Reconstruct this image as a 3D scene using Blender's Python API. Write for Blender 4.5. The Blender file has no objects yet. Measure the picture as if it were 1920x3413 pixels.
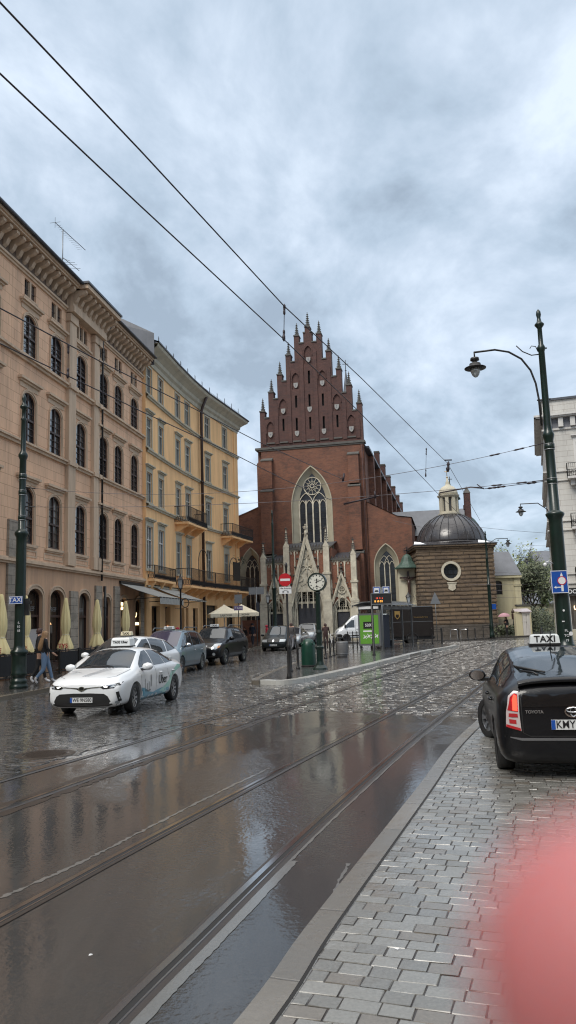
import bpy, bmesh, math, random
from mathutils import Vector, Matrix, noise
from mathutils.bvhtree import BVHTree
from mathutils.geometry import tessellate_polygon
R = math.radians; PI = math.pi
random.seed(7)
S = bpy.context.scene
C = S.collection
# ------------------------------------------------------------------ camera
PITCH, ROLL, FPX, EYE = 8.4, 1.8, 2568.0, 1.9      # pixel units of the 1920 x 3413 photograph
cp, sp, cr, sr = math.cos(R(PITCH)), math.sin(R(PITCH)), math.cos(R(ROLL)), math.sin(R(ROLL))
FWD = Vector((0, cp, sp)); U0 = Vector((0, -sp, cp)); R0 = Vector((1, 0, 0))
RGT = R0*cr - U0*sr; UPV = R0*sr + U0*cr
cam = bpy.data.cameras.new('Camera'); camo = bpy.data.objects.new('Camera', cam); C.objects.link(camo)
M = Matrix((RGT, UPV, -FWD)).transposed().to_4x4(); M.translation = (0, 0, EYE)
camo.matrix_world = M
cam.sensor_fit = 'VERTICAL'; cam.sensor_height = 24.0; cam.sensor_width = 24.0
cam.lens = 24.0*FPX/3413.0
cam.clip_start = 0.01; cam.clip_end = 2500
cam.dof.use_dof = True; cam.dof.focus_distance = 26.0; cam.dof.aperture_fstop = 16.9/3.6
S.camera = camo
try: S.cycles.filter_width = 1.15
except Exception: pass
S.render.resolution_x = 576; S.render.resolution_y = 1024
# ------------------------------------------------------------------ world
W = bpy.data.worlds.new('World'); S.world = W; W.use_nodes = True
SUN_EL, SUN_AZ = 48.0, 215.0
def build_world():
    nt = W.node_tree; N = nt.nodes; L = nt.links; N.clear()
    out = N.new('ShaderNodeOutputWorld'); bg = N.new('ShaderNodeBackground'); L.new(bg.outputs[0], out.inputs[0])
    sky = N.new('ShaderNodeTexSky'); sky.sky_type = 'NISHITA'; sky.sun_disc = False
    sky.sun_elevation = R(SUN_EL); sky.sun_rotation = R(SUN_AZ)
    tc = N.new('ShaderNodeTexCoord')
    sepx = N.new('ShaderNodeSeparateXYZ'); L.new(tc.outputs['Generated'], sepx.inputs[0])
    # project direction on a cloud layer
    den = N.new('ShaderNodeMath'); den.operation = 'MAXIMUM'; L.new(sepx.outputs[2], den.inputs[0]); den.inputs[1].default_value = 0.0
    ad = N.new('ShaderNodeMath'); ad.operation = 'ADD'; L.new(den.outputs[0], ad.inputs[0]); ad.inputs[1].default_value = 0.28
    dv = N.new('ShaderNodeVectorMath'); dv.operation = 'DIVIDE'; L.new(tc.outputs['Generated'], dv.inputs[0])
    cx = N.new('ShaderNodeCombineXYZ')
    for i in range(3): L.new(ad.outputs[0], cx.inputs[i])
    L.new(cx.outputs[0], dv.inputs[1])
    mp = N.new('ShaderNodeMapping'); mp.inputs['Location'].default_value = (3.1, 1.7, 0.0); mp.inputs['Rotation'].default_value = (0, 0, R(-25)); mp.inputs['Scale'].default_value = (1.5, 1.0, 1.0)
    L.new(dv.outputs[0], mp.inputs[0])
    n1 = N.new('ShaderNodeTexNoise'); n1.inputs['Scale'].default_value = 1.75; n1.inputs['Detail'].default_value = 7; n1.inputs['Roughness'].default_value = .6; n1.inputs['Distortion'].default_value = .35
    L.new(mp.outputs[0], n1.inputs['Vector'])
    n2 = N.new('ShaderNodeTexNoise'); n2.inputs['Scale'].default_value = 6.0; n2.inputs['Detail'].default_value = 4; n2.inputs['Roughness'].default_value = .5
    L.new(mp.outputs[0], n2.inputs['Vector'])
    mm = N.new('ShaderNodeMath'); mm.operation = 'MULTIPLY_ADD'; L.new(n2.outputs[0], mm.inputs[0]); mm.inputs[1].default_value = .27; L.new(n1.outputs[0], mm.inputs[2])
    cr_ = N.new('ShaderNodeValToRGB'); e = cr_.color_ramp.elements
    e[0].position = .48; e[0].color = (.225, .277, .338, 1); e[1].position = .80; e[1].color = (.50, .565, .645, 1)
    x = e.new(.58); x.color = (.30, .367, .442, 1); x = e.new(.67); x.color = (.375, .44, .52, 1)
    L.new(mm.outputs[0], cr_.inputs[0])
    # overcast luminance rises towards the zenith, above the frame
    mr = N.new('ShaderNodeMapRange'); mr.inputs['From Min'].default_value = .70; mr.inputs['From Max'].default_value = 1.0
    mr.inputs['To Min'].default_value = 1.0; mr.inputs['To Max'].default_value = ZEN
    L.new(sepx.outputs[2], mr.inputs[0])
    m0 = N.new('ShaderNodeMapRange'); m0.inputs['From Min'].default_value = .68; m0.inputs['From Max'].default_value = .85; L.new(sepx.outputs[2], m0.inputs[0])
    nm = N.new('ShaderNodeMix'); nm.data_type = 'RGBA'; L.new(m0.outputs[0], nm.inputs[0]); L.new(cr_.outputs[0], nm.inputs[6]); nm.inputs[7].default_value = (.36, .355, .345, 1)
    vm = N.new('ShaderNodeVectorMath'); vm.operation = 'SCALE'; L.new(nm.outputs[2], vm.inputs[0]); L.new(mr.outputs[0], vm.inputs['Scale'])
    sk = N.new('ShaderNodeVectorMath'); sk.operation = 'SCALE'; sk.inputs['Scale'].default_value = SKYMUL; L.new(sky.outputs[0], sk.inputs[0])
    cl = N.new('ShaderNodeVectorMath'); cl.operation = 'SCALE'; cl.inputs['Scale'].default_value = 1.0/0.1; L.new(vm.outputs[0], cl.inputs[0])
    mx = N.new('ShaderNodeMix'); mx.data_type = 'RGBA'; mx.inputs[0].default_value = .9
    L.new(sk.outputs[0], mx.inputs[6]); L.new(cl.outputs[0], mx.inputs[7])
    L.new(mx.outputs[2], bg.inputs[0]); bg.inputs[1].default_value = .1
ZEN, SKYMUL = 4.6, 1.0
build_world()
sl = bpy.data.lights.new('Sun', 'SUN'); sl.energy = 1.5; sl.angle = R(25); sl.color = (1.0, .95, .87)
so = bpy.data.objects.new('Sun', sl); C.objects.link(so)
so.rotation_euler = (R(90-SUN_EL), 0, R(180-SUN_AZ))
S.view_settings.view_transform = 'Standard'; S.view_settings.look = 'None'; S.view_settings.exposure = 0.85; S.view_settings.gamma = 1.0
# ------------------------------------------------------------------ terrain helper (road climbs very gently to the church)
def G(y): return max(0.0, min(y, 105.0)-15.0)*0.005
def ray(x, y):
    return (FWD*FPX + RGT*(x-960) - UPV*(y-1706.5)).normalized()
def gnd(x, y, lift=0.0):
    d = ray(x, y); z = 0.0
    for i in range(30):
        t = (z+lift-EYE)/d.z; z = G(d.y*t)
    return Vector((d.x*t, d.y*t, z+lift))
def atY(x, y, Y):
    d = ray(x, y); return d*(Y/d.y) + Vector((0, 0, EYE))
# ------------------------------------------------------------------ object helpers
def link(o, parent=None):
    C.objects.link(o)
    if parent is not None: o.parent = parent
    return o
def tag(o, label=None, cat=None, group=None, kind=None):
    if label: o['label'] = label
    if cat: o['category'] = cat
    if group: o['group'] = group
    if kind: o['kind'] = kind
    return o
def thing(name, loc, rz, label, cat, group=None):
    o = bpy.data.objects.new(name, None); o.empty_display_size = .3; C.objects.link(o)
    o.location = loc; o.rotation_euler = (0, 0, rz)
    return tag(o, label, cat, group)
def az(a): return R(90-a)            # local x runs along compass-like azimuth a, -y faces outward (to its right)
def copy_tree(o, loc=None, rz=None, label=None, parent=None, scale=None):
    c = o.copy(); C.objects.link(c)
    if parent is not None: c.parent = parent
    for ch in list(o.children): copy_tree(ch, parent=c)
    if loc is not None: c.location = loc
    if rz is not None: c.rotation_euler = (0, 0, rz)
    if scale is not None: c.scale = scale
    if label: c['label'] = label
    return c
class MB:
    def __init__(s): s.v = []; s.f = []; s.m = []; s.sm = []; s.M = None
    def add(s, vs, fs, mi=0, smooth=False):
        b = len(s.v)
        for p in vs:
            p = Vector(p)
            if s.M is not None: p = s.M @ p
            s.v.append(p)
        for f in fs: s.f.append([b+i for i in f]); s.m.append(mi); s.sm.append(smooth)
        return s
    def box(s, x0, x1, y0, y1, z0, z1, mi=0):
        vs = [(x0,y0,z0),(x1,y0,z0),(x1,y1,z0),(x0,y1,z0),(x0,y0,z1),(x1,y0,z1),(x1,y1,z1),(x0,y1,z1)]
        return s.add(vs, [(0,3,2,1),(4,5,6,7),(0,1,5,4),(1,2,6,5),(2,3,7,6),(3,0,4,7)], mi)
    def cbox(s, c, d, mi=0): return s.box(c[0]-d[0]/2, c[0]+d[0]/2, c[1]-d[1]/2, c[1]+d[1]/2, c[2]-d[2]/2, c[2]+d[2]/2, mi)
    def prism(s, pts, y0, y1, mi=0, caps=True):       # pts in (x,z), extruded along y
        n = len(pts)
        vs = [(p[0], y0, p[1]) for p in pts] + [(p[0], y1, p[1]) for p in pts]
        fs = [(i, (i+1) % n, (i+1) % n+n, i+n) for i in range(n)]
        if caps:
            tr = tessellate_polygon([[Vector((p[0], p[1], 0)) for p in pts]])
            fs += [tuple(t) for t in tr] + [tuple(n+i for i in t) for t in tr]
        return s.add(vs, fs, mi)
    def slab(s, pts, z0, z1, mi=0):                   # pts in (x,y), extruded along z
        n = len(pts)
        vs = [(p[0], p[1], z0) for p in pts] + [(p[0], p[1], z1) for p in pts]
        fs = [(i, (i+1) % n, (i+1) % n+n, i+n) for i in range(n)]
        tr = tessellate_polygon([[Vector((p[0], p[1], 0)) for p in pts]])
        fs += [tuple(t) for t in tr] + [tuple(n+i for i in t) for t in tr]
        return s.add(vs, fs, mi)
    def ring(s, outer, inner, y0, y1, mi=0):          # two same-length loops in (x,z); extruded band
        n = len(outer); vs = []
        for y in (y0, y1):
            vs += [(p[0], y, p[1]) for p in outer] + [(p[0], y, p[1]) for p in inner]
        fs = []
        for i in range(n):
            j = (i+1) % n
            fs += [(i, j, n+j, n+i), (2*n+i, 2*n+j, 3*n+j, 3*n+i), (i, j, 2*n+j, 2*n+i), (n+i, n+j, 3*n+j, 3*n+i)]
        return s.add(vs, fs, mi)
    def band(s, outer, inner, y0, y1, mi=0):          # open band (arch) between two polylines
        n = len(outer); vs = []
        for y in (y0, y1):
            vs += [(p[0], y, p[1]) for p in outer] + [(p[0], y, p[1]) for p in inner]
        fs = []
        for i in range(n-1):
            j = i+1
            fs += [(i, j, n+j, n+i), (2*n+i, 2*n+j, 3*n+j, 3*n+i), (i, j, 2*n+j, 2*n+i), (n+i, n+j, 3*n+j, 3*n+i)]
        fs += [(0, n, 3*n, 2*n), (n-1, 2*n-1, 4*n-1, 3*n-1)]
        return s.add(vs, fs, mi)
    def panel(s, outer, holes, y=0.0, reveal=.25, mi=0, rmi=None):   # wall face with openings and reveals
        loops = [outer]+holes
        flat = [p for l in loops for p in l]
        tr = tessellate_polygon([[Vector((p[0], p[1], 0)) for p in l] for l in loops])
        s.add([(p[0], y, p[1]) for p in flat], [tuple(t) for t in tr], mi)
        for l in holes:
            n = len(l)
            s.add([(p[0], y, p[1]) for p in l]+[(p[0], y+reveal, p[1]) for p in l], [(i, (i+1) % n, (i+1) % n+n, i+n) for i in range(n)], mi if rmi is None else rmi)
        return s
    def tube(s, pts, r, n=8, mi=0, cap=True):
        pts = [Vector(p) for p in pts]; m = len(pts)
        rr = r if isinstance(r, (list, tuple)) else [r]*m
        vs = []; prev = None
        for i, p in enumerate(pts):
            a = pts[max(i-1, 0)]; b = pts[min(i+1, m-1)]; t = (b-a)
            if t.length < 1e-9: t = Vector((0, 0, 1))
            t.normalize()
            if prev is None:
                q = Vector((0, 0, 1)) if abs(t.z) < .9 else Vector((1, 0, 0)); e1 = t.cross(q).normalized()
            else:
                e1 = prev - t*prev.dot(t)
                if e1.length < 1e-6: e1 = t.orthogonal()
                e1.normalize()
            prev = e1; e2 = t.cross(e1)
            for k in range(n):
                an = 2*PI*k/n; vs.append(p + (e1*math.cos(an)+e2*math.sin(an))*rr[i])
        fs = [(i*n+k, i*n+(k+1) % n, (i+1)*n+(k+1) % n, (i+1)*n+k) for i in range(m-1) for k in range(n)]
        if cap: fs += [tuple(range(n)), tuple(range((m-1)*n, m*n))]
        return s.add(vs, fs, mi, n > 4)
    def lathe(s, prof, c=(0, 0, 0), n=16, mi=0, a0=0.0, smooth=True, flat=False):       # prof (r,z)
        vs = []; m = len(prof)
        for r, z in prof:
            for k in range(n):
                an = a0+2*PI*k/n; vs.append((c[0]+r*math.cos(an), c[1]+r*math.sin(an), c[2]+z))
        fs = [(i*n+k, i*n+(k+1) % n, (i+1)*n+(k+1) % n, (i+1)*n+k) for i in range(m-1) for k in range(n)]
        if prof[0][0] > 1e-4: fs.append(tuple(range(n)))
        if prof[-1][0] > 1e-4: fs.append(tuple(range((m-1)*n, m*n)))
        return s.add(vs, fs, mi, smooth)
    def disc(s, c, r, y, mi=0, n=24):
        return s.add([(c[0]+r*math.cos(2*PI*k/n), y, c[1]+r*math.sin(2*PI*k/n)) for k in range(n)], [tuple(range(n))], mi)
    def cone(s, c, r0, r1, z0, z1, n=8, mi=0, a0=0.0): return s.lathe([(r0, z0), (r1, z1)], c, n, mi, a0, False)
    def ribbon(s, pl, o0, o1, z, mi=0, thick=0.0, jit=0.0):    # strip along ground polyline, offsets to the right
        vs = []; n = len(pl)
        for i, p in enumerate(pl):
            a = pl[max(i-1, 0)]; b = pl[min(i+1, n-1)]; t = Vector((b[0]-a[0], b[1]-a[1])).normalized(); nr = Vector((t.y, -t.x))
            for o in (o0, o1):
                o += random.uniform(-jit, jit)
                q = Vector((p[0], p[1]))+nr*o; vs.append((q.x, q.y, G(q.y)+z))
        fs = [(2*i, 2*i+1, 2*i+3, 2*i+2) for i in range(n-1)]
        s.add(vs, fs, mi)
        if thick:
            vs2 = [(v[0], v[1], v[2]-thick) for v in vs]
            s.add(vs+vs2, [(2*i, 2*i+2, 2*n+2*i+2, 2*n+2*i) for i in range(n-1)]+[(2*i+1, 2*i+3, 2*n+2*i+3, 2*n+2*i+1) for i in range(n-1)]+[(0, 1, 2*n+1, 2*n), (2*n-2, 2*n-1, 4*n-1, 4*n-2)], mi)
        return s
    def mesh(s, name, mats):
        me = bpy.data.meshes.new(name); me.from_pydata([tuple(v) for v in s.v], [], s.f)
        if not isinstance(mats, (list, tuple)): mats = [mats]
        for m in mats: me.materials.append(m)
        me.polygons.foreach_set('material_index', s.m); me.polygons.foreach_set('use_smooth', s.sm)
        bm = bmesh.new(); bm.from_mesh(me); bmesh.ops.recalc_face_normals(bm, faces=bm.faces); bm.to_mesh(me); bm.free()
        me.update(); return me
    def obj(s, name, mats, parent=None, loc=None, rz=None):
        o = bpy.data.objects.new(name, s.mesh(name, mats)); link(o, parent)
        if loc is not None: o.location = loc
        if rz is not None: o.rotation_euler = (0, 0, rz)
        return o
def place(src, loc, parent, name=None, rz=None):
    c = src.copy(); C.objects.link(c); c.parent = parent; c.location = loc
    if rz is not None: c.rotation_euler = (0, 0, rz)
    for ch in src.children:
        d = ch.copy(); C.objects.link(d); d.parent = c
    return c
def ginst(name, me, parent=None, loc=(0, 0, 0), rot=(0, 0, 0)):
    o = bpy.data.objects.new(name, me); link(o, parent); o.location = loc; o.rotation_euler = rot; return o
def text_mesh(txt, size, mat, depth=.004, bold=0.0, align='CENTER', sx=1.0):
    cu = bpy.data.curves.new('lettering', 'FONT'); cu.body = txt; cu.size = size; cu.extrude = depth; cu.offset = bold; cu.align_x = align; cu.align_y = 'CENTER'; cu.resolution_u = 3
    o = bpy.data.objects.new('tmp', cu); C.objects.link(o)
    dg = bpy.context.evaluated_depsgraph_get(); me = bpy.data.meshes.new_from_object(o.evaluated_get(dg))
    me.name = 'lettering'; bpy.data.objects.remove(o)
    me.transform(Matrix.Scale(sx, 4, (1, 0, 0)))
    me.materials.clear(); me.materials.append(mat); return me
def upright(me):     # text drawn in xy -> stands in xz facing -y
    me.transform(Matrix.Rotation(R(90), 4, 'X')); return me
# ------------------------------------------------------------------ materials
class MT:
    def __init__(s, name):
        s.m = bpy.data.materials.new(name); s.m.use_nodes = True; s.nt = s.m.node_tree; s.N = s.nt.nodes; s.L = s.nt.links
        s.b = s.N['Principled BSDF']
    def n(s, t, **k):
        x = s.N.new(t)
        for a, b in k.items(): setattr(x, a, b)
        return x
    def co(s, rot=0.0, scale=(1, 1, 1), world=False, loc=(0, 0, 0)):
        tc = s.n('ShaderNodeTexCoord'); mp = s.n('ShaderNodeMapping'); mp.inputs['Rotation'].default_value = (0, 0, rot); mp.inputs['Scale'].default_value = scale; mp.inputs['Location'].default_value = loc
        if world:
            g = s.n('ShaderNodeNewGeometry'); s.L.new(g.outputs['Position'], mp.inputs[0])
        else: s.L.new(tc.outputs['Object'], mp.inputs[0])
        return mp.outputs[0]
    def noise(s, vec, scale, detail=4, rough=.55, dist=0.0):
        x = s.n('ShaderNodeTexNoise'); x.inputs['Scale'].default_value = scale; x.inputs['Detail'].default_value = detail; x.inputs['Roughness'].default_value = rough; x.inputs['Distortion'].default_value = dist
        if vec is not None: s.L.new(vec, x.inputs['Vector'])
        return x.outputs[0]
    def ramp(s, f, stops):
        x = s.n('ShaderNodeValToRGB'); el = x.color_ramp.elements
        while len(el) < len(stops): el.new(.5)
        for e, (p, c) in zip(el, stops):
            e.position = p; e.color = (c, c, c, 1) if isinstance(c, (int, float)) else (*c, 1)
        s.L.new(f, x.inputs[0]); return x.outputs[0]
    def mix(s, f, a, b, mode='MIX'):
        x = s.n('ShaderNodeMix'); x.data_type = 'RGBA'; x.blend_type = mode
        for i, v in ((0, f), (6, a), (7, b)):
            if hasattr(v, 'is_output') or isinstance(v, bpy.types.NodeSocket): s.L.new(v, x.inputs[i])
            elif isinstance(v, (int, float)): x.inputs[i].default_value = v if i == 0 else (v, v, v, 1)
            else: x.inputs[i].default_value = (*v, 1)
        return x.outputs[2]
    def math(s, op, a, b=0.0):
        x = s.n('ShaderNodeMath'); x.operation = op
        for i, v in ((0, a), (1, b)):
            if isinstance(v, bpy.types.NodeSocket): s.L.new(v, x.inputs[i])
            else: x.inputs[i].default_value = v
        return x.outputs[0]
    def set(s, name, v):
        if isinstance(v, bpy.types.NodeSocket): s.L.new(v, s.b.inputs[name])
        elif isinstance(v, tuple) and len(v) == 3: s.b.inputs[name].default_value = (*v, 1)
        else: s.b.inputs[name].default_value = v
    def bump(s, h, strength=.3, dist=.01):
        x = s.n('ShaderNodeBump'); x.inputs['Strength'].default_value = strength; x.inputs['Distance'].default_value = dist
        s.L.new(h, x.inputs['Height']); s.L.new(x.outputs[0], s.b.inputs['Normal']); return x
def flat(name, col, rough=.5, metal=0.0, spec=None, emit=None, estr=1.0, coat=0.0):
    t = MT(name); t.set('Base Color', col); t.set('Roughness', rough); t.set('Metallic', metal)
    if spec is not None: t.set('Specular IOR Level', spec)
    if emit: t.set('Emission Color', emit); t.set('Emission Strength', estr)
    if coat: t.set('Coat Weight', coat); t.set('Coat Roughness', .03)
    return t.m
def worn(name, col, col2=None, rough=.6, scale=3.0, amt=.5, bump=.15, metal=0.0, fine=25.0, brough=None):
    t = MT(name); v = t.co(world=False)
    col2 = col2 or tuple(c*.72 for c in col)
    f = t.ramp(t.noise(v, scale, 6, .62), [(.35, 0.0), (.7, amt)])
    t.set('Base Color', t.mix(f, col, col2)); t.set('Roughness', rough); t.set('Metallic', metal)
    t.bump(t.noise(v, fine, 4), bump, .01); return t.m
def plaster(name, col, dirt, ashlar=None, rough=.85):
    t = MT(name); v = t.co()
    st = t.co(scale=(1.4, 1.4, .16))
    f = t.ramp(t.noise(st, 1.1, 6, .7), [(.42, 0.0), (.7, .8)])
    g = t.ramp(t.noise(v, .45, 3), [(.35, 0.0), (.7, .35)])
    c = t.mix(f, col, dirt); c = t.mix(g, c, tuple(x*.86 for x in col))
    h = t.noise(v, 40, 3)
    if ashlar:
        br = t.n('ShaderNodeTexBrick'); tc = t.n('ShaderNodeTexCoord'); sx = t.n('ShaderNodeSeparateXYZ'); cx = t.n('ShaderNodeCombineXYZ')
        t.L.new(tc.outputs['Object'], sx.inputs[0]); t.L.new(sx.outputs[0], cx.inputs[0]); t.L.new(sx.outputs[2], cx.inputs[1]); t.L.new(cx.outputs[0], br.inputs['Vector'])
        br.inputs['Scale'].default_value = 1.0; br.inputs['Brick Width'].default_value = ashlar[0]; br.inputs['Row Height'].default_value = ashlar[1]; br.inputs['Mortar Size'].default_value = .014; br.inputs['Mortar Smooth'].default_value = .2
        br.inputs['Color1'].default_value = (1, 1, 1, 1); br.inputs['Color2'].default_value = (.93, .93, .93, 1); br.inputs['Mortar'].default_value = (.62, .58, .56, 1)
        c = t.mix(1.0, c, br.outputs[0], 'MULTIPLY')
        h = t.math('SUBTRACT', h, t.math('MULTIPLY', br.outputs['Fac'], 2.0))
    t.set('Base Color', c); t.set('Roughness', rough); t.bump(h, .25, .012); return t.m
def masonry(name, c1, c2, mortar, bw, rh, ms=.012, rough=.8, dark=None, bumpd=.02, scale2=.6, xz=True):
    t = MT(name); tc = t.n('ShaderNodeTexCoord'); sx = t.n('ShaderNodeSeparateXYZ'); cx = t.n('ShaderNodeCombineXYZ')
    t.L.new(tc.outputs['Object'], sx.inputs[0])
    ad = t.math('ADD', sx.outputs[0], sx.outputs[1]); t.L.new(ad, cx.inputs[0]); t.L.new(sx.outputs[2], cx.inputs[1])
    br = t.n('ShaderNodeTexBrick'); t.L.new(cx.outputs[0], br.inputs['Vector'])
    br.inputs['Scale'].default_value = 1.0; br.inputs['Brick Width'].default_value = bw; br.inputs['Row Height'].default_value = rh; br.inputs['Mortar Size'].default_value = ms; br.inputs['Mortar Smooth'].default_value = .1; br.inputs['Bias'].default_value = -.1
    br.inputs['Color1'].default_value = (*c1, 1); br.inputs['Color2'].default_value = (*c2, 1); br.inputs['Mortar'].default_value = (*mortar, 1)
    v = t.co(); c = br.outputs[0]
    f = t.ramp(t.noise(v, scale2, 7, .7), [(.38, 0.0), (.66, .75)])
    c = t.mix(f, c, dark or tuple(x*.5 for x in c1))
    f2 = t.ramp(t.noise(t.co(scale=(.8, .8, 2.2)), 1.6, 6, .75), [(.47, 0.0), (.62, .6)])
    c = t.mix(f2, c, tuple(x*1.55 for x in c2))
    t.set('Base Color', c); t.set('Roughness', rough)
    t.bump(t.math('SUBTRACT', t.noise(v, 18, 4), t.math('MULTIPLY', br.outputs['Fac'], 1.6)), .5, bumpd); return t.m
def roofmat(name, col, seam=.6, rough=.45):
    t = MT(name); v = t.co()
    f = t.ramp(t.noise(v, 1.3, 5, .6), [(.35, 0.0), (.7, .6)])
    t.set('Base Color', t.mix(f, col, tuple(c*.6 for c in col))); t.set('Roughness', rough)
    br = t.n('ShaderNodeTexBrick'); t.L.new(v, br.inputs['Vector']); br.inputs['Scale'].default_value = 1; br.inputs['Brick Width'].default_value = seam; br.inputs['Row Height'].default_value = seam*1.6; br.inputs['Mortar Size'].default_value = .02
    t.bump(br.outputs['Fac'], .5, .02); return t.m

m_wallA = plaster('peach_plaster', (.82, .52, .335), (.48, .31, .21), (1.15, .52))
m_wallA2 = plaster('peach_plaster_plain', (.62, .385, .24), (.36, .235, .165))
m_trimA = plaster('beige_trim', (.62, .46, .325), (.34, .25, .18))
m_wallB = plaster('apricot_plaster', (.92, .57, .28), (.64, .38, .19))
m_trimB = plaster('grey_cream_trim', (.50, .46, .36), (.31, .29, .235))
m_white = plaster('white_plaster', (.56, .54, .50), (.40, .38, .35), (1.6, .42))
m_white2 = plaster('white_trim', (.58, .56, .53), (.36, .34, .32))
m_yellow = plaster('pale_yellow_plaster', (.55, .50, .33), (.36, .32, .22))
m_creamw = plaster('cream_lime_wall', (.52, .48, .36), (.32, .28, .2))
m_quoin = masonry('limestone_quoin', (.36, .31, .25), (.25, .215, .175), (.12, .1, .085), .7, .42, .02, bumpd=.04)
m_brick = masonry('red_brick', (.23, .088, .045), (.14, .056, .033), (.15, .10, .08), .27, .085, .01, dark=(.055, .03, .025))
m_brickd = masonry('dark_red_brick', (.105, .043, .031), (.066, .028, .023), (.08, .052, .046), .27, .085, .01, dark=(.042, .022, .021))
m_brickr = masonry('bright_red_brick', (.28, .105, .06), (.2, .08, .048), (.24, .17, .13), .27, .085, .01)
m_stone = worn('weathered_limestone', (.60, .56, .45), (.30, .265, .21), .85, 1.6, .8, .4)
m_stoned = worn('sooty_stone', (.085, .075, .068), (.035, .032, .03), .9, 2.0, .8, .4)
m_stonej = worn('window_jamb_stone', (.40, .37, .28), (.24, .215, .16), .85, .9, .7, .2)
m_capst = worn('stone_coping', (.10, .095, .085), (.055, .052, .05), .85, 2, .7, .3)
m_rust = masonry('rusticated_sandstone', (.22, .155, .095), (.13, .092, .06), (.03, .024, .019), 1.1, .385, .03, dark=(.07, .053, .042), bumpd=.06, scale2=.5)
m_plinth = masonry('wet_stone_plinth', (.10, .085, .07), (.07, .06, .052), (.03, .026, .022), 1.2, .4, .02, bumpd=.04)
m_roofd = roofmat('dark_metal_roof', (.055, .06, .072))
m_roofg = roofmat('grey_metal_roof', (.105, .11, .125), 1.2)
m_dome = roofmat('wet_black_dome_sheet', (.05, .047, .05), .5, .22)
m_copper = worn('green_copper', (.055, .10, .078), (.02, .035, .03), .6, 5, .8, .2)
m_snow = flat('snow', (.8, .82, .86), .7)
def glassmat(name, col, rough=.05, ior=1.9, n=.0):
    t = MT(name); v = t.co()
    f = t.ramp(t.noise(v, .9, 3), [(.35, 0.0), (.7, 1.0)])
    oi = t.n('ShaderNodeObjectInfo'); rr = t.ramp(oi.outputs['Random'], [(.5, 0.0), (.62, .45), (.95, 1.0)]); zz = t.n('ShaderNodeSeparateXYZ'); t.L.new(v, zz.inputs[0])
    cur = t.math('MULTIPLY', rr, t.ramp(t.noise(t.co(scale=(6, 1, .3)), 2.0, 2), [(.4, .35), (.6, 1.0)]))
    t.set('Base Color', t.mix(cur, t.mix(f, col, tuple(c*.5 for c in col)), (.15, .14, .125))); t.set('Roughness', rough); t.set('IOR', ior)
    t.bump(t.noise(v, 1.5, 2), .08, .02); return t.m
m_glass = glassmat('window_glass', (.035, .038, .042))
m_glassL = glassmat('sky_reflecting_glass', (.03, .032, .035), .06, 3.2); m_glassB = glassmat('pale_window_glass', (.12, .13, .135), .08)
m_glassc = glassmat('leaded_glass', (.03, .036, .045), .18, 1.5)
m_shopg = glassmat('shop_glass', (.03, .022, .018), .06, 1.5)
m_frameA = worn('brown_window_wood', (.055, .032, .026), None, .5)
m_frameB = worn('cream_window_wood', (.45, .45, .41), None, .5)
m_frameW = flat('white_window_wood', (.6, .6, .58), .5)
m_doorw = worn('dark_brown_door', (.045, .022, .017), None, .4)
m_doorg = worn('grey_church_door', (.045, .048, .06), (.03, .03, .035), .6)
m_iron = worn('black_iron', (.009, .009, .010), (.016, .014, .013), .45, 8, .6, .2)
m_green = worn('dark_green_enamel', (.004, .017, .0125), (.003, .008, .0065), .3, 4, .7, .15)
m_pole = flat('pole_grey_metal', (.16, .17, .18), .45, .6)
m_steel = flat('polished_rail_steel', (.62, .62, .62), .14, 1.0)
m_railside = worn('wet_rail_side', (.035, .027, .022), None, .35)
m_zinc = flat('zinc_clamp', (.35, .37, .38), .4, .8)
m_tyre = worn('tyre_rubber', (.016, .016, .017), None, .6, 10, .4, .2)
m_rim = flat('alloy_rim', (.42, .43, .45), .28, .9)
m_rimd = flat('steel_rim_dark', (.05, .05, .055), .4, .7)
m_chrome = flat('chrome', (.6, .61, .63), .12, 1.0)
m_black = flat('black_plastic', (.012, .012, .013), .42)
m_blackg = flat('gloss_black', (.008, .008, .009), .1)
m_carglass = flat('car_glass', (.02, .025, .03), .04, 0.0, .9)
m_carglass2 = flat('violet_car_glass', (.05, .045, .075), .05, 0.0, .9)
m_lampg = flat('headlamp_glass', (.42, .45, .47), .08, .4)
m_lampon = flat('lit_headlamp', (.9, .9, .9), .2, emit=(1, .97, .9), estr=3.0)
m_red = flat('red_lens', (.35, .015, .02), .12)
m_redon = flat('lit_red_lens', (.5, .02, .02), .15, emit=(1.0, .06, .03), estr=1.6)
m_pale = flat('clear_lens', (.45, .38, .38), .12)
m_plate = flat('number_plate_white', (.55, .56, .56), .4)
m_shield = flat('faded_white_shield', (.26, .25, .235), .7); m_signw = flat('sign_white', (.62, .63, .64), .4)
m_blue = flat('sign_blue', (.006, .06, .30), .35)
m_signr = flat('sign_red', (.42, .012, .02), .35)
m_ink = flat('ink_black', (.01, .01, .012), .5)
m_signg = flat('sign_back_grey', (.2, .21, .22), .45, .5)
m_taxiw = flat('taxi_lamp_white', (.62, .65, .66), .35)
m_taxic = flat('taxi_lamp_cream', (.62, .56, .40), .35)
m_gold = flat('gilded_metal', (.5, .33, .12), .3, .8)
m_neon = flat('neon_warm', (1, .8, .5), .5, emit=(1, .74, .38), estr=2.2)
m_lampw = flat('warm_lamp', (1, .7, .4), .5, emit=(1, .5, .2), estr=.8)
m_dark = flat('dark_interior', (.012, .011, .011), .8)
m_woodp = worn('varnished_wood', (.16, .08, .04), None, .4)
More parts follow.
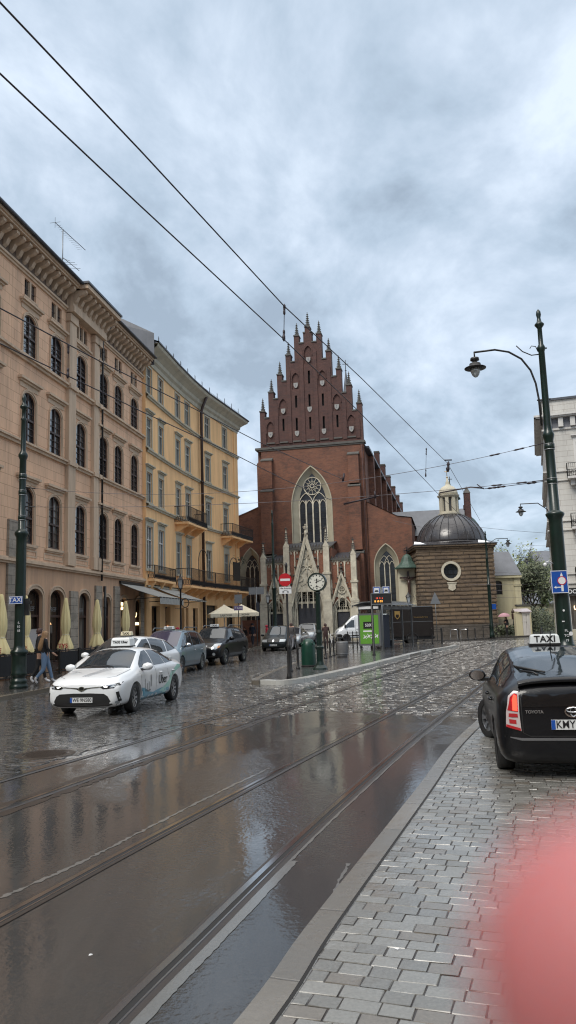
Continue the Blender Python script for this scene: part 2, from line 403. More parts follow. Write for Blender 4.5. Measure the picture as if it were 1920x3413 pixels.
def fabric(name, col, rough=.9, fold=True, sc=(1, 1, .12)):
    t = MT(name); v = t.co(scale=sc)
    f = t.noise(v, 9, 4); t.set('Base Color', t.mix(t.ramp(f, [(.35, 0.0), (.7, .45)]), col, tuple(c*.65 for c in col))); t.set('Roughness', rough)
    t.bump(f, .4, .03); return t.m
m_parasol = fabric('pale_yellow_canvas', (.86, .72, .38))
m_canvas = fabric('cream_canvas', (.80, .72, .55), sc=(1, 1, 1))
m_awning = fabric('grey_awning_canvas', (.36, .355, .33), sc=(1, 1, 1))
def cloth(name, col): return fabric(name, col, .85, sc=(1, 1, .7))
m_denim = cloth('light_denim', (.17, .26, .40)); m_blackc = cloth('black_cloth', (.012, .012, .014)); m_brownc = cloth('brown_cloth', (.06, .032, .03))
m_redc = cloth('red_jacket', (.36, .02, .045)); m_navy = cloth('navy_cloth', (.02, .025, .04)); m_camo = cloth('grey_camouflage_cloth', (.075, .07, .07))
m_pink = cloth('pink_umbrella_cloth', (.45, .25, .29)); m_greyc = cloth('grey_cloth', (.2, .2, .22))
m_skin = flat('skin', (.42, .25, .18), .55); m_blonde = fabric('blonde_hair', (.34, .20, .10), .5, sc=(6, 6, .3)); m_dkhair = fabric('dark_hair', (.05, .022, .018), .6)
m_shoe = flat('white_shoe', (.6, .6, .62), .5); m_sole = flat('dark_shoe', (.02, .02, .02), .6)
# ------------------------------------------------------------------ wet ground materials
TH = R(19.5)
def wet_asphalt():
    t = MT('wet_asphalt'); v = t.co(TH, world=True); st = t.co(TH, (1.0, .14, 1), world=True); wide = t.co(TH, (.55, .2, 1), world=True, loc=(2.3, 1.1, 0))
    a = t.noise(v, 70, 3, .7); b = t.noise(st, 1.5, 6, .6, .4); p = t.noise(wide, 1.1, 5, .6, .6)
    col = t.mix(t.ramp(a, [(.3, 0.0), (.75, 1.0)]), (.003, .0024, .002), (.022, .018, .015))
    col = t.mix(t.ramp(b, [(.45, 0.0), (.72, .5)]), col, (.05, .044, .038))
    t.set('Base Color', col); t.set('Roughness', .55)
    puddle = t.ramp(p, [(.50, 1.0), (.60, 0.0)])                  # 1 = standing water
    streak = t.ramp(b, [(.3, 0.0), (.65, 1.0)])
    rough = t.mix(puddle, t.mix(streak, .04, .15), .012)
    t.set('Coat Weight', 1.0); t.set('Coat IOR', 1.52); t.set('Coat Roughness', rough)
    h0 = a; h = t.math('ADD', t.math('MULTIPLY', a, .11), t.math('ADD', t.math('MULTIPLY', t.noise(v, 22, 3), 1.2), t.math('MULTIPLY', t.noise(t.co(TH, (1.0, .55, 1), world=True), 5.5, 3, .6), 2.2)))
    bs = t.n('ShaderNodeBump'); bs.inputs['Distance'].default_value = .006; t.L.new(h, bs.inputs['Height'])
    t.L.new(t.mix(puddle, .55, .11), bs.inputs['Strength'])
    t.L.new(bs.outputs[0], t.b.inputs['Normal']); t.L.new(bs.outputs[0], t.b.inputs['Coat Normal'])
    return t.m
def wet_setts(name, bw, rh, c1, c2, mortar, ms, dist=.03, coatr=(.08, .3), bumps=.9, warp=.02, rot=TH, patch=True):
    t = MT(name); v = t.co(rot, world=True)
    nz = t.n('ShaderNodeTexNoise'); nz.inputs['Scale'].default_value = 3.0; nz.inputs['Detail'].default_value = 3; t.L.new(v, nz.inputs['Vector'])
    sb = t.n('ShaderNodeVectorMath', operation='SUBTRACT'); t.L.new(nz.outputs['Color'], sb.inputs[0]); sb.inputs[1].default_value = (.5, .5, .5)
    sc = t.n('ShaderNodeVectorMath', operation='SCALE'); t.L.new(sb.outputs[0], sc.inputs[0]); sc.inputs['Scale'].default_value = warp*4
    ad = t.n('ShaderNodeVectorMath', operation='ADD'); t.L.new(v, ad.inputs[0]); t.L.new(sc.outputs[0], ad.inputs[1])
    br = t.n('ShaderNodeTexBrick'); t.L.new(ad.outputs[0], br.inputs['Vector']); br.offset = .47
    br.inputs['Scale'].default_value = 1.0; br.inputs['Brick Width'].default_value = bw; br.inputs['Row Height'].default_value = rh; br.inputs['Mortar Size'].default_value = ms; br.inputs['Mortar Smooth'].default_value = .6
    br.inputs['Color1'].default_value = (*c1, 1); br.inputs['Color2'].default_value = (*c2, 1); br.inputs['Mortar'].default_value = (*mortar, 1)
    a = t.noise(v, 60, 3, .7); p = t.noise(v, .55, 5, .6, .3)
    bw_ = t.n('ShaderNodeRGBToBW'); t.L.new(br.outputs[0], bw_.inputs[0])
    c = t.mix(t.ramp(a, [(.3, 0.0), (.8, .55)]), br.outputs[0], tuple(x*1.5 for x in c1))
    if patch: c = t.mix(t.ramp(p, [(.4, 0.0), (.68, .6)]), c, tuple(x*.55 for x in c2))
    t.set('Base Color', c); t.set('Roughness', .5)
    t.set('Coat Weight', 1.0); t.set('Coat IOR', 1.8)
    t.set('Coat Roughness', t.mix(t.ramp(p, [(.36, 0.0), (.62, 1.0)]), coatr[0], coatr[1]))
    h = t.math('ADD', t.math('MULTIPLY', a, .28), t.math('SUBTRACT', t.math('MULTIPLY', t.noise(v, 7.5, 2), .8), t.math('MULTIPLY', br.outputs['Fac'], 1.3)))
    bs = t.n('ShaderNodeBump'); bs.inputs['Distance'].default_value = dist; bs.inputs['Strength'].default_value = bumps; t.L.new(h, bs.inputs['Height'])
    t.L.new(bs.outputs[0], t.b.inputs['Normal'])
    b2 = t.n('ShaderNodeBump'); b2.inputs['Distance'].default_value = dist*.8; b2.inputs['Strength'].default_value = bumps*.7; t.L.new(h, b2.inputs['Height'])
    t.L.new(b2.outputs[0], t.b.inputs['Coat Normal'])
    return t.m
g_asph = wet_asphalt()
g_cob = wet_setts('wet_cobble_road', .26, .17, (.060, .055, .051), (.028, .026, .024), (.008, .008, .007), .03, .05, (.06, .2), 1.0)
g_sett = wet_setts('wet_grey_granite_setts', .235, .175, (.17, .166, .152), (.095, .09, .08), (.035, .031, .027), .012, .02, (.08, .26), .8, .013)
g_flag = wet_setts('wet_pavement_slabs', .5, .5, (.05, .046, .043), (.036, .033, .031), (.015, .014, .014), .012, .016, (.05, .18), .7, .01)
g_curb = wet_setts('granite_kerb', 40.0, 1.05, (.135, .112, .08), (.085, .072, .054), (.03, .026, .022), .012, .012, (.15, .35), .5, .006)
g_lkerb = wet_setts('pale_granite_kerb', 40.0, 1.1, (.36, .36, .34), (.3, .3, .28), (.05, .05, .05), .012, .008, (.2, .4), .4, .006, patch=False)
g_conc = wet_setts('smooth_wet_concrete', 60, 60, (.10, .10, .096), (.09, .09, .085), (.1, .1, .1), .001, .003, (.08, .2), .3, 0.0, patch=False)
def sheet(pts, z, name, mat, thick=0.0, kind='structure'):
    mb = MB(); P = [Vector((p[0], p[1], G(p[1])+z)) for p in pts]
    tr = tessellate_polygon([[Vector((p[0], p[1], 0)) for p in pts]])
    n = len(P); mb.add(P, [tuple(t) for t in tr])
    if thick:
        Q = [p-Vector((0, 0, thick)) for p in P]
        mb.add(P+Q, [(i, (i+1) % n, (i+1) % n+n, i+n) for i in range(n)])
    o = mb.obj(name, mat); return tag(o, kind=kind)
def smooth_pl(pts, sub=6):
    out = []; n = len(pts)
    P = [Vector((p[0], p[1])) for p in pts]
    for i in range(n-1):
        a = P[max(i-1, 0)]; b = P[i]; c = P[i+1]; d = P[min(i+2, n-1)]
        for k in range(sub):
            t = k/sub; q = .5*((2*b)+(c-a)*t+(2*a-5*b+4*c-d)*t*t+(3*b-a-3*c+d)*t**3); out.append((q.x, q.y))
    out.append((P[-1].x, P[-1].y)); return out
gm = MB(); xs = [-700, 700]; ys = [-60, 15, 105, 1500]
for i in range(3):
    gm.add([(xs[0], ys[i], G(ys[i])), (xs[1], ys[i], G(ys[i])), (xs[1], ys[i+1], G(ys[i+1])), (xs[0], ys[i+1], G(ys[i+1]))], [(0, 1, 2, 3)])
tag(gm.obj('road', g_cob), kind='structure')
kerbR = smooth_pl([(-2.4, -3), (-.95, 2), (-.16, 4.04), (.18, 5.13), (.77, 6.89), (1.6, 9.36), (2.5, 12.1), (3.72, 15.3)])
sheet([(-5.6, -6), (-4.9, 2), (-4.35, 8.2), (-3.9, 11.2), (-3.2, 13.2), (-2.2, 16.2), (-1.4, 15.5), (0.5, 17.6), (2.8, 16.1), (3.6, 15.45)]+[(q[0]-.08, q[1]) for q in kerbR[::-1]]+[(-3, -6)], .004, 'asphalt_road', g_asph)
kerbR = smooth_pl([(-2.4, -3), (-.95, 2), (-.16, 4.04), (.18, 5.13), (.77, 6.89), (1.6, 9.36), (2.5, 12.1), (3.72, 15.3)])
# the flush granite kerb and the sett paving beside it
km = MB(); km.ribbon(kerbR, -.17, 0.0, .010); tag(km.obj('kerb', g_curb), kind='structure')
sheet([(q[0]+.012, q[1]) for q in kerbR]+[(14, 15.3), (40, 8), (40, -8), (-2, -8)], .006, 'pavement', g_sett)
# kerb joint: its shadow line is coloured in as a flat dark strip
km = MB(); km.ribbon(kerbR, 0.0, .02, .008); tag(km.obj('kerb_joint', m_dark), kind='structure')
kerbL = [(-12.6, -5), (-11.4, 6), (-9.6, 16), (-8.35, 22.1), (-7.75, 25.5), (-6.9, 30.5), (-5.9, 37.0), (-4.3, 47.0), (-3.3, 55.0), (-2.75, 61.6), (-2.2, 66), (-1.5, 74)]
sheet(kerbL+[(-2, 110), (-60, 110), (-60, -5)], .125, 'pavement', g_flag, .12)
km = MB(); km.ribbon(smooth_pl(kerbL), -.18, .02, .13, thick=.13); tag(km.obj('kerb', g_curb), kind='structure')
isl = [(-1.2, 26.2), (-1.1, 25.45), (-.41, 24.85), (.3, 25.5), (1.1, 27.2), (2.9, 31.5), (5, 37.3), (7.4, 43.6), (9.9, 48.8), (10.8, 51.3), (10.3, 53.5), (10.8, 56), (9.5, 58.5), (6.2, 58), (3.4, 53), (1.6, 43.6), (-.28, 33)]
sheet(isl, .14, 'tram_platform', g_flag, .14)
km = MB(); km.ribbon(smooth_pl([(-1.1, 25.42), (-.41, 24.85), (.3, 25.5), (1.1, 27.2), (2.9, 31.5), (5, 37.3), (7.4, 43.6), (9.9, 48.8), (10.8, 51.3)]), -.34, .03, .147, thick=.147); tag(km.obj('kerb', g_lkerb), kind='structure')
km = MB(); km.ribbon(smooth_pl([(3.4, 53), (1.6, 43.6), (-.28, 33), (-1.2, 26.2), (-1.1, 25.42)]), -.1, .12, .146, thick=.146); tag(km.obj('kerb', g_curb), kind='structure')
sheet([(2, 74), (5, 66), (11.2, 64.6), (13.8, 63.6), (17.8, 67.4), (21, 69.3), (24, 71.2), (30, 77), (36, 95), (36, 112), (-2, 112), (-2, 78)], .125, 'pavement', g_flag, .12)
sheet([(17, 44), (20, 54.8), (23, 59), (60, 46), (60, 30), (30, 22)], .12, 'pavement', g_flag, .12)
# rails
def G2(p): q = gnd(*p); return (q.x, q.y)
k_ = 1.325
RL3 = [(-2.6, -2), (-1.5, 2.0), (-.94, 4.09), (-.65, 5.06), (-.17, 6.66), (.59, 9.02), (2.17, 13.66), (6.08, 24.48), G2((1754, 2156)), G2((1800, 2140)), G2((1841, 2129))]
RL2 = [(-4.6, -2), (-3.3, 1.9), (-2.02, 5.52), (-1.25, 7.72), (.7, 13.06), (3.01, 19.27), (7.2, 30.2), (11.84, 42.12), (15.48, 51.26), G2((1783, 2132)), G2((1850, 2121))]
RL1 = [(-6.8, -2), (-5.2, 3), (-3.24, 8.78), (-2.33, 11.56), (-.81, 16.05), (1.2, 21.9), (6.08, 35.6), (12.27, 51.99), (17.4, 61.9), G2((1759, 2129)), G2((1850, 2117))]
RL0 = [(-7.9, -2), (-6.1, 4), (-3.88, 10.48), (-3.01, 12.9), (-1.8, 16.52), (.2, 22.2), (5.0, 36.1), (11.1, 52.4), (16.2, 62.6), G2((1700, 2130)), G2((1850, 2115))]
RAILLAB = ['tram rail nearest the camera beside the pale concrete strip', 'second tram rail from the sett pavement, bright polished head', 'third tram rail from the sett pavement, dark and wet', 'farthest tram rail, beside the manhole and the white sedan']
for pl, lab in zip((RL3, RL2, RL1, RL0), RAILLAB):
    P = smooth_pl(pl); e = thing('tram_rail', (0, 0, 0), 0, lab, 'rail', 'tram rails set in the road')
    mb = MB(); mb.ribbon(P, -.085, .09, .009); mb.obj('rail_bed', m_railside, e)
    mb = MB(); mb.ribbon(P, -.052, -.004, .0165, thick=.01); mb.obj('rail_head', m_steel, e)
    mb = MB(); mb.ribbon(P, -.004, .036, .012); mb.obj('groove', m_dark, e)
    mb = MB(); mb.ribbon(P, .036, .048, .0155, thick=.008); mb.obj('guard_lip', m_steel, e)
P3 = smooth_pl(RL3[:5], 8)
km = MB(); km.ribbon(smooth_pl(P3, 4), .08, .17, .0075, jit=.005); km.ribbon(smooth_pl([P3[-1]]+RL3[5:8], 20), .085, .12, .0075, jit=.008); tag(km.obj('concrete_strip', g_conc), kind='structure')
km = MB(); km.ribbon(smooth_pl(RL1[:6], 30), .09, .2, .0075, jit=.03); km.ribbon(smooth_pl(RL1[:6], 30), -.2, -.08, .0075, jit=.03); tag(km.obj('asphalt_seam', m_railside), kind='structure')
mh = MB(); mh.lathe([(0, .014), (.33, .014), (.33, .009)], n=36, smooth=False)
for i in range(-4, 5):
    w = math.sqrt(.31**2-(i*.07)**2); mh.box(-w, w, i*.07-.012, i*.07+.012, .014, .019)
mo = mh.obj('manhole_cover', m_railside, loc=(-3.95, 12.6, 0)); tag(mo, 'round dark manhole cover beside the farthest rail', 'manhole cover')
fr = MB(); fr.lathe([(.36, .009), (.36, .016), (.46, .016), (.46, .009)], n=36, smooth=False); fr.obj('frame', m_railside, mo)
# litter on the wet ground
for i, (px, py, sz, lab, mt) in enumerate([(302, 3195, .016, 'crumpled white scrap of paper on dark asphalt near the bottom', m_signw), (1321, 3176, .02, 'white speck of litter on a granite sett', m_signw), (1210, 2713, .025, 'dark pebble on the asphalt between near rail and kerb', m_dark), (1470, 2855, .016, 'dark pebble on the pale granite setts', m_dark)]):
    q = gnd(px, py); mb = MB()
    mb.add([(sz*random.uniform(-1, 1), sz*random.uniform(-1, 1)*.6, sz*random.uniform(0, .4)) for _ in range(7)], [(0, 1, 2), (2, 3, 4), (4, 5, 6), (6, 0, 3), (1, 4, 5), (0, 2, 5)])
    tag(mb.obj('litter' if i < 2 else 'pebble', mt, loc=(q.x, q.y, q.z+.018)), lab, 'litter' if i < 2 else 'pebble')

# ragged edges where asphalt patches meet
for pts, w_ in ((((0, 2996), (250, 2885), (464, 2777), (696, 2658), (900, 2560)), .018), (((960, 2835), (1125, 2697), (1278, 2565), (1424, 2440)), .014), (((930, 3290), (1060, 3080), (1160, 2880)), .012)):
    km = MB(); km.ribbon(smooth_pl([G2(p) for p in pts], 26), -w_, w_, .0065, jit=w_); tag(km.obj('asphalt_patch_edge', g_conc), kind='structure')
# ------------------------------------------------------------------ real stone setts, each one a slightly tilted block
def stone_mat(name, c, c2, ior=1.5, cr=(.16, .38)):
    t = MT(name); v = t.co(world=True); a = t.noise(v, 55, 4, .7); p = t.noise(v, .7, 5, .65, .4)
    col = t.mix(t.ramp(a, [(.35, 0.0), (.75, 1.0)]), c, c2); t.set('Base Color', col); t.set('Roughness', .55)
    t.set('Coat Weight', 1.0); t.set('Coat IOR', ior); t.set('Coat Roughness', t.mix(t.ramp(p, [(.38, 0.0), (.62, 1.0)]), cr[0], cr[1]))
    h = t.math('ADD', t.math('MULTIPLY', a, .08), t.noise(v, 14, 2)); bs = t.n('ShaderNodeBump'); bs.inputs['Distance'].default_value = .008; bs.inputs['Strength'].default_value = .4; t.L.new(h, bs.inputs['Height'])
    t.L.new(bs.outputs[0], t.b.inputs['Normal']); t.L.new(bs.outputs[0], t.b.inputs['Coat Normal']); return t.m
def inside(x, y, P):
    r = False; n = len(P); j = n-1
    for i in range(n):
        if (P[i][1] > y) != (P[j][1] > y) and x < (P[j][0]-P[i][0])*(y-P[i][1])/(P[j][1]-P[i][1])+P[i][0]: r = not r
        j = i
    return r
RP_ALL = [smooth_pl(p) for p in (RL3, RL2, RL1, RL0)]
def near_rail(x, y, d=.12):
    for P in RP_ALL:
        for i in range(len(P)-1):
            if P[i][1]-.3 <= y <= P[i+1][1]+.3:
                ax, ay = P[i]; bx, by = P[i+1]; L2 = (bx-ax)**2+(by-ay)**2
                if L2 < 1e-9: continue
                t = max(0, min(1, ((x-ax)*(bx-ax)+(y-ay)*(by-ay))/L2))
                if math.hypot(x-ax-t*(bx-ax), y-ay-t*(by-ay)) < d: return True
    return False
def stones(name, ok, bounds, bw, rh, gap, z, mats, tilt, hvar, seed, bev=.012, ust=None):
    rnd = random.Random(seed); ct, st = math.cos(TH), math.sin(TH); vs = []; fs = []; mi = []
    v0, v1, u0, u1 = bounds; row = 0; v = v0
    while v < v1:
        rw = rh*rnd.uniform(.92, 1.08); u = u0+rnd.uniform(-.5, 0)*bw; first = ust is not None
        if first: u = ust(v+rw/2)
        while u < u1:
            w = bw*rnd.uniform(.8, 1.2)*(1 if not first else (.5 if row % 2 else .95)); first = False; cu, cv = u+w/2, v+rw/2+.02*math.sin(u*1.7+v); x = cu*ct+cv*st; y = -cu*st+cv*ct
            if ok(x, y):
                hz = z+rnd.gauss(0, hvar); ta, tb = rnd.gauss(0, tilt), rnd.gauss(0, tilt); a, b = w/2-gap/2, rw/2-gap/2; i = len(vs)
                for k, (ins, dz) in enumerate(((0, -.02), (0, -.004), (bev, .001))):
                    for sx, sy in ((-1, -1), (1, -1), (1, 1), (-1, 1)):
                        q = Vector((sx*(a-ins)+rnd.uniform(-.003, .003), sy*(b-ins)+rnd.uniform(-.003, .003))); zz = hz+dz+q.x*ta+q.y*tb; X, Y = cu+q.x, cv+q.y; xw, yw = X*ct+Y*st, -X*st+Y*ct; vs.append((xw, yw, G(yw)+zz))
                for k in (0, 4):
                    for e in range(4): fs.append((i+k+e, i+k+(e+1) % 4, i+k+4+(e+1) % 4, i+k+4+e))
                fs.append((i+8, i+9, i+10, i+11)); m = rnd.choices(range(len(mats)), weights=[5, 4, 2, 1][:len(mats)])[0]; mi += [len(mats)]*4+[m]*5
            u += w
        v += rw; row += 1
    me = bpy.data.meshes.new(name); me.from_pydata(vs, [], fs)
    for m in mats+[m_railside]: me.materials.append(m)
    me.polygons.foreach_set('material_index', mi); o = bpy.data.objects.new(name, me); link(o); return tag(o, kind='structure')
st_l = [stone_mat('grey_sett_a', (.135, .132, .12), (.21, .205, .19)), stone_mat('grey_sett_b', (.10, .096, .086), (.17, .165, .15)), stone_mat('brown_sett', (.105, .092, .076), (.16, .142, .118)), stone_mat('pale_sett', (.155, .15, .138), (.225, .22, .202))]
st_d = [stone_mat('dark_cobble_a', (.022, .019, .017), (.042, .038, .034), 1.65, (.05, .16)), stone_mat('dark_cobble_b', (.014, .012, .011), (.03, .027, .024), 1.65, (.05, .16)), stone_mat('light_cobble', (.045, .041, .037), (.075, .07, .063), 1.65, (.07, .2))]
KR = [(p[0], p[1]) for p in kerbR]
def kx(y):
    for i in range(len(KR)-1):
        if KR[i][1] <= y <= KR[i+1][1]: t = (y-KR[i][1])/(KR[i+1][1]-KR[i][1]); return KR[i][0]+(KR[i+1][0]-KR[i][0])*t
    return KR[-1][0] if y > KR[-1][1] else KR[0][0]
sheet([(q[0]+.03, q[1]) for q in kerbR if q[1] > 1]+[(10.5, 15.2), (10.5, 1.5)], .0085, 'joint_bed', m_railside)
def ukerb(v):
    ct, st = math.cos(TH), math.sin(TH); a, b = -8.0, 12.0
    for _ in range(40):
        u = (a+b)/2; x, y = u*ct+v*st, -u*st+v*ct
        if x > kx(y)+.03: b = u
        else: a = u
    return b
stones('sett_paving', lambda x, y: 1.5 < y < 15.2 and kx(y) < x < 10.5, (0, 19, -7, 12), .19, .136, .010, .013, st_l, .006, .0012, 5, .0012, ukerb)
ASPH = [(-5.6, -6), (-4.9, 2), (-4.35, 8.2), (-3.9, 11.2), (-3.2, 13.2), (-2.2, 16.2), (-1.4, 15.5), (0.5, 17.6), (2.8, 16.1), (3.7, 15.3), (3.9, -6)]
KL = kerbL+[(40, 74), (40, -5)]
chap_p = [(2, 74), (5, 66), (11.2, 64.6), (13.8, 63.6), (17.8, 67.4), (21, 69.3), (24, 71.2), (40, 90), (-2, 90)]
def okc(x, y):
    if y < 5 or y > 62 or x > 1.2+.42*y+ (6 if y < 30 else 2): return False
    if y < 15.3 and x > kx(y)-.3: return False
    if inside(x, y, ASPH) or not inside(x, y, KL) or inside(x, y, isl) or inside(x, y, chap_p): return False
    if abs(x/y-.06) > .42: return False
    return not near_rail(x, y, .14)
stones('cobble_paving', okc, (4, 66, -22, 8), .19, .125, .018, .0105, st_d, .009, .0015, 9, .003)
# ------------------------------------------------------------------ facades on the left
def arch(cx, hw, z0, zs, rise, n=12):
    P = [(cx-hw, z0)]
    for i in range(n+1):
        a = PI-PI*i/n; P.append((cx+hw*math.cos(a), zs+rise*math.sin(a)))
    P.append((cx+hw, z0)); return P
def rect(x0, x1, z0, z1): return [(x0, z0), (x0, z1), (x1, z1), (x1, z0)]
def pointed(cx, hw, z0, zs, h, n=10):           # gothic arch
    P = [(cx-hw, z0)]
    r = (hw*hw+h*h)/(2*hw)
    for sgn in (-1, 1):
        c = cx - sgn*(r-hw); pts = []
        a1 = math.atan2(h, abs(cx-c)) if r > hw else PI/2
        for i in range(n+1):
            a = a1*i/n; pts.append((c+sgn*r*math.cos(a), zs+r*math.sin(a)))
        if sgn == -1: P += pts
        else: P += pts[::-1][1:]
    P.append((cx+hw, z0)); return P
def inset(P, d, cx, zref):                      # shrink an arch outline about its axis
    out = []
    for x, z in P:
        vx, vz = x-cx, max(z-zref, 0.0); L = math.hypot(vx, vz) or 1
        out.append((x-vx/L*d, (z-vz/L*d) if z > zref else z))
    return out
def arched_window(hw, H, rise, mframe, mglass, trim, reveal=.13, hood=True, band=.15, sill=True, bars=2, hoodz=.62):
    zs = H-rise; P = arch(0, hw, 0, zs, rise)
    w = MB(); Pi = inset(P, .07, 0, zs*.5); yf = reveal-.09
    w.band(P, Pi, yf, yf+.07); w.box(-hw, hw, yf+.002, yf+.068, 0, .08)
    w.box(-.035, .035, yf-.01, yf+.06, .08, H-.06); tz = H*.46; w.box(-hw+.06, hw-.06, yf-.02, yf+.06, tz-.05, tz+.05)
    for k in range(1, bars+1):
        for (a, b) in ((.08, tz-.05), (tz+.05, zs+rise*.3)):
            z = a+(b-a)*k/(bars+1); w.box(-hw+.06, hw-.06, yf+.012, yf+.05, z-.013, z+.013)
    fr = w.obj('window', mframe)
    g = MB(); y1 = reveal-.015; n = len(Pi)
    for s_ in (-1, 1):
        half = [p for p in Pi if p[0]*s_ >= -1e-6]+[(0, 0)]
        half = [(min(max(x, -hw), hw), z) for x, z in half]
        mid = [(0, H-.06), (0, 0.0)]
        pts = [p for p in Pi if p[0]*s_ > .02]
        pts = ([(0, 0)] + pts + [(0, H-.07)]) if s_ < 0 else (pts + [(0, 0), (0, H-.07)])
        pts = sorted(pts, key=lambda p: math.atan2(p[1]-H*.5, p[0]-s_*hw*.5))
        g.add([(x, y1-x*.13 if s_ < 0 else y1+x*.018, z) for x, z in pts], [tuple(range(len(pts)))], 1 if s_ < 0 else 0)
    g.obj('pane', [mglass, m_glassL], fr)
    t = MB()
    if band:
        Po = inset(P, -band, 0, zs*.5); t.band(Po, P, -.05, .02); Po2 = inset(P, -band-.0, 0, zs*.5); Po3 = inset(P, -band+.06, 0, zs*.5); t.band(Po2, Po3, -.085, -.05)
    if sill: t.box(-hw-.3, hw+.3, -.14, .03, -.16, -.03); t.box(-hw-.22, hw+.22, -.08, .03, -.24, -.16)
    if hood:
        z = H+hoodz; t.box(-hw-.22, hw+.22, -.035, .01, H+.16, z-.18)
        t.box(-hw-.32, hw+.32, -.13, .01, z-.18, z-.08); t.box(-hw-.4, hw+.4, -.24, .01, z-.08, z+.04)
    if len(t.v): t.obj('surround', trim, fr)
    return fr
def rect_window(hw, H, mframe, mglass, trim, reveal=.15, hood=True, split=1, transom=.68, trimw=.14, hoodz=.5, bw=.05):
    w = MB(); yf = reveal-.08; Q = rect(-hw, hw, 0, H); Qi = rect(-hw+.06, hw-.06, .06, H-.06)
    w.ring(Q, Qi, yf, yf+.06)
    for k in range(split): 
        x = -hw+2*hw*(k+1)/(split+1); w.box(x-bw/2, x+bw/2, yf-.008, yf+.058, .06, H-.06)
    if transom: w.box(-hw+.06, hw-.06, yf-.012, yf+.055, H*transom-.04, H*transom+.04)
    fr = w.obj('window', mframe)
    g = MB(); y1 = reveal-.015; g.add([(-hw+.04, y1, .04), (0, y1+.02, .04), (0, y1+.02, H-.04), (-hw+.04, y1, H-.04)], [(0, 1, 2, 3)]); g.add([(0, y1, .04), (hw-.04, y1+.012, .04), (hw-.04, y1+.012, H-.04), (0, y1, H-.04)], [(0, 1, 2, 3)])
    g.obj('pane', mglass, fr)
    t = MB()
    if trimw:
        t.ring(rect(-hw-trimw, hw+trimw, -.0-trimw*.6, H+trimw), rect(-hw, hw, 0, H), -.04, .01)
        t.box(-hw-trimw-.06, hw+trimw+.06, -.12, .01, -trimw*.6-.08, -trimw*.6)
    if hood:
        z = H+hoodz; t.box(-hw-trimw, hw+trimw, -.03, .01, H+trimw, z-.14); t.box(-hw-trimw-.06, hw+trimw+.06, -.14, .01, z-.14, z-.06); t.box(-hw-trimw-.12, hw+trimw+.12, -.24, .01, z-.06, z+.03)
    if len(t.v): t.obj('surround', trim, fr)
    return fr
def attic_window(w_, H, n, mframe, mglass, trim):
    w = MB(); hw = w_/2
    for k in range(n-1):
        x = -hw+w_*(k+1)/n; w.box(x-.07, x+.07, -.01, .13, 0, H)
    w.box(-hw-.08, hw+.08, -.06, .01, -.1, -.002)
    fr = w.obj('window', trim); g = MB()
    g.add([(-hw, .12, 0), (hw, .12, 0), (hw, .12, H), (-hw, .12, H)], [(0, 1, 2, 3)])
    for k in range(n):
        x = -hw+w_*(k+.5)/n; g.box(x-.02, x+.02, .08, .115, 0, H, 1)
    g.box(-hw, hw, .085, .115, H*.5-.02, H*.5+.02, 1); g.obj('pane', [mglass, mframe], fr); return fr
ORG = (-18.5*math.cos(R(9)), 18.5*math.sin(R(9)), 0.0)
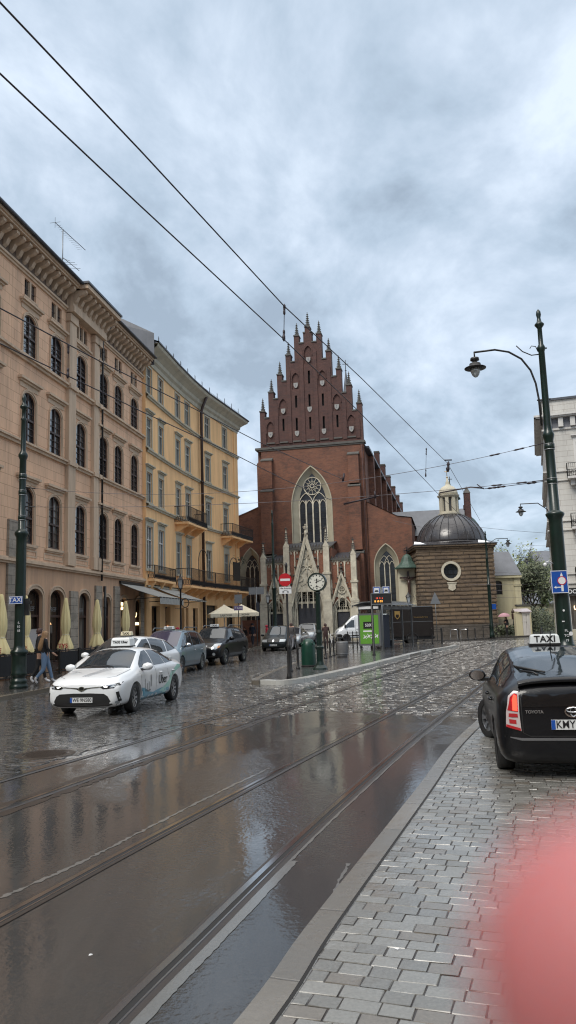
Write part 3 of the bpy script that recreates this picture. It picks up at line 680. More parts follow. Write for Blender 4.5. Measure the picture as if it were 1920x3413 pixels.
def building_A(u0, u1, cols, attic3, label, main):
    e = thing('town_house', ORG, az(9), label, 'building')
    D = 14.0
    HW = .70
    rows = [(6.27, 2.78), (11.32, 2.52), (15.76, 2.14)]
    holes = []
    for c in cols:
        for z, h in rows: holes.append(arch(c, HW-.02, z, z+h-.5, .5))
    att = []
    for i, c in enumerate(cols):
        n, w = (3, 1.7) if (attic3 is not None and i == attic3) else (2, 1.22)
        att.append((c, n, w)); holes.append(rect(c-w/2, c+w/2, 18.8, 19.72))
    # ground floor openings
    if main: ar = [(35.83, .80, 4.12, 'door'), (38.22, .82, 4.15, 'shop'), (41.6, .74, 4.12, 'shop'), (44.95, .6, 4.0, 'door'), (47.75, .66, 4.0, 'sushi'), (50.4, .7, 4.0, 'sushi')]
    else: ar = [(c, .8, 4.12, 'shop') for c in cols]
    lowh = [arch(c, hw, .12, zt-.5, .5) for c, hw, zt, k in ar]
    w = MB(); w.panel(rect(u0, u1, 5.3, 20.6), holes, 0, .14); w.obj('upper_wall', m_wallA, e)
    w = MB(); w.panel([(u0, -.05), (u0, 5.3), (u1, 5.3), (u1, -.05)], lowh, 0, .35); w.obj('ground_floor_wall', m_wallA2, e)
    w = MB(); w.box(u0+.002, u1-.002, .5, D, -.05, 21.2); w.obj('core_wall', m_wallA2, e)
    for x in (u0+.001, u1-.001): w = MB(); w.add([(x, 0, -.05), (x, .6, -.05), (x, .6, 20.6), (x, 0, 20.6)], [(0, 1, 2, 3)]); w.obj('end_wall', m_wallA2, e)
    # mouldings
    t = MB()
    for z, p, h in ((5.18, .16, .10), (5.28, .26, .12), (5.40, .12, .10), (11.0, .14, .14), (11.14, .24, .1), (15.36, .14, .14), (15.5, .26, .12), (19.86, .10, .12), (19.98, .18, .12), (21.06, .86, .10), (21.16, .95, .14)):
        t.box(u0, u1, -p, .002, z, z+h)
    t.obj('string_course', m_trimA, e)
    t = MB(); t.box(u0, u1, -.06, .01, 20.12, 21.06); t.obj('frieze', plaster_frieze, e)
    br = MB(); br.prism([(-.12, 20.98), (.12, 20.98), (.12, 20.3), (-.12, 20.3)], -.10, -.04)
    b = MB(); prof = [(-.78, 21.0), (-.78, 20.86), (-.6, 20.74), (-.34, 20.66), (-.2, 20.4), (-.06, 20.3), (-.06, 21.04)]
    n = len(prof); vs = [(-.13, y, z) for y, z in prof]+[(.13, y, z) for y, z in prof]
    b.add(vs, [tuple(range(n)), tuple(range(n, 2*n))]+[(i, (i+1) % n, (i+1) % n+n, i+n) for i in range(n)])
    br_o = None; k = int((u1-u0)/.62); first = True
    me = b.mesh('bracket', m_trimA)
    for i in range(k):
        u = u0+(i+.5)*(u1-u0)/k; rr = -.42 if (main and 39.0 < u < 43.6) else 0
        ginst('bracket', me, e, (u, rr, 0))
    # roof edge
    t = MB(); t.box(u0-.02, u1+.05, -1.02, .3, 21.3, 21.42); t.add([(u0, -1.0, 21.42), (u1, -1.0, 21.42), (u1, 5.0, 23.3), (u0, 5.0, 23.3), (u0, D, 21.2), (u1, D, 21.2)], [(0, 1, 2, 3), (3, 2, 5, 4), (0, 3, 4), (1, 5, 2)])
    t.obj('roof', m_roofd, e)
    gt = MB(); gt.tube([(u0, -1.08, 21.34), (u1, -1.08, 21.34)], .085, 8); gt.obj('gutter', m_roofd, e)
    # windows
    protos = [arched_window(HW, h, .5, m_frameA, m_glass, m_trimA, hoodz=.58 if i else .5) for i, (z, h) in enumerate(rows)]
    for i, c in enumerate(cols):
        for j, (z, h) in enumerate(rows): place(protos[j], (c, 0, z), e)
    for p in protos:
        for ch in list(p.children): bpy.data.objects.remove(ch)
        bpy.data.objects.remove(p)
    for c, n_, w_ in att:
        f = attic_window(w_, .92, n_, m_frameA, m_glass, m_trimA); f.parent = e; f.location = (c, 0, 18.8)
    # panels under the first floor windows
    for c in cols: t = MB(); t.ring(rect(c-1.1, c+1.1, 5.62, 5.98), rect(c-1.0, c+1.0, 5.7, 5.9), -.03, .002); t.obj('apron_panel', m_trimA, e)
    if main:
        t = MB()
        for a, b_ in ((39.02, 39.92), (42.45, 43.05), (43.02, 43.42)):
            t.box(a, b_, -.22 if b_-a > .5 else -.14, .003, 5.55, 19.3); t.box(a-.08, b_+.08, -.3, .002, 19.3, 19.75); t.box(a-.06, b_+.06, -.28, .002, 5.5, 6.2); t.box(a-.08, b_+.08, -.32, .002, 11.02, 11.26); t.box(a-.08, b_+.08, -.34, .002, 15.38, 15.64)
        t.box(38.9, 43.6, -.52, .003, 19.8, 20.15); t.box(38.8, 43.7, -1.38, -.3, 21.06, 21.31); t.box(38.9, 43.6, -.46, -.05, 20.15, 21.06)
        t.obj('pilaster', m_trimA, e)
        t = MB(); t.box(38.7, 43.8, -1.46, -.9, 21.32, 21.44); t.obj('risalit_eave', m_roofd, e)
        for a, b_, z in ((33.05, 34.1, 7.24), (39.7, 40.65, 4.15), (43.1, 44.0, 4.6), (46.0, 46.85, 4.7), (u1-.75, u1-.02, 4.5)): t = MB(); t.box(a, b_, -.12, .004, -.05, z); t.obj('stone_pier', m_quoin, e)
    # ground floor openings: surround, door or shop window
    for c, hw, zt, kd in ar:
        P = arch(c, hw, .12, zt-.5, .5); Po = inset(P, -.22, c, 1.5); t = MB(); t.band(Po, P, -.06, .02); t.band(Po, inset(P, -.15, c, 1.5), -.1, -.06)
        g = MB(); Pi = inset(P, .09, c, 1.5); y = .28
        n = len(Pi); g.add([(x, y, z) for x, z in Pi], [tuple(range(n))])
        f = MB(); f.band(P, Pi, .16, .27); f.box(c-hw+.08, c+hw-.08, .15, .262, 2.72, 2.84)
        if kd in ('door', 'sushi'):
            f.box(c-.04, c+.04, .17, .262, .12, 2.72); f.box(c-hw+.08, c+hw-.08, .19, .27, .12, .9)
            for s_ in (-1, 1): f.box(c+s_*(hw-.09)-.07, c+s_*(hw-.09)+.07, .17, .26, .12, 2.72)
        else: f.box(c-hw+.08, c+hw-.08, .16, .262, .12, .5)
        fo = f.obj('shop_door' if kd != 'shop' else 'shop_window', m_doorw, e)
        g.obj('glass', m_shopg, fo); t.obj('arch_surround', m_trimA, fo)
        if main and kd != 'sushi' and c < 43:
            txt = upright(text_mesh('BEEF', .3, m_signg, .002)); ginst('lettering', txt, fo, (c-.05, .13, 3.12))
            lo = MB(); lo.tube([(c-.52+.09*math.cos(a), .13, 3.18+.13*math.sin(a)) for a in [PI*(1+k/8) for k in range(9)]], .022, 5); lo.tube([(c-.61, .13, 3.18), (c-.61, .13, 3.32)], .022, 5); lo.tube([(c-.43, .13, 3.18), (c-.43, .13, 3.32)], .022, 5); lo.obj('emblem', m_signg, fo)
    return e
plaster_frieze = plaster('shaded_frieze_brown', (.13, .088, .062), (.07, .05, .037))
colsA = [34.85, 37.8, 41.0, 44.3, 46.78, 49.7]
bA = building_A(33.05, 51.35, colsA, 2, 'peach four-storey town house with arched windows and a bracketed cornice, behind the yellow parasols', True)
bL = building_A(15.0, 33.04, [16.6, 19.6, 22.6, 25.6, 28.4, 31.15], None, 'peach town house at the left edge of the photo, cut off by the frame', False)
def drainpipe(parent, x, y, z0, z1, m, r=.06, name='drainpipe', kink=None):
    t = MB()
    if kink: t.tube([(kink[0], kink[1], z1+.9), (x, y-.02, z1), (x, y, z1-.4), (x, y, z0)], r, 8)
    else: t.tube([(x, y, z1), (x, y, z0)], r, 8)
    z = z0+1.0
    while z < z1-.5: t.lathe([(r+.02, 0), (r+.02, .06)], (x, y, z), 8); z += 2.2
    return t.obj(name, m, parent)
drainpipe(bA, 43.72, -.2, 4.9, 20.2, m_iron, .06, kink=(43.95, -.9)); drainpipe(bA, 44.22, -.2, .1, 4.6, m_iron, .08)
mb = MB(); mb.box(44.42, 44.66, -.04, .0, 4.28, 4.62); mb.obj('house_number_plate', m_iron, bA)
mb = MB(); mb.box(44.62, 44.8, -.05, .0, 1.5, 2.1); mb.obj('mail_box', m_doorw, bA)
# warm lamps and neon seen inside the shops
mb = MB(); mb.lathe([(.02, .28), (.1, .24), (.26, 0), (.24, 0)], (37.55, .22, 2.35), 12); mb.obj('hanging_lamp', m_lampw, bA)
ginst('neon_sign', upright(text_mesh('SUSHI', .28, m_neon, .01, .004)), bA, (47.55, .1, 3.62)); ginst('neon_sign', upright(text_mesh('RAMEN', .28, m_neon, .01, .004)), bA, (47.55, .1, 3.34))
ginst('neon_sign', upright(text_mesh('SUSHI IN', .26, m_neon, .01, .004)), bA, (50.3, .1, 2.35))
mb = MB(); mb.tube([(50.2+.16*math.cos(a), .1, 3.1+.3*math.sin(a)) for a in [PI*(1.2+k*.1) for k in range(9)]], .018, 5); mb.obj('neon_sign', m_neon, bA)
# aerial, chimney cowl on roof
ae = thing('tv_aerial', Vector(ORG)+Matrix.Rotation(az(9), 3, 'Z') @ Vector((37.6, -.4, 21.45)), az(9), 'tall thin television aerial standing on the roof edge of the peach house', 'aerial')
mb = MB(); mb.tube([(0, 0, -.2), (0, 0, 2.55)], .03, 6); mb.obj('mast', m_pole, ae)
mb = MB(); mb.tube([(-.95, 0, 2.5), (2.3, -.3, 2.5)], .02, 5); mb.tube([(-.95, -.3, 2.5), (-.95, .3, 2.5)], .012, 4)
for k in range(14): mb.tube([(-.6+k*.21, -.16-.0*k, 2.5), (-.6+k*.21, .12, 2.5)], .007, 4)
mb.tube([(-.95, 0, 2.2), (-.95, 0, 2.8)], .012, 4); mb.obj('long_antenna', m_pole, ae)
mb = MB(); mb.tube([(0, 0, .95), (1.7, -.2, .95)], .018, 5)
for x in (.2, .8, 1.1, 1.55): mb.tube([(x, -.35, .8+.2*(x > .5)), (x, .35, 1.1)], .012, 4)
mb.obj('short_antenna', m_pole, ae)
cc = MB(); cc.lathe([(.12, 0), (.12, .5), (.26, .56), (.24, .66), (.0, .72)], n=12); co = cc.obj('chimney_cowl', m_roofg, loc=Vector(ORG)+Matrix.Rotation(az(9), 3, 'Z') @ Vector((36.0, -.2, 21.5))); tag(co, 'small round metal chimney cowl on the roof edge left of the aerial', 'chimney cowl')
# ------------------------------------------------------------------ apricot building B along a bent line
BP = [(-9.9, 54.2), (-9.16, 59.05), (-8.56, 62.4), (-7.63, 66.6), (-4.96, 75.5)]
eB = thing('corner_house', (BP[0][0], BP[0][1], 0), 0, 'apricot yellow four-storey corner house with cream window frames and iron balconies', 'building')
PB = [Vector((p[0]-BP[0][0], p[1]-BP[0][1])) for p in BP]
dirs = [(PB[i+1]-PB[i]).normalized() for i in range(4)]; lens = [(PB[i+1]-PB[i]).length for i in range(4)]
cum = [0]
for l in lens: cum.append(cum[-1]+l)
PB0 = PB[0]-dirs[0]*.6
def bseg(d):
    for i in range(4):
        if d <= cum[i+1] or i == 3: return i
def bpos(d, off=0.0, z=0.0):
    i = bseg(d); p = PB[i]+dirs[i]*(d-cum[i]); n = Vector((dirs[i].y, -dirs[i].x)); q = p+n*off; return Vector((q.x, q.y, z))
def brot(d): i = bseg(d); return math.atan2(dirs[i].y, dirs[i].x)
def bline(off, ends=(0.0, 0.0)):                   # offset line round the bends; right normal is outwards
    pts = [PB0-dirs[0]*ends[0]]+PB[1:4]+[PB[4]+dirs[3]*ends[1]]; ds = [dirs[0], None, None, None, dirs[3]]; out = []
    for i, p in enumerate(pts):
        if i == 0: d = dirs[0]; k = 1
        elif i == 4: d = dirs[3]; k = 1
        else: d = (dirs[i-1]+dirs[i]).normalized(); k = 1/max(.5, d.dot(dirs[i]))
        out.append(p+Vector((d.y, -d.x))*off*k)
    return out
RT = Vector((-dirs[3].y, dirs[3].x))               # direction of the end wall, running back from the corner
def sweep(mb, prof, wrap=8.0, mi=0):               # prof: list of (off, z) closed profile
    rows = []
    for off, z in prof:
        L = bline(off, (0, off)); c = L[-1]; rows.append([Vector((q.x, q.y, z)) for q in L]+[Vector((c.x+RT.x*wrap, c.y+RT.y*wrap, z))])
    n = len(prof); m = len(rows[0]); vs = [v for r in rows for v in r]
    mb.add(vs, [(i*m+j, i*m+j+1, ((i+1) % n)*m+j+1, ((i+1) % n)*m+j) for i in range(n) for j in range(m-1)], mi)
colB = [(0.12, 0), (2.8, 0), (7.0, 1), (9.45, 2), (14.35, 3), (18.6, 3)]
rowB = [(18.98, 1.95, False), (14.98, 2.15, True), (10.95, 2.15, True)]
shopB = [(.5, 2.3, 3.6), (3.6, 6.1, 3.6), (7.6, 8.25, 3.6), (8.6, 9.2, 3.6), (10.3, 11.5, 3.6), (13.6, 16.1, 3.9), (18.3, 20.4, 3.9)]
up = [MB() for _ in range(4)]
for i in range(4):
    M_ = Matrix.Translation((PB[i].x, PB[i].y, 0)) @ Matrix.Rotation(math.atan2(dirs[i].y, dirs[i].x), 4, 'Z')
    x0 = -.6 if i == 0 else 0.0; x1 = lens[i]
    holes = []
    for c, s_ in colB:
        if s_ != i: continue
        for z, h, _ in rowB: holes.append(rect(c-cum[i]-.55, c-cum[i]+.55, z, z+h))
        if c > 5: holes.append(rect(c-cum[i]-.55, c-cum[i]+.55, 6.2, 8.75))
        else: holes.append(rect(c-cum[i]-.62, c-cum[i]+.62, 6.2, 9.2))
    up[i].M = M_; up[i].panel(rect(x0, x1, 5.05, 21.3), holes, 0, .16); up[i].obj('upper_wall', m_wallB, eB)
    w = MB(); w.M = M_; lows = [rect(max(a-cum[i], x0+.05), min(b-cum[i], x1-.05), .1, zt) for a, b, zt in shopB if bseg((a+b)/2) == i]
    w.panel(rect(x0, x1, -.05, 5.05), lows, 0, .4); w.obj('ground_floor_wall', m_wallB, eB)
for (a, b, zt) in shopB:
    d = (a+b)/2; i = bseg(d); g = MB(); M_ = Matrix.Translation(bpos(d)) @ Matrix.Rotation(brot(d), 4, 'Z'); g.M = M_; hw = (b-a)/2
    g.add([(-hw, .34, .1), (hw, .34, .1), (hw, .34, zt), (-hw, .34, zt)], [(0, 1, 2, 3)]); go = g.obj('shop_window', m_shopg, eB)
    f = MB(); f.M = M_; f.ring(rect(-hw, hw, .1, zt), rect(-hw+.08, hw-.08, .5, zt-.1), .26, .33); f.box(-hw+.08, hw-.08, .27, .32, zt*.68, zt*.68+.06); f.obj('shop_frame', m_iron, go)
w = MB(); L0 = bline(-.45); c = L0[-1]
base = [(q.x, q.y) for q in L0]+[(c.x+RT.x*11, c.y+RT.y*11), (L0[0].x-9, L0[0].y+2)]
w.slab(base, -.05, 21.3); w.obj('core_wall', m_wallB, eB)
w = MB(); e0 = PB[4]; e1 = PB[4]+RT*11
w.add([(e0.x, e0.y, -.05), (e1.x, e1.y, -.05), (e1.x, e1.y, 21.3), (e0.x, e0.y, 21.3)], [(0, 1, 2, 3)])
a0 = PB0; w.add([(a0.x, a0.y, -.05), (a0.x-3, a0.y+.4, -.05), (a0.x-3, a0.y+.4, 21.3), (a0.x, a0.y, 21.3)], [(0, 1, 2, 3)]); w.obj('end_wall', m_wallB, eB)
t = MB()
for z in (18.62, 14.62, 10.62): sweep(t, [(-.01, z-.1), (.12, z-.1), (.12, z), (.22, z+.04), (.22, z+.12), (-.01, z+.16)])
sweep(t, [(-.01, 4.9), (.15, 4.9), (.15, 5.0), (-.01, 5.0)])
t.obj('string_course', m_trimB, eB)
t = MB(); sweep(t, [(-.01, 21.15), (.1, 21.15), (.14, 21.45), (.3, 21.6), (.34, 21.85), (.62, 22.1), (.9, 22.3), (.98, 22.5), (-.01, 22.5)], 11); t.obj('cornice', m_trimB, eB)
t = MB(); sweep(t, [(-.3, 22.52), (1.05, 22.52), (1.05, 22.64), (-.3, 22.9)], 11)
Lr = bline(1.0, (0, 1.0)); Lk = bline(-5.0, (0, -5)); m = len(Lr)
t.add([(q.x, q.y, 22.63) for q in Lr]+[(q.x, q.y, 25.2) for q in Lk], [(j, j+1, m+j+1, m+j) for j in range(m-1)])
c1 = Lr[-1]; k1_ = Lk[-1]; t.add([(c1.x, c1.y, 22.63), (c1.x+RT.x*12, c1.y+RT.y*12, 22.63), (k1_.x+RT.x*6, k1_.y+RT.y*6, 25.2), (k1_.x, k1_.y, 25.2)], [(0, 1, 2, 3)])
t.add([(Lr[0].x, Lr[0].y, 22.5), (Lr[0].x-6, Lr[0].y+.8, 22.5), (Lk[0].x, Lk[0].y, 25.2)], [(0, 1, 2)])
t.obj('roof', m_roofd, eB)
# fire wall above the lower neighbour's roof
t = MB(); q0 = Lr[0]; t.add([(q0.x-.3, q0.y-.1, 20.8), (q0.x-7, q0.y+1, 20.8), (q0.x-7, q0.y+1, 25.6), (q0.x-4.2, q0.y+.6, 25.4), (q0.x-.3, q0.y-.1, 23.2)], [(0, 1, 2, 3, 4)]); t.obj('gable_sheet', m_roofg, eB)
t = MB()                                         # snow guards along the roof edge
for k in range(12):
    d = .8+k*1.85; p = bpos(min(d, 21.8), .55, 22.75)
    for s_ in (-.12, .12): t.tube([p+Vector((0, s_, 0)), p+Vector((0, s_, .75))], .02, 4)
    t.tube([p+Vector((0, -.12, .45)), p+Vector((0, .12, .45))], .02, 4)
for z in (22.95, 23.12): t.tube([bpos(9.0, .55, z), bpos(12.6, .55, z), bpos(21.8, .55, z)], .015, 4)
t.obj('snow_guard', m_pole, eB)
pr = [rect_window(.55, h, m_frameB, m_glassB, m_trimB, hood=hd) for z, h, hd in rowB]
prl = rect_window(.55, 2.55, m_frameB, m_glassB, m_trimB, hood=True, hoodz=.75); prt = rect_window(.62, 3.0, m_frameW, m_glassB, m_trimB, hood=True, hoodz=.5, split=1, trimw=.2)
for c, s_ in colB:
    for j, (z, h, hd) in enumerate(rowB): place(pr[j], bpos(c, 0, z), eB, rz=brot(c))
    place(prl if c > 5 else prt, bpos(c, 0, 6.2), eB, rz=brot(c))
for p in pr+[prl, prt]:
    for ch in list(p.children): bpy.data.objects.remove(ch)
    bpy.data.objects.remove(p)
def pipeB(d, z0, z1, off=.28, r=.13):
    t = MB(); t.tube([bpos(d, .8, 22.2), bpos(d, off+.15, 21.4), bpos(d, off, 20.9), bpos(d, off, z0)], r, 10)
    for z in (18.5, 14.5, 10.5): t.lathe([(r+.03, 0), (r+.03, .15)], bpos(d, off, z), 10)
    return t.obj('drainpipe', m_doorw, eB)
pipeB(12.35, .1, 21)
t = MB(); M_ = Matrix.Translation(bpos(21.2)) @ Matrix.Rotation(brot(21.2), 4, 'Z'); t.M = M_
t.box(-.3, .69, -.08, .01, 5.1, 21.2); t.obj('corner_pilaster', m_wallB, eB)
# stone feet of the shop piers
t = MB()
for a, b in ((2.35, 3.55), (6.15, 7.5), (9.3, 10.2), (11.6, 12.3), (12.7, 13.5), (16.2, 18.2), (20.5, 21.9)):
    d = (a+b)/2
    if bseg(a) != bseg(b): continue
    t = MB(); t.M = Matrix.Translation(bpos(d)) @ Matrix.Rotation(brot(d), 4, 'Z'); t.box(-(b-a)/2, (b-a)/2, -.1, .02, -.05, 1.5); t.obj('stone_pier_foot', m_quoin, eB)
def balcony(d0, d1, z, out, h, wrap=0.0, slab=.16, nb=.13):
    ds = [d0]+[c_ for c_ in cum[1:4] if d0 < c_ < d1]+[d1]
    outer = [bpos(d, out) for d in ds]; inner = [bpos(d, -.02) for d in ds]
    if wrap:
        cpt = PB[4]; dd = dirs[3]; nn = Vector((dd.y, -dd.x)); q = cpt+nn*out+dd*wrap; outer[-1] = Vector((q.x, q.y, 0)); q2 = q+RT*3.2; outer.append(Vector((q2.x, q2.y, 0))); inner[-1] = Vector((cpt.x, cpt.y, 0)); q3 = cpt+RT*3.2; inner.append(Vector((q3.x, q3.y, 0)))
    s_ = MB(); loop = [(p.x, p.y) for p in outer]+[(p.x, p.y) for p in inner[::-1]]
    s_.slab(loop, z-slab, z)
    for d in [d0+.4+k*(min(d1, 21.8)-d0-.8)/max(1, int((d1-d0)/1.9)) for k in range(int((d1-d0)/1.9)+1)]:
        s_.M = Matrix.Translation(bpos(min(d, 21.7))) @ Matrix.Rotation(brot(min(d, 21.7)), 4, 'Z')
        s_.add([(-.1, 0, z-slab), (-.1, -out*.9, z-slab), (-.1, -out*.85, z-slab-.12), (-.1, 0, z-slab-.7), (.1, 0, z-slab), (.1, -out*.9, z-slab), (.1, -out*.85, z-slab-.12), (.1, 0, z-slab-.7)], [(0, 1, 2, 3), (4, 5, 6, 7), (0, 1, 5, 4), (1, 2, 6, 5), (2, 3, 7, 6)])
        s_.M = None
    so_ = s_.obj('balcony', m_wallB, eB)
    r = MB(); path = ([inner[0]] if True else [])+outer+([] if wrap else [inner[-1]])
    path = [Vector((p.x, p.y, 0)) for p in path]
    for zz in (z+.06, z+h*.35, z+h): r.tube([p+Vector((0, 0, zz)) for p in path], .028 if zz > z+h-.01 else .02, 5)
    for a, b in zip(path[:-1], path[1:]):
        n = max(1, int((b-a).length/nb))
        for k in range(n+1):
            p = a.lerp(b, k/n); r.tube([p+Vector((0, 0, z+.02)), p+Vector((0, 0, z+h))], .012 if k else .03, 4, cap=False)
            if k < n:
                q = a.lerp(b, (k+.5)/n); r.add([(q.x-.03, q.y, z+.1), (q.x+.03, q.y, z+.1), (q.x+.03, q.y+.01, z+h*.32), (q.x-.03, q.y+.01, z+h*.32)], [(0, 1, 2, 3)])
    r.obj('railing', m_iron, so_); return so_
balcony(-.3, 4.7, 5.45, .5, .95); balcony(6.0, 10.9, 10.25, 1.15, 1.25); balcony(17.2, 21.9, 10.3, 1.15, 1.15, wrap=1.0); balcony(6.2, 21.9, 5.25, 1.25, 1.35, wrap=1.2)
# iron arches with a hanging board over the long balcony
for d, rad in ((9.6, 1.15), (17.3, 1.05)):
    mb = MB(); p = bpos(d, 1.2, 7.3); dr = dirs[bseg(d)]
    mb.tube([p+Vector((dr.x, dr.y, 0))*(rad*math.cos(a))+Vector((0, 0, rad*.9*math.sin(a))) for a in [PI*k/12 for k in range(13)]], .035, 5)
    mb.tube([p-Vector((dr.x, dr.y, 0))*rad, p-Vector((dr.x, dr.y, 0))*rad+Vector((0, 0, -1.2))], .03, 5); mb.obj('iron_arch', m_iron, eB)
mb = MB(); p = bpos(17.9, 1.25, 6.1); mb.M = Matrix.Translation(p) @ Matrix.Rotation(brot(17.9), 4, 'Z'); mb.box(-.85, .85, -.04, .04, .05, 1.75); mb.obj('menu_board', m_ink, eB)
mb = MB(); p = bpos(18.9, 1.3, 8.0)
for k in range(60):
    q = p+Vector((random.gauss(0, .28), random.gauss(0, .2), random.gauss(0, .28))); s_ = .12
    mb.add([q+Vector((random.uniform(-s_, s_), random.uniform(-s_, s_), random.uniform(-s_, s_))) for _ in range(3)], [(0, 1, 2)])
mb.obj('hanging_wreath', flat('dark_leaf', (.02, .035, .018), .7), eB)
# lettering LAJKONIK on the fascia
ginst('shop_lettering', upright(text_mesh('LAJKONIK', .62, m_signw, .03, .01)), eB, bpos(19.4, .02, 3.55)+Vector((0, 0, -.15)), (0, 0, brot(19.4)))
mb = MB(); mb.M = Matrix.Translation(bpos(4.9, -.2)) @ Matrix.Rotation(brot(4.8), 4, 'Z'); mb.box(-.1, .02, 0, .03, .6, 2.2); mb.box(.12, .22, 0, .03, .6, 2.2); mb.obj('lit_shop_strip', m_lampw, eB)
# awnings
def awning(name, org, rz, x0, x1, z1, out, z0, val, label, cat='awning'):
    e = thing(name, org, rz, label, cat)
    m_ = MB(); n = 8
    for k in range(n):
        a = k/n; b = (k+1)/n
        za = z1+(z0-z1)*a-.05*math.sin(PI*a); zb = z1+(z0-z1)*b-.05*math.sin(PI*b)
        m_.add([(x0, -out*a, za), (x1, -out*a, za), (x1, -out*b, zb), (x0, -out*b, zb)], [(0, 1, 2, 3)])
        m_.add([(x0, -out*a, za-.02), (x1, -out*a, za-.02), (x1, -out*b, zb-.02), (x0, -out*b, zb-.02)], [(0, 1, 2, 3)])
    m_.obj('canopy', m_awning, e)
    v = MB(); n = 24; top = []
    for k in range(n+1):
        x = x0+(x1-x0)*k/n; y = -out-.02+.02*math.sin(k*2.1); top += [(x, y, z0), (x, y-.01, z0-val)]
    v.add(top, [(2*k, 2*k+1, 2*k+3, 2*k+2) for k in range(n)]); v.obj('valance', m_awning, e)
    f = MB(); f.tube([(x0, -out, z0), (x1, -out, z0)], .04, 6); f.box(x0, x1, -.14, -.01, z1-.02, z1+.14)
    for x in (x0+.06, x1-.06): f.tube([(x, -.05, z0-.1), (x, -out, z0)], .025, 5)
    f.obj('frame', m_iron, e); return e
awning('awning', ORG, az(9), 46.95, 52.0, 4.95, 2.7, 3.95, .42, 'grey canvas awning over the sushi restaurant at the right end of the peach house')
awning('awning', (bpos(1.2).x+BP[0][0], bpos(1.2).y+BP[0][1], 0), brot(1.2), -.2, 5.2, 4.95, 2.4, 4.0, .08, 'smaller grey awning at the left end of the apricot corner house')
# ------------------------------------------------------------------ brick church
N0 = atY(868, 1800, 81.5); CHO = (N0.x, N0.y, 0.0)
ch = thing('brick_church', CHO, az(102), 'red brick gothic church with a stepped gable, pinnacles and a pale stone porch', 'church')
CX = 5.86
half = [(.3, 20.95), (.3, 25.0), (.84, 25.0), (.84, 24.25), (1.3, 24.25), (1.3, 27.1), (1.88, 27.1), (1.88, 26.3), (2.33, 26.3), (2.33, 29.0), (2.88, 29.0), (2.88, 28.2), (3.35, 28.2), (3.35, 31.1), (3.92, 31.1), (3.92, 30.28), (4.35, 30.28), (4.35, 33.2), (4.9, 33.2), (4.9, 32.3), (5.4, 32.3), (5.4, 33.45), (5.58, 33.45), (5.58, 34.1)]
outl = half + [(2*CX-x, z) for x, z in half[::-1]]
slits = [(5.88, 27.7, 29.15), (4.38, 25.15, 26.5), (5.85, 25.15, 26.5), (7.31, 25.1, 26.45), (2.9, 22.7, 24.05), (4.37, 22.65, 24.0), (5.84, 22.65, 24.0), (7.31, 22.6, 23.95), (8.78, 22.6, 23.95)]
niche = [(5.86, 29.9, 32.0), (4.4, 27.2, 29.1), (7.32, 27.2, 29.1), (2.92, 24.4, 26.3), (8.8, 24.4, 26.3), (1.45, 21.6, 23.9), (10.25, 21.6, 23.9)]
g = MB()
g.panel(outl, [rect(x-.11, x+.11, a, b) for x, a, b in slits]+[pointed(x, .42, a, b-.75, .75, 6) for x, a, b in niche], 0, .1)
n = len(outl); g.add([(x, 0, z) for x, z in outl]+[(x, .9, z) for x, z in outl], [(i, (i+1) % n, (i+1) % n+n, i+n) for i in range(n)])
tr = tessellate_polygon([[Vector((x, z, 0)) for x, z in outl]]); g.add([(x, .9, z) for x, z in outl], [tuple(t) for t in tr])
g.box(1.0, 1.9, .101, .34, 21.2, 24.2); g.box(9.8, 10.7, .101, .34, 21.2, 24.2); g.box(2.45, 3.4, .101, .34, 24.2, 26.3); g.box(8.3, 9.3, .101, .34, 24.2, 26.3); g.box(3.9, 4.9, .101, .34, 27, 29.2); g.box(6.85, 7.8, .101, .34, 27, 29.2); g.box(5.4, 6.35, .101, .34, 29.7, 32.2); g.box(2.5, 9.3, .36, .39, 22.3, 28.0, 1); g.box(5.4, 6.4, .36, .39, 27.5, 29.5, 1)
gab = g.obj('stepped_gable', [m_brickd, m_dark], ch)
t = MB()
for x in (2.15, 3.62, 5.1, 6.58, 8.05, 9.55, .75, 10.95):
    zt = 24.2-.4 if x < 2 or x > 9.7 else (26.0 if x < 3 or x > 8.5 else (29.9 if x < 4.4 or x > 7.3 else 31.9)); t.box(x-.2, x+.2, -.1, .001, 21.25, zt-.6); t.prism([(x-.2, zt-.6), (x+.2, zt-.6), (x, zt-.2)], -.1, .001)
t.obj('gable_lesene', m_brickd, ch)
for x, a, b in niche: t = MB(); P = pointed(x, .5, a+.9, b-.8, .85, 6); t.band(P, inset(P, .1, x, b-1.2), -.06, .02); t.obj('niche_moulding', m_brickd, ch)
for k in range(7): t = MB(); x = 1.45+k*1.466; t.box(x-.45, x+.45, -.12, .01, 21.35, 21.5); t.obj('niche_sill', m_capst, ch)
sm = MB(); sm.prism([(-.26, .26), (-.26, -.05), (-.16, -.26), (0, -.36), (.16, -.26), (.26, -.05), (.26, .26)], -.06, 0); 
sme = sm.mesh('shield', m_shield); 
for i, (x, z) in enumerate([(5.88, 30.4), (4.4, 27.65), (7.31, 27.62), (2.92, 24.9), (5.84, 24.85), (8.78, 24.85), (1.44, 22.4), (4.37, 22.3), (7.3, 22.3), (10.24, 22.3)]):
    so_ = ginst('shield', sme, ch, (x, -.02, z), (0, 0, 0)); so_.scale = (.9, 1, .95)
    c_ = MB(); 
    for k in range(4):
        px, pz = random.uniform(-.12, .08), random.uniform(-.18, .08); c_.box(px, px+random.uniform(.05, .12), -.066, -.058, pz, pz+random.uniform(.05, .14))
    c_.obj('emblem', m_greyc, so_)
t = MB()                                             # copings on each step and pillar
for (a, b) in zip(outl[:-1], outl[1:]):
    if abs(a[1]-b[1]) < .01 and abs(a[0]-b[0]) > .15: x0, x1 = sorted((a[0], b[0])); t.box(x0-.04, x1+.04, -.08, .98, a[1]-.02, a[1]+.12)
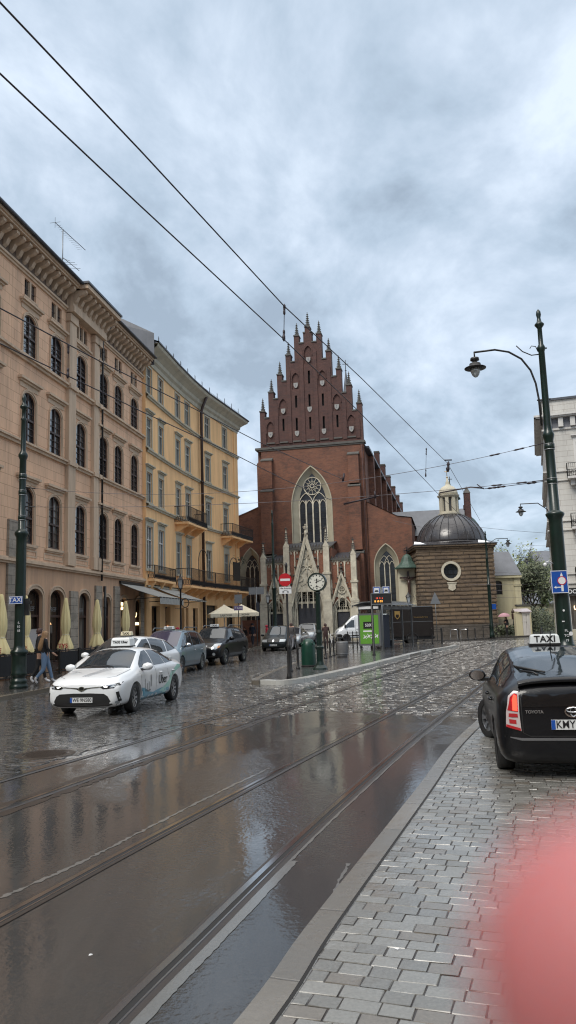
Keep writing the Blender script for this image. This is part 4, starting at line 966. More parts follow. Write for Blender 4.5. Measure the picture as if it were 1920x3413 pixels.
t.obj('coping', m_capst, ch)
p = MB(); p.lathe([(.24, 0), (.24, .2), (.17, .25), (.05, 1.15), (.04, 1.25)], n=6, smooth=False)
for k in range(5):
    z = .3+k*.2; r = .2-.03*k
    for a in range(4): 
        an = a*PI/2; p.cbox((math.cos(an)*(r), math.sin(an)*(r), z), (.09, .09, .07))
p.lathe([(.0, 1.2), (.13, 1.28), (.0, 1.4)], n=6, smooth=False); p.cbox((0, 0, 1.38), (.06, .06, .3))
pme = p.mesh('pinnacle', m_capst)
for x, z in [(.57, 25.1), (1.59, 27.2), (2.6, 29.1), (3.63, 31.2), (4.62, 33.3)]:
    for xx in (x, 2*CX-x): ginst('pinnacle', pme, ch, (xx, .4, z))
ginst('pinnacle', pme, ch, (CX, .4, 34.2)).scale = (1, 1, 1.15)
# west wall with the great window
WC = 5.68
out_ = [(-.17, -.05), (-.17, 19.3), (.35, 19.8), (.3, 20.9), (11.42, 20.9), (11.42, -.05)]
jam = pointed(WC, 2.08, 9.0, 14.4, 4.15, 14)
g = MB(); g.panel(out_, [jam], 0, .12); g.box(-.17, 11.42, .62, 1.1, -.05, 20.85); g.obj('west_wall', m_brick, ch)
inn = pointed(WC+.03, 1.46, 9.0, 14.55, 3.35, 14)
t = MB(); n = len(jam); t.add([(x, .1, z) for x, z in jam]+[(x, .55, z) for x, z in inn], [(i, i+1, n+i+1, n+i) for i in range(n-1)])
P2 = pointed(WC, 2.2, 9.0, 14.4, 4.3, 14); t.band(P2, jam, -.05, .1); t.obj('window_jamb', m_stonej, ch)
gw = MB(); gw.add([(x, .56, z) for x, z in inn], [tuple(range(len(inn)))]); go = gw.obj('great_window', m_glassc, ch)
t = MB(); W0 = WC+.03
for k in (-1, 0, 1): t.box(W0+k*.73-.07, W0+k*.73+.07, .44, .57, 9.0, 15.0)
for k in (-2, 2): t.box(W0+k*.73-.06, W0+k*.73+.06, .46, .57, 9.0, 14.7)
t.box(W0-1.46, W0+1.46, .45, .55, 9.0, 9.15)
for k in range(4):
    c_ = W0-1.095+k*.73; P = pointed(c_, .36, 14.2, 14.45, .62, 6); t.band(P, inset(P, .075, c_, 14.4), .45, .55)
    P = arch(c_, .28, 14.3, 14.35, .28, 6)
for k in (-1, 1):
    c_ = W0+k*.73; P = pointed(c_, .80, 14.3, 14.5, 1.35, 8); t.band(P, inset(P, .08, c_, 14.45), .45, .55)
rc = (W0, 16.55); nn = 28
t.ring([(rc[0]+.98*math.cos(2*PI*k/nn), rc[1]+.98*math.sin(2*PI*k/nn)) for k in range(nn)], [(rc[0]+.89*math.cos(2*PI*k/nn), rc[1]+.89*math.sin(2*PI*k/nn)) for k in range(nn)], .45, .55)
t.ring([(rc[0]+.24*math.cos(2*PI*k/12), rc[1]+.24*math.sin(2*PI*k/12)) for k in range(12)], [(rc[0]+.17*math.cos(2*PI*k/12), rc[1]+.17*math.sin(2*PI*k/12)) for k in range(12)], .45, .55)
for k in range(12):
    a = 2*PI*k/12; b = a+PI/12; c2 = a-PI/12
    for q in (b, c2): t.tube([(rc[0]+.62*math.cos(a), .5, rc[1]+.62*math.sin(a)), (rc[0]+.38*math.cos(q), .5, rc[1]+.38*math.sin(q)), (rc[0]+.22*math.cos(a), .5, rc[1]+.22*math.sin(a))][:2], .028, 4)
    t.tube([(rc[0]+.62*math.cos(a), .5, rc[1]+.62*math.sin(a)), (rc[0]+.9*math.cos(a), .5, rc[1]+.9*math.sin(a))], .028, 4)
    t.tube([(rc[0]+.38*math.cos(b), .5, rc[1]+.38*math.sin(b)), (rc[0]+.22*math.cos(b), .5, rc[1]+.22*math.sin(b))], .025, 4)
t.obj('tracery', m_stone, go)
t = MB()
for k in range(9): z = 9.6+k*.58; t.box(W0-1.4, W0+1.4, .53, .548, z-.018, z+.018)
t.obj('glazing_bar', m_iron, go)
t = MB(); t.box(-.3, 11.6, -.16, .95, 20.75, 20.98); t.box(.1, 11.5, -.08, .01, 20.6, 20.75)
t.obj('gable_ledge', m_capst, ch)
for a, b in ((.42, 1.57), (9.77, 10.87)):
    t = MB(); t2 = MB(); t.box(a, b, -.55, .002, 16.4, 19.5); t.box(a-.06, b+.06, -.85, .003, 9.4, 16.1); t.box(a-.16, b+.16, -1.1, .004, -.05, 9.1)
    for z, yy, w_ in ((19.5, -.6, .06), (16.1, -.9, .1), (9.1, -1.15, .2)):
        t2.add([(a-w_, yy, z), (b+w_, yy, z), (b+w_, 0, z+.32), (a-w_, 0, z+.32), (a-w_, 0, z-.1), (b+w_, 0, z-.1), (a-w_, yy, z-.1), (b+w_, yy, z-.1)], [(0, 1, 2, 3), (0, 1, 7, 6), (0, 3, 4, 6), (1, 2, 5, 7)])
    t.obj('buttress', m_brick, ch); t2.obj('buttress_cap', m_capst, ch)
drain = MB(); drain.tube([(11.25, -.12, 20.5), (11.25, -.12, .1)], .07, 6); drain.obj('drainpipe', m_brickd, ch)
# aisles
def aisle(pts, cx, hw, spr, h, name):
    j = pointed(cx, hw, 2.6, spr, h, 9); g = MB(); g.panel(pts, [j], .25, .1)
    g.add([(x, .25, z) for x, z in pts]+[(x, 1.4, z) for x, z in pts], [(i, (i+1) % len(pts), (i+1) % len(pts)+len(pts), i+len(pts)) for i in range(len(pts))])
    g.obj('aisle_wall', m_brick, ch); i_ = pointed(cx, hw-.42, 2.6, spr, h-.65, 9); n = len(j)
    t = MB(); t.add([(x, .33, z) for x, z in j]+[(x, .75, z) for x, z in i_], [(i, i+1, n+i+1, n+i) for i in range(n-1)]); J2 = pointed(cx, hw+.1, 2.6, spr, h+.12, 9); t.band(J2, j, .2, .34); t.obj('window_jamb', m_stonej, ch)
    gw = MB(); gw.add([(x, .76, z) for x, z in i_], [tuple(range(len(i_)))]); go = gw.obj('aisle_window', m_glassc, ch)
    t = MB(); w2 = hw-.42
    for s_ in (-1, 1): t.box(cx+s_*w2/3-.045, cx+s_*w2/3+.045, .66, .77, 2.6, spr+.25)
    for k in (-1, 0, 1):
        c_ = cx+k*w2*2/3; P = pointed(c_, w2/3, spr-.1, spr, .5, 5); t.band(P, inset(P, .05, c_, spr), .66, .76)
    for s_ in (-1, 1): P = pointed(cx+s_*w2/3, w2*2/3, spr-.05, spr+.1, h*.45, 6); t.band(P, inset(P, .05, cx+s_*w2/3, spr), .66, .76)
    t.obj('tracery', m_stone, go); t = MB()
    for k in range(9): t.box(cx-w2, cx+w2, .73, .75, 3.1+k*.58, 3.13+k*.58)
    t.obj('glazing_bar', m_iron, go)
aisle([(11.43, -.05), (11.43, 14.45), (14.5, 12.75), (15.95, 12.5), (15.95, -.05)], 13.2, 1.2, 7.7, 2.2, 'r')
aisle([(-7.5, -.05), (-7.5, 11.7), (-2.34, 13.85), (-.18, 14.6), (-.18, -.05)], -1.15, 1.15, 7.9, 2.3, 'l')
t = MB(); 
t.add([(11.4, .15, 14.5), (14.5, .15, 12.8), (16.05, .15, 12.55), (16.05, 9, 12.4), (14.5, 9, 12.7), (11.4, 9, 14.4)], [(0, 1, 4, 5), (1, 2, 3, 4)]); t.add([(-.1, .15, 14.66), (-7.6, .15, 11.75), (-7.6, 9, 11.7), (-.1, 9, 14.6)], [(0, 1, 2, 3)])
t.obj('aisle_roof', m_roofg, ch)
t = MB(); t.box(11.43, 15.9, 1.4, 8.5, -.05, 12.3); t.box(-7.4, -.2, 1.4, 8.5, -.05, 11.6); t.obj('aisle_side_wall', m_brick, ch)
# nave behind
t = MB(); t.box(.35, 11.35, 1.1, 56, -.05, 20.4); t.obj('nave_wall', m_brick, ch)
t = MB(); t.add([(.1, .9, 20.4), (11.65, .9, 20.4), (CX, .9, 31.0), (.1, 56, 20.4), (11.65, 56, 20.4), (CX, 56, 31.0)], [(0, 2, 5, 3), (1, 4, 5, 2), (0, 1, 2), (3, 5, 4)]); t.obj('nave_roof', m_roofd, ch)
for k, y in enumerate((4.6, 12.5, 20.5, 28.8, 37.5, 46, 54)):
    t = MB(); t2 = MB(); t3 = MB(); t4 = MB()
    t.box(11.3, 11.95, y, y+1.1, 8, 20.2 if k == 0 else 20.4)
    if k: t4.box(11.3, 11.9, y, y+1.0, 20.4, 22.3); t2.box(11.27, 11.94, y-.05, y+1.06, 22.3, 22.5); t4.obj('nave_pinnacle', m_brickd, ch); t2.obj('buttress_cap', m_capst, ch)
    t3.box(11.34, 11.5, y+2.6, y+2.9, 12, 19.6); t3.box(11.34, 11.5, y+5.0, y+5.3, 12, 19.6); t3.box(11.34, 11.42, y+2.9, y+5.0, 19.3, 19.6)
    t.obj('nave_buttress', m_brick, ch); t3.obj('nave_window_jamb', m_stonej, ch)
t = MB(); t.box(11.3, 11.9, 1.0, 56, 20.3, 20.55); t.obj('eave', m_roofd, ch)
# fleche behind the gable
fl = thing('ridge_turret', (7.95, 95.0, 20), 0, 'slender dark ridge turret with a small cross, peeping out right of the stepped gable', 'turret')
mb = MB(); mb.lathe([(.62, 0), (.62, 9), (.5, 10.6), (.08, 13.7), (.05, 14.0)], n=8, smooth=False); mb.obj('spire', m_roofd, fl)
mb = MB(); mb.tube([(0, 0, 13.9), (0, 0, 15.4)], .045, 5); mb.tube([(-.38, 0, 14.85), (.38, 0, 14.85)], .045, 5); mb.lathe([(0, 13.85), (.14, 13.98), (0, 14.12)], n=8); mb.obj('cross', m_iron, fl)
# ------------------------------------------------------------------ stone porch in front of the church
PM = Matrix.Rotation(az(102), 3, 'Z'); po = Vector(CHO)+PM @ Vector((0, -4.2, 0))
pc = thing('church_porch', (po.x, po.y, .25), az(102), 'pale neo-gothic stone porch with crocketed gables and three doorways in front of the church', 'porch')
PX = 5.74
g = MB()
g.panel([(3.4, 0), (3.4, 9.1), (8.05, 9.1), (8.05, 0)], [pointed(PX, 1.62, 0, 3.4, 2.35, 10)], 0, .2); g.box(3.42, 8.03, .5, 4.6, 6.2, 9.05)
for cx in (2.38, 9.1): x0, x1 = (.98, 3.42) if cx < 5 else (8.03, 10.6); g.panel([(x0, 0), (x0, 7.9), (x1, 7.9), (x1, 0)], [pointed(cx, .92, 0, 2.9, 1.35, 8)], .3, .2); g.box(x0+.02, x1-.02, .8, 4.6, 4.8, 7.85)
g.obj('porch_wall', m_brickr, pc)
g = MB()
for x0, x1, yy, zt, hs in ((3.42, 8.03, -.03, 3.9, [(PX, 1.66, 3.4, 2.4)]), (.98, 3.42, .27, 3.6, [(2.38, .96, 2.9, 1.4)]), (8.03, 10.58, .27, 3.6, [(9.1, .96, 2.9, 1.4)])):
    cx, hw, sp_, h = hs[0]; P = pointed(cx, hw, 0, sp_, h, 10)
    zz = 3.0 if x0 < 3.4 or x0 > 8 else 3.3
    P = [(x, min(z, zz+.3)) for x, z in P]
    for a, b in ((x0, cx-hw), (cx+hw, x1)):
        if b > a: g.box(a, b, yy, yy+.1, 0, zz+.3)
g.obj('stone_base_wall', m_creamw, pc)
def archivolt(cx, hw, sp_, h, y, steps, w, name):
    t = MB()
    for k in range(steps):
        P = pointed(cx, hw-k*w, 0, sp_, h-k*w*1.15, 10); Q = pointed(cx, hw-(k+1)*w+.03, 0, sp_, h-(k+1)*w*1.15+.03, 10); t.band(P, Q, y+k*.16-.1, y+k*.16+.12)
    t.obj('archivolt', m_stone, pc)
archivolt(PX, 1.72, 3.4, 2.5, 0, 4, .15, ''); 
for cx in (2.38, 9.1): archivolt(cx, .98, 2.9, 1.45, .3, 3, .12, '')
def doorway(cx, hw, zt, y, sp_, h, dm):
    d = MB(); d.box(cx-hw, cx+hw, y, y+.1, 0, zt)
    for k in range(5): x = cx-hw+2*hw*k/5; d.box(x-.008, x+.008, y-.012, y, .02, zt)
    do = d.obj('door', dm, pc)
    t = MB(); t.box(cx-hw-.12, cx+hw+.12, y-.1, y+.12, zt, zt+.22); P = pointed(cx, hw, zt, max(sp_, zt+.05), h, 8)
    # tympanum tracery
    for k in range(5):
        x = cx-hw*.7+k*hw*.35; top = zt+.2+(h*.72)*(1-abs(x-cx)/hw)**.7; t.box(x-.035, x+.035, y, y+.08, zt+.2, top)
    for r_ in range(3):
        z = zt+.5+r_*.42; w_ = hw*(1-(z-zt)/(h+.5))*.95
        if w_ > .1:
            t.box(cx-w_, cx+w_, y, y+.08, z-.03, z+.03)
            nn = max(1, int(w_*4)); 
            for q in range(nn): xx = cx-w_+2*w_*(q+.5)/nn; P_ = [(xx+.1*math.cos(a*PI/4), z+.2+.1*math.sin(a*PI/4)) for a in range(8)]; P_i = [(xx+.06*math.cos(a*PI/4), z+.2+.06*math.sin(a*PI/4)) for a in range(8)]; t.ring(P_, P_i, y, y+.07)
    t.obj('tympanum_tracery', m_stone, do)
    b = MB(); b.box(cx-hw-.2, cx+hw+.2, y+.13, y+.2, zt, zt+h+.3); b.obj('tympanum', m_dark, do)
doorway(PX, 1.08, 3.75, .62, 3.6, 1.9, m_doorg)
for cx in (2.38, 9.1): doorway(cx, .58, 2.85, .85, 2.9, 1.0, m_doorg)
def crocket_gable(cx, hw, z0, z1, y, w, n, fin):
    t = MB(); t.prism([(cx-hw, z0), (cx-hw+w*1.4, z0), (cx, z1-w*3.6), (cx+hw-w*1.4, z0), (cx+hw, z0), (cx, z1)], y-.22, y+.06)
    t.prism([(cx-hw+w*.55, z0), (cx-hw+w*.85, z0), (cx, z1-w*2.2), (cx+hw-w*.85, z0), (cx+hw-w*.55, z0), (cx, z1-w*1.3)], y-.28, y-.2)
    t.obj('gable_frame', m_stone, pc)
    c_ = MB()
    for s_ in (-1, 1):
        for k in range(n):
            f = (k+.6)/n; x = cx+s_*hw*(1-f); z = z0+(z1-z0)*f; r = .15 if n > 6 else .1
            c_.lathe([(0, -r*.7), (r, -r*.2), (r*.8, r*.5), (0, r*.9)], (x+s_*.12, y-.1, z+.06), 6)
    c_.obj('crocket', m_stoned, pc)
    f_ = MB(); f_.lathe([(.16, -.5), (.12, .1), (.07, .12), (.07, .22), (.2, .3), (.2, .36), (.06, .42), (.05, .6), (.12, .66), (0, .8)], (cx, y-.1, z1-.05), 8); 
    if fin > 1: f_.cbox((cx, y-.1, z1+.42), (.5, .12, .1)); f_.cbox((cx, y-.1, z1+.42), (.12, .5, .1))
    f_.obj('finial', m_stoned if fin < 2 else m_stone, pc)
crocket_gable(PX, 2.02, 3.5, 10.9, -.12, .36, 9, 2)
for cx in (2.38, 9.1): crocket_gable(cx, 1.12, 3.6, 6.85, .2, .17, 6, 1)
# blind tracery inside the gables
t = MB(); y = -.1
t.prism([(PX-1.5, 4.9), (PX+1.5, 4.9), (PX, 9.9)], y+.05, y+.14); t.obj('gable_field', m_stone, pc)
t = MB()
def ringz(t, cx, cz, r, w, y0, y1, n=14): t.ring([(cx+r*math.cos(2*PI*k/n), cz+r*math.sin(2*PI*k/n)) for k in range(n)], [(cx+(r-w)*math.cos(2*PI*k/n), cz+(r-w)*math.sin(2*PI*k/n)) for k in range(n)], y0, y1)
c0 = (PX, 7.3)
for a in (90, 25, 155, -35, -145, -90): t.tube([(c0[0]+.1*math.cos(R(a)), y, c0[1]+.1*math.sin(R(a))), (c0[0]+.85*math.cos(R(a)), y, c0[1]+.85*math.sin(R(a)))], .05, 5)
ringz(t, PX, 7.3, .16, .1, y-.08, y+.04, 8)
for s_ in (-1, 1):
    t.tube([(PX+s_*.45, y, 7.9), (PX+s_*.62, y, 7.4), (PX+s_*.3, y, 7.3)], .045, 5); t.tube([(PX+s_*1.2, y, 6.35), (PX+s_*.6, y, 6.7), (PX+s_*.2, y, 7.2)], .045, 5); ringz(t, PX+s_*.75, 6.25, .36, .08, y-.06, y+.04); ringz(t, PX+s_*.24, 8.35, .2, .05, y-.06, y+.04)
P = pointed(PX, .32, 8.3, 8.75, .6, 6); t.band(P, inset(P, .07, PX, 8.7), y-.06, y+.04)
for cx in (2.38, 9.1): 
    ringz(t, cx, 5.0, .4, .08, .1, .2)
    for a in (45, 135, 225, 315): ringz(t, cx+.17*math.cos(R(a)), 5+.17*math.sin(R(a)), .15, .04, .12, .2, 8)
t.obj('gable_tracery', m_stone, pc)
t = MB()
for cx in (2.38, 9.1): t.prism([(cx-.75, 4.3), (cx+.75, 4.3), (cx, 6.3)], .24, .3)
t.obj('side_gable_field', m_stone, pc)
# parapets, stone ribs, pillars with pinnacles
t = MB(); t2 = MB(); t3 = MB()
for x0, x1, z, yy in ((3.9, 7.5, 9.1, -.1), (1.45, 3.4, 7.9, .2), (8.05, 10.15, 7.9, .2)):
    t.box(x0, x1, yy-.1, yy+.35, z, z+.16); n = int((x1-x0)/.3)
    for k in range(n):
        x = x0+(k+.5)*(x1-x0)/n; t2.prism([(x-.14, z+.16), (x+.14, z+.16), (x+.06, z+.34), (x, z+.5), (x-.06, z+.34)], yy-.04, yy+.08)
        P = pointed(x, .13, z-.45, z-.3, .2, 3); t3.band(P, inset(P, .04, x, z-.3), yy+.02, yy+.13)
    t3.box(x0, x1, yy+.03, yy+.12, z-.12, z)
    m_ = int((x1-x0)/.58)
    for k in range(m_+1): x = x0+.05+k*(x1-x0-.1)/m_; t3.box(x-.055, x+.055, yy+.0, yy+.14, 3.3, z)
t.obj('parapet', m_capst, pc); t2.obj('cresting', m_stoned, pc); t3.obj('stone_rib', m_stone, pc)
def pillar(x, w, zt, zp, y):
    t = MB(); t.box(x-w/2-.12, x+w/2+.12, y-.35, y+.5, 0, 3.9); t.box(x-w/2, x+w/2, y-.25, y+.45, 3.9, zt-2.6); t.box(x-w/2-.08, x+w/2+.08, y-.32, y+.47, zt-2.75, zt-2.55)
    t.box(x-w/2+.02, x+w/2-.02, y-.22, y+.4, zt-2.55, zt); t.prism([(x-w/2, zt), (x+w/2, zt), (x, zt+.55)], y-.25, y+.42)
    t.prism([(x-w/2-.14, 3.85), (x+w/2+.14, 3.85), (x+w/2, 4.15), (x-w/2, 4.15)], y-.38, y+.5); t.obj('pillar', m_stone, pc)
    t = MB(); t.lathe([(.2, 0), (.16, .1), (.05, zp-zt-.35), (.04, zp-zt-.1)], (x, y+.05, zt+.2), 6, smooth=False); t.obj('pinnacle', m_stone, pc)
    c_ = MB(); n = 5
    for k in range(n):
        z = zt+.4+k*(zp-zt-.7)/n; r = .2-.022*k
        for a in range(4): c_.cbox((x+math.cos(a*PI/2)*r, y+.05+math.sin(a*PI/2)*r, z), (.11, .11, .09))
    c_.cbox((x, y+.05, zp-.05), (.3, .3, .09)); c_.lathe([(.06, 0), (.0, .25)], (x, y+.05, zp), 6); c_.obj('crocket', m_stoned, pc)
pillar(3.72, .62, 9.4, 11.3, -.1); pillar(7.72, .62, 9.3, 11.2, -.1); pillar(1.25, .55, 8.4, 10.0, .2); pillar(10.35, .55, 8.4, 9.9, .2)
t = MB(); t.add([(3.3, .0, 9.3), (8.2, 0, 9.3), (8.2, 4.2, 10.2), (3.3, 4.2, 10.2)], [(0, 1, 2, 3)]); t.add([(8.1, .2, 8.0), (10.7, .2, 8.0), (10.7, 4.2, 9.0), (8.1, 4.2, 9.0)], [(0, 1, 2, 3)]); t.add([(.9, .2, 8.0), (3.4, .2, 8.0), (3.4, 4.2, 9.0), (.9, 4.2, 9.0)], [(0, 1, 2, 3)]); t.obj('porch_roof', m_roofd, pc)
t = MB(); t.box(.98, 1.05, .4, 4.6, 0, 7.9); t.box(10.52, 10.6, .4, 4.6, 0, 7.9); t.box(8.06, 8.2, .2, 4.6, 6, 9.2); t.obj('porch_side_wall', m_brickr, pc)
# ------------------------------------------------------------------ domed chapel
cp_ = thing('domed_chapel', (12.28, 74.0, .1), 0, 'brown rusticated stone chapel with a round window and a black sheet-metal dome', 'chapel')
CW, CH_ = 7.3, 8.6
t = MB(); oc = [(3.16+.74*math.cos(2*PI*k/24), 6.5+.74*math.sin(2*PI*k/24)) for k in range(24)]
t.panel([(0, 0), (0, CH_), (CW, CH_), (CW, 0)], [oc], 0, .35); t.box(.01, CW-.01, .4, 7.6, 0, CH_); t.obj('wall', m_rust, cp_)
t = MB()
nc = 18
for k in range(nc):
    z0 = 1.5+k*.385; z1 = z0+.3
    if z1 > CH_-.1: break
    segs = [(-.06, CW+.06)]
    if z1 > 5.5 and z0 < 7.5:
        dz = min(abs(z0-6.5), abs(z1-6.5)) if not (z0 < 6.5 < z1) else 0; hw = math.sqrt(max(0, .98**2-dz**2))
        if hw > .1: segs = [(-.06, 3.16-hw), (3.16+hw, CW+.06)]
    for a, b in segs: t.box(a, b, -.07, .02, z0, z1)
    t.box(CW-.02, CW+.07, .02, 7.5, z0, z1); t.box(-.07, .02, .02, 4.5, z0, z1)
t.obj('rusticated_course', m_rust, cp_)
t = MB(); t.box(-.2, CW+.2, -.25, .01, 0, 1.42); t.box(CW-.01, CW+.2, .01, 7.4, 0, 1.42); t.box(-.25, CW+.25, -.3, .005, 0, .5); t.obj('plinth', m_plinth, cp_)
t = MB(); t.box(-.1, CW+.1, -.12, .01, 8.35, 8.7); t.box(-.22, CW+.22, -.26, 7.7, 8.7, 8.86); t.box(-.34, CW+.34, -.4, 7.8, 8.86, 9.02); t.obj('cornice', m_rust, cp_)
t = MB(); t.box(-.4, CW+.4, -.46, 7.9, 9.02, 9.1); t.add([(-.4, -.46, 9.1), (CW+.4, -.46, 9.1), (CW-.2, 1, 9.5), (.2, 1, 9.5), (CW+.4, 7.8, 9.1), (CW-.2, 7, 9.5), (-.4, 7.8, 9.1), (.2, 7, 9.5)], [(0, 1, 2, 3), (1, 4, 5, 2), (0, 3, 7, 6), (3, 2, 5, 7)]); t.obj('eave_roof', m_dome, cp_)
t = MB(); ringz(t, 3.16, 6.5, .95, .23, -.12, .3, 28); oo = t.obj('round_window', m_stone, cp_)
t = MB(); t.disc((3.16, 6.5), .74, .3); t.obj('pane', m_glassc, oo)
t = MB()
for x in (-.25, .25): t.box(3.16+x-.02, 3.16+x+.02, .22, .28, 5.82, 7.18)
for z in (-.25, .25): t.box(2.48, 3.84, .225, .275, 6.5+z-.02, 6.5+z+.02)
t.obj('bars', m_iron, oo)
t = MB(); t.prism([(2.78, 5.35), (2.72, 5.25), (2.84, 5.1), (2.8, 4.85), (2.95, 4.7), (3.16, 4.62), (3.37, 4.7), (3.52, 4.85), (3.48, 5.1), (3.6, 5.25), (3.54, 5.35)], -.14, -.02); t.box(2.7, 3.62, -.18, -.02, 5.35, 5.45); t.obj('cartouche', m_stone, cp_)
dome_prof = [(3.5, 0), (3.48, .25), (3.34, .8), (3.05, 1.4), (2.6, 1.98), (2.0, 2.5), (1.4, 2.86), (.95, 3.02)]
t = MB(); t.lathe(dome_prof, (4.15, 3.8, 9.45), 32, smooth=True); t.lathe([(3.62, -.1), (3.62, .06), (3.5, .06)], (4.15, 3.8, 9.4), 32); dm = t.obj('dome', m_dome, cp_)
t = MB()
for k in range(24): 
    a = 2*PI*k/24; t.tube([(4.15+(r+.02)*math.cos(a), 3.8+(r+.02)*math.sin(a), 9.45+z+.02) for r, z in dome_prof], .035, 4)
t.obj('seam', m_dome, dm)
t = MB(); c = (4.15, 3.8, 12.45)
t.lathe([(1.15, 0), (1.15, .14), (.98, .14), (.98, .3)], c, 16, smooth=False)
for k in range(8):
    a = 2*PI*(k+.5)/8; t.M = Matrix.Translation((c[0], c[1], c[2])) @ Matrix.Rotation(a, 4, 'Z'); t.box(.72, .95, -.17, .17, .3, 1.75); t.M = None
t.lathe([(.95, 1.75), (1.0, 1.8), (1.1, 1.9), (1.14, 2.0), (.98, 2.04)], c, 16, smooth=False)
ln = t.obj('lantern', m_trimB, cp_)
t = MB(); t.lathe([(.7, .3), (.7, 1.75)], c, 8, a0=PI/8, smooth=False); t.obj('lantern_window', m_glassc, ln)
t = MB(); t.lathe([(1.0, 2.04), (.98, 2.3), (.85, 2.62), (.6, 2.9), (.3, 3.05), (.2, 3.2), (.22, 3.35), (.12, 3.5), (.08, 3.8)], c, 16); t.obj('lantern_cap', m_trimB, ln)
t = MB(); t.lathe([(0, 3.78), (.12, 3.9), (0, 4.02)], c, 8); t.tube([(c[0], c[1], c[2]+4.0), (c[0], c[1], c[2]+4.8)], .035, 5); t.tube([(c[0]-.25, c[1], c[2]+4.5), (c[0]+.25, c[1], c[2]+4.5)], .035, 5); t.obj('lantern_cross', m_gold, ln)
for x0, x1 in ((-.3, .9), (5.9, 7.1)): t = MB(); t.add([(x0, -.3, 9.13), (x1, -.3, 9.13), (x1-.4, .5, 9.4), (x0+.2, .5, 9.5)], [(0, 1, 2, 3)]); t.add([(x0, -.3, 9.1), (x1, -.3, 9.1), (x1, -.3, 9.16), (x0, -.3, 9.2)], [(0, 1, 2, 3)]); t.obj('snow_patch', m_snow, cp_)
# second domed chapel and the low choir roofs behind
d2 = thing('rear_chapel', (19.1, 84.5, .2), 0, 'second domed chapel with a green-grey tiled dome, mostly hidden behind the black dome', 'chapel')
t = MB(); t.box(-2.2, 2.2, -2, 3, 0, 10.3); t.obj('wall', m_brick, d2)
t = MB(); t.lathe([(2.2, 0), (2.15, .9), (1.9, 1.8), (1.5, 2.4), (1.1, 2.8), (.7, 3.0)], (0, 0, 10.2), 28); t.obj('dome', m_copper, d2)
t = MB(); t.lathe([(.85, 0), (.85, 1.9), (1.1, 2.0), (.9, 2.4), (.5, 2.9), (.12, 3.2), (.08, 3.8)], (-1.0, 0, 13.0), 12); t.obj('lantern', m_copper, d2)
t = MB(); t.tube([(-1, 0, 16.8), (-1, 0, 17.6)], .05, 5); t.tube([(-1.28, 0, 17.3), (-.72, 0, 17.3)], .04, 5); t.obj('cross', m_iron, d2)
cm = thing('brick_chimney_stack', (19.55, 83.0, .2), 0, 'tall narrow brick turret with a pointed cap right of the chapel lantern', 'turret')
t = MB(); t.box(-.3, .3, -.3, .3, 0, 15.4); t.obj('shaft', m_brickd, cm); t = MB(); t.cone((0, 0, 15.4), .5, .02, 0, .75, 4, a0=PI/4); t.obj('cap', m_capst, cm)
t = MB(); t.box(-.42, -.3, -.2, .2, 13.6, 14.1); t.obj('stub', m_brickd, cm)
cr2 = thing('choir_building', (12.6, 86.0, .2), 0, 'low choir range with a long grey metal roof behind the domes', 'building')
t = MB(); t.box(0, 8.2, 0, 9, 0, 11.3); t.obj('wall', m_brick, cr2)
t = MB(); t.add([(-.3, -.3, 11.2), (8.5, -.3, 11.2), (8.1, 4, 14.75), (-.3, 4, 14.55), (8.5, 9, 11.2), (-.3, 9, 11.2)], [(0, 1, 2, 3), (3, 2, 4, 5), (1, 4, 2), (0, 3, 5)]); t.obj('roof', m_roofg, cr2)
# ------------------------------------------------------------------ crucifix under copper canopy
cx_ = thing('wayside_crucifix', (11.52, 75.2, .1), 0, 'large dark crucifix on a cream niche wall under a green copper canopy', 'crucifix')
t = MB(); t.box(-.95, .9, .3, 1.4, 0, 7.1); t.box(-1.1, 1.05, .2, 1.45, 3.3, 3.55); t.obj('niche_wall', m_creamw, cx_)
t = MB(); t.lathe([(1.25, 0), (1.12, .12), (.85, .3), (.62, .62), (.5, 1.0), (.3, 1.25), (.08, 1.35)], (0, .3, 7.05), 8, smooth=False); t.lathe([(1.3, -.08), (1.3, .02), (1.2, .02)], (0, .3, 7.05), 8, smooth=False); t.obj('canopy', m_copper, cx_)
t = MB(); t.box(-.04, .04, .26, .34, 8.35, 9.1); t.box(-.24, .24, .26, .34, 8.7, 8.8); ringz(t, 0, 8.75, .3, .05, .27, .33, 12); t.obj('canopy_cross', m_iron, cx_)
t = MB(); t.box(-.09, .09, -.0, .14, 2.6, 6.7); t.box(-.85, .85, 0, .12, 6.0, 6.15); t.obj('cross_beam', m_doorw, cx_)
t = MB(); t.tube([(-.7, -.06, 6.12), (-.3, -.1, 5.9), (0, -.12, 5.82), (.3, -.1, 5.9), (.7, -.06, 6.12)], [.04, .06, .1, .06, .04], 6); t.tube([(0, -.12, 5.85), (0, -.14, 5.5), (0, -.12, 5.15), (.03, -.14, 4.7), (0, -.1, 4.25), (0, -.12, 4.1)], [.15, .15, .14, .11, .07, .05], 8); t.lathe([(0, -.12), (.1, 0), (.1, .08), (0, .15)], (0, -.16, 6.05), 8); t.obj('carved_figure', m_doorw, cx_)
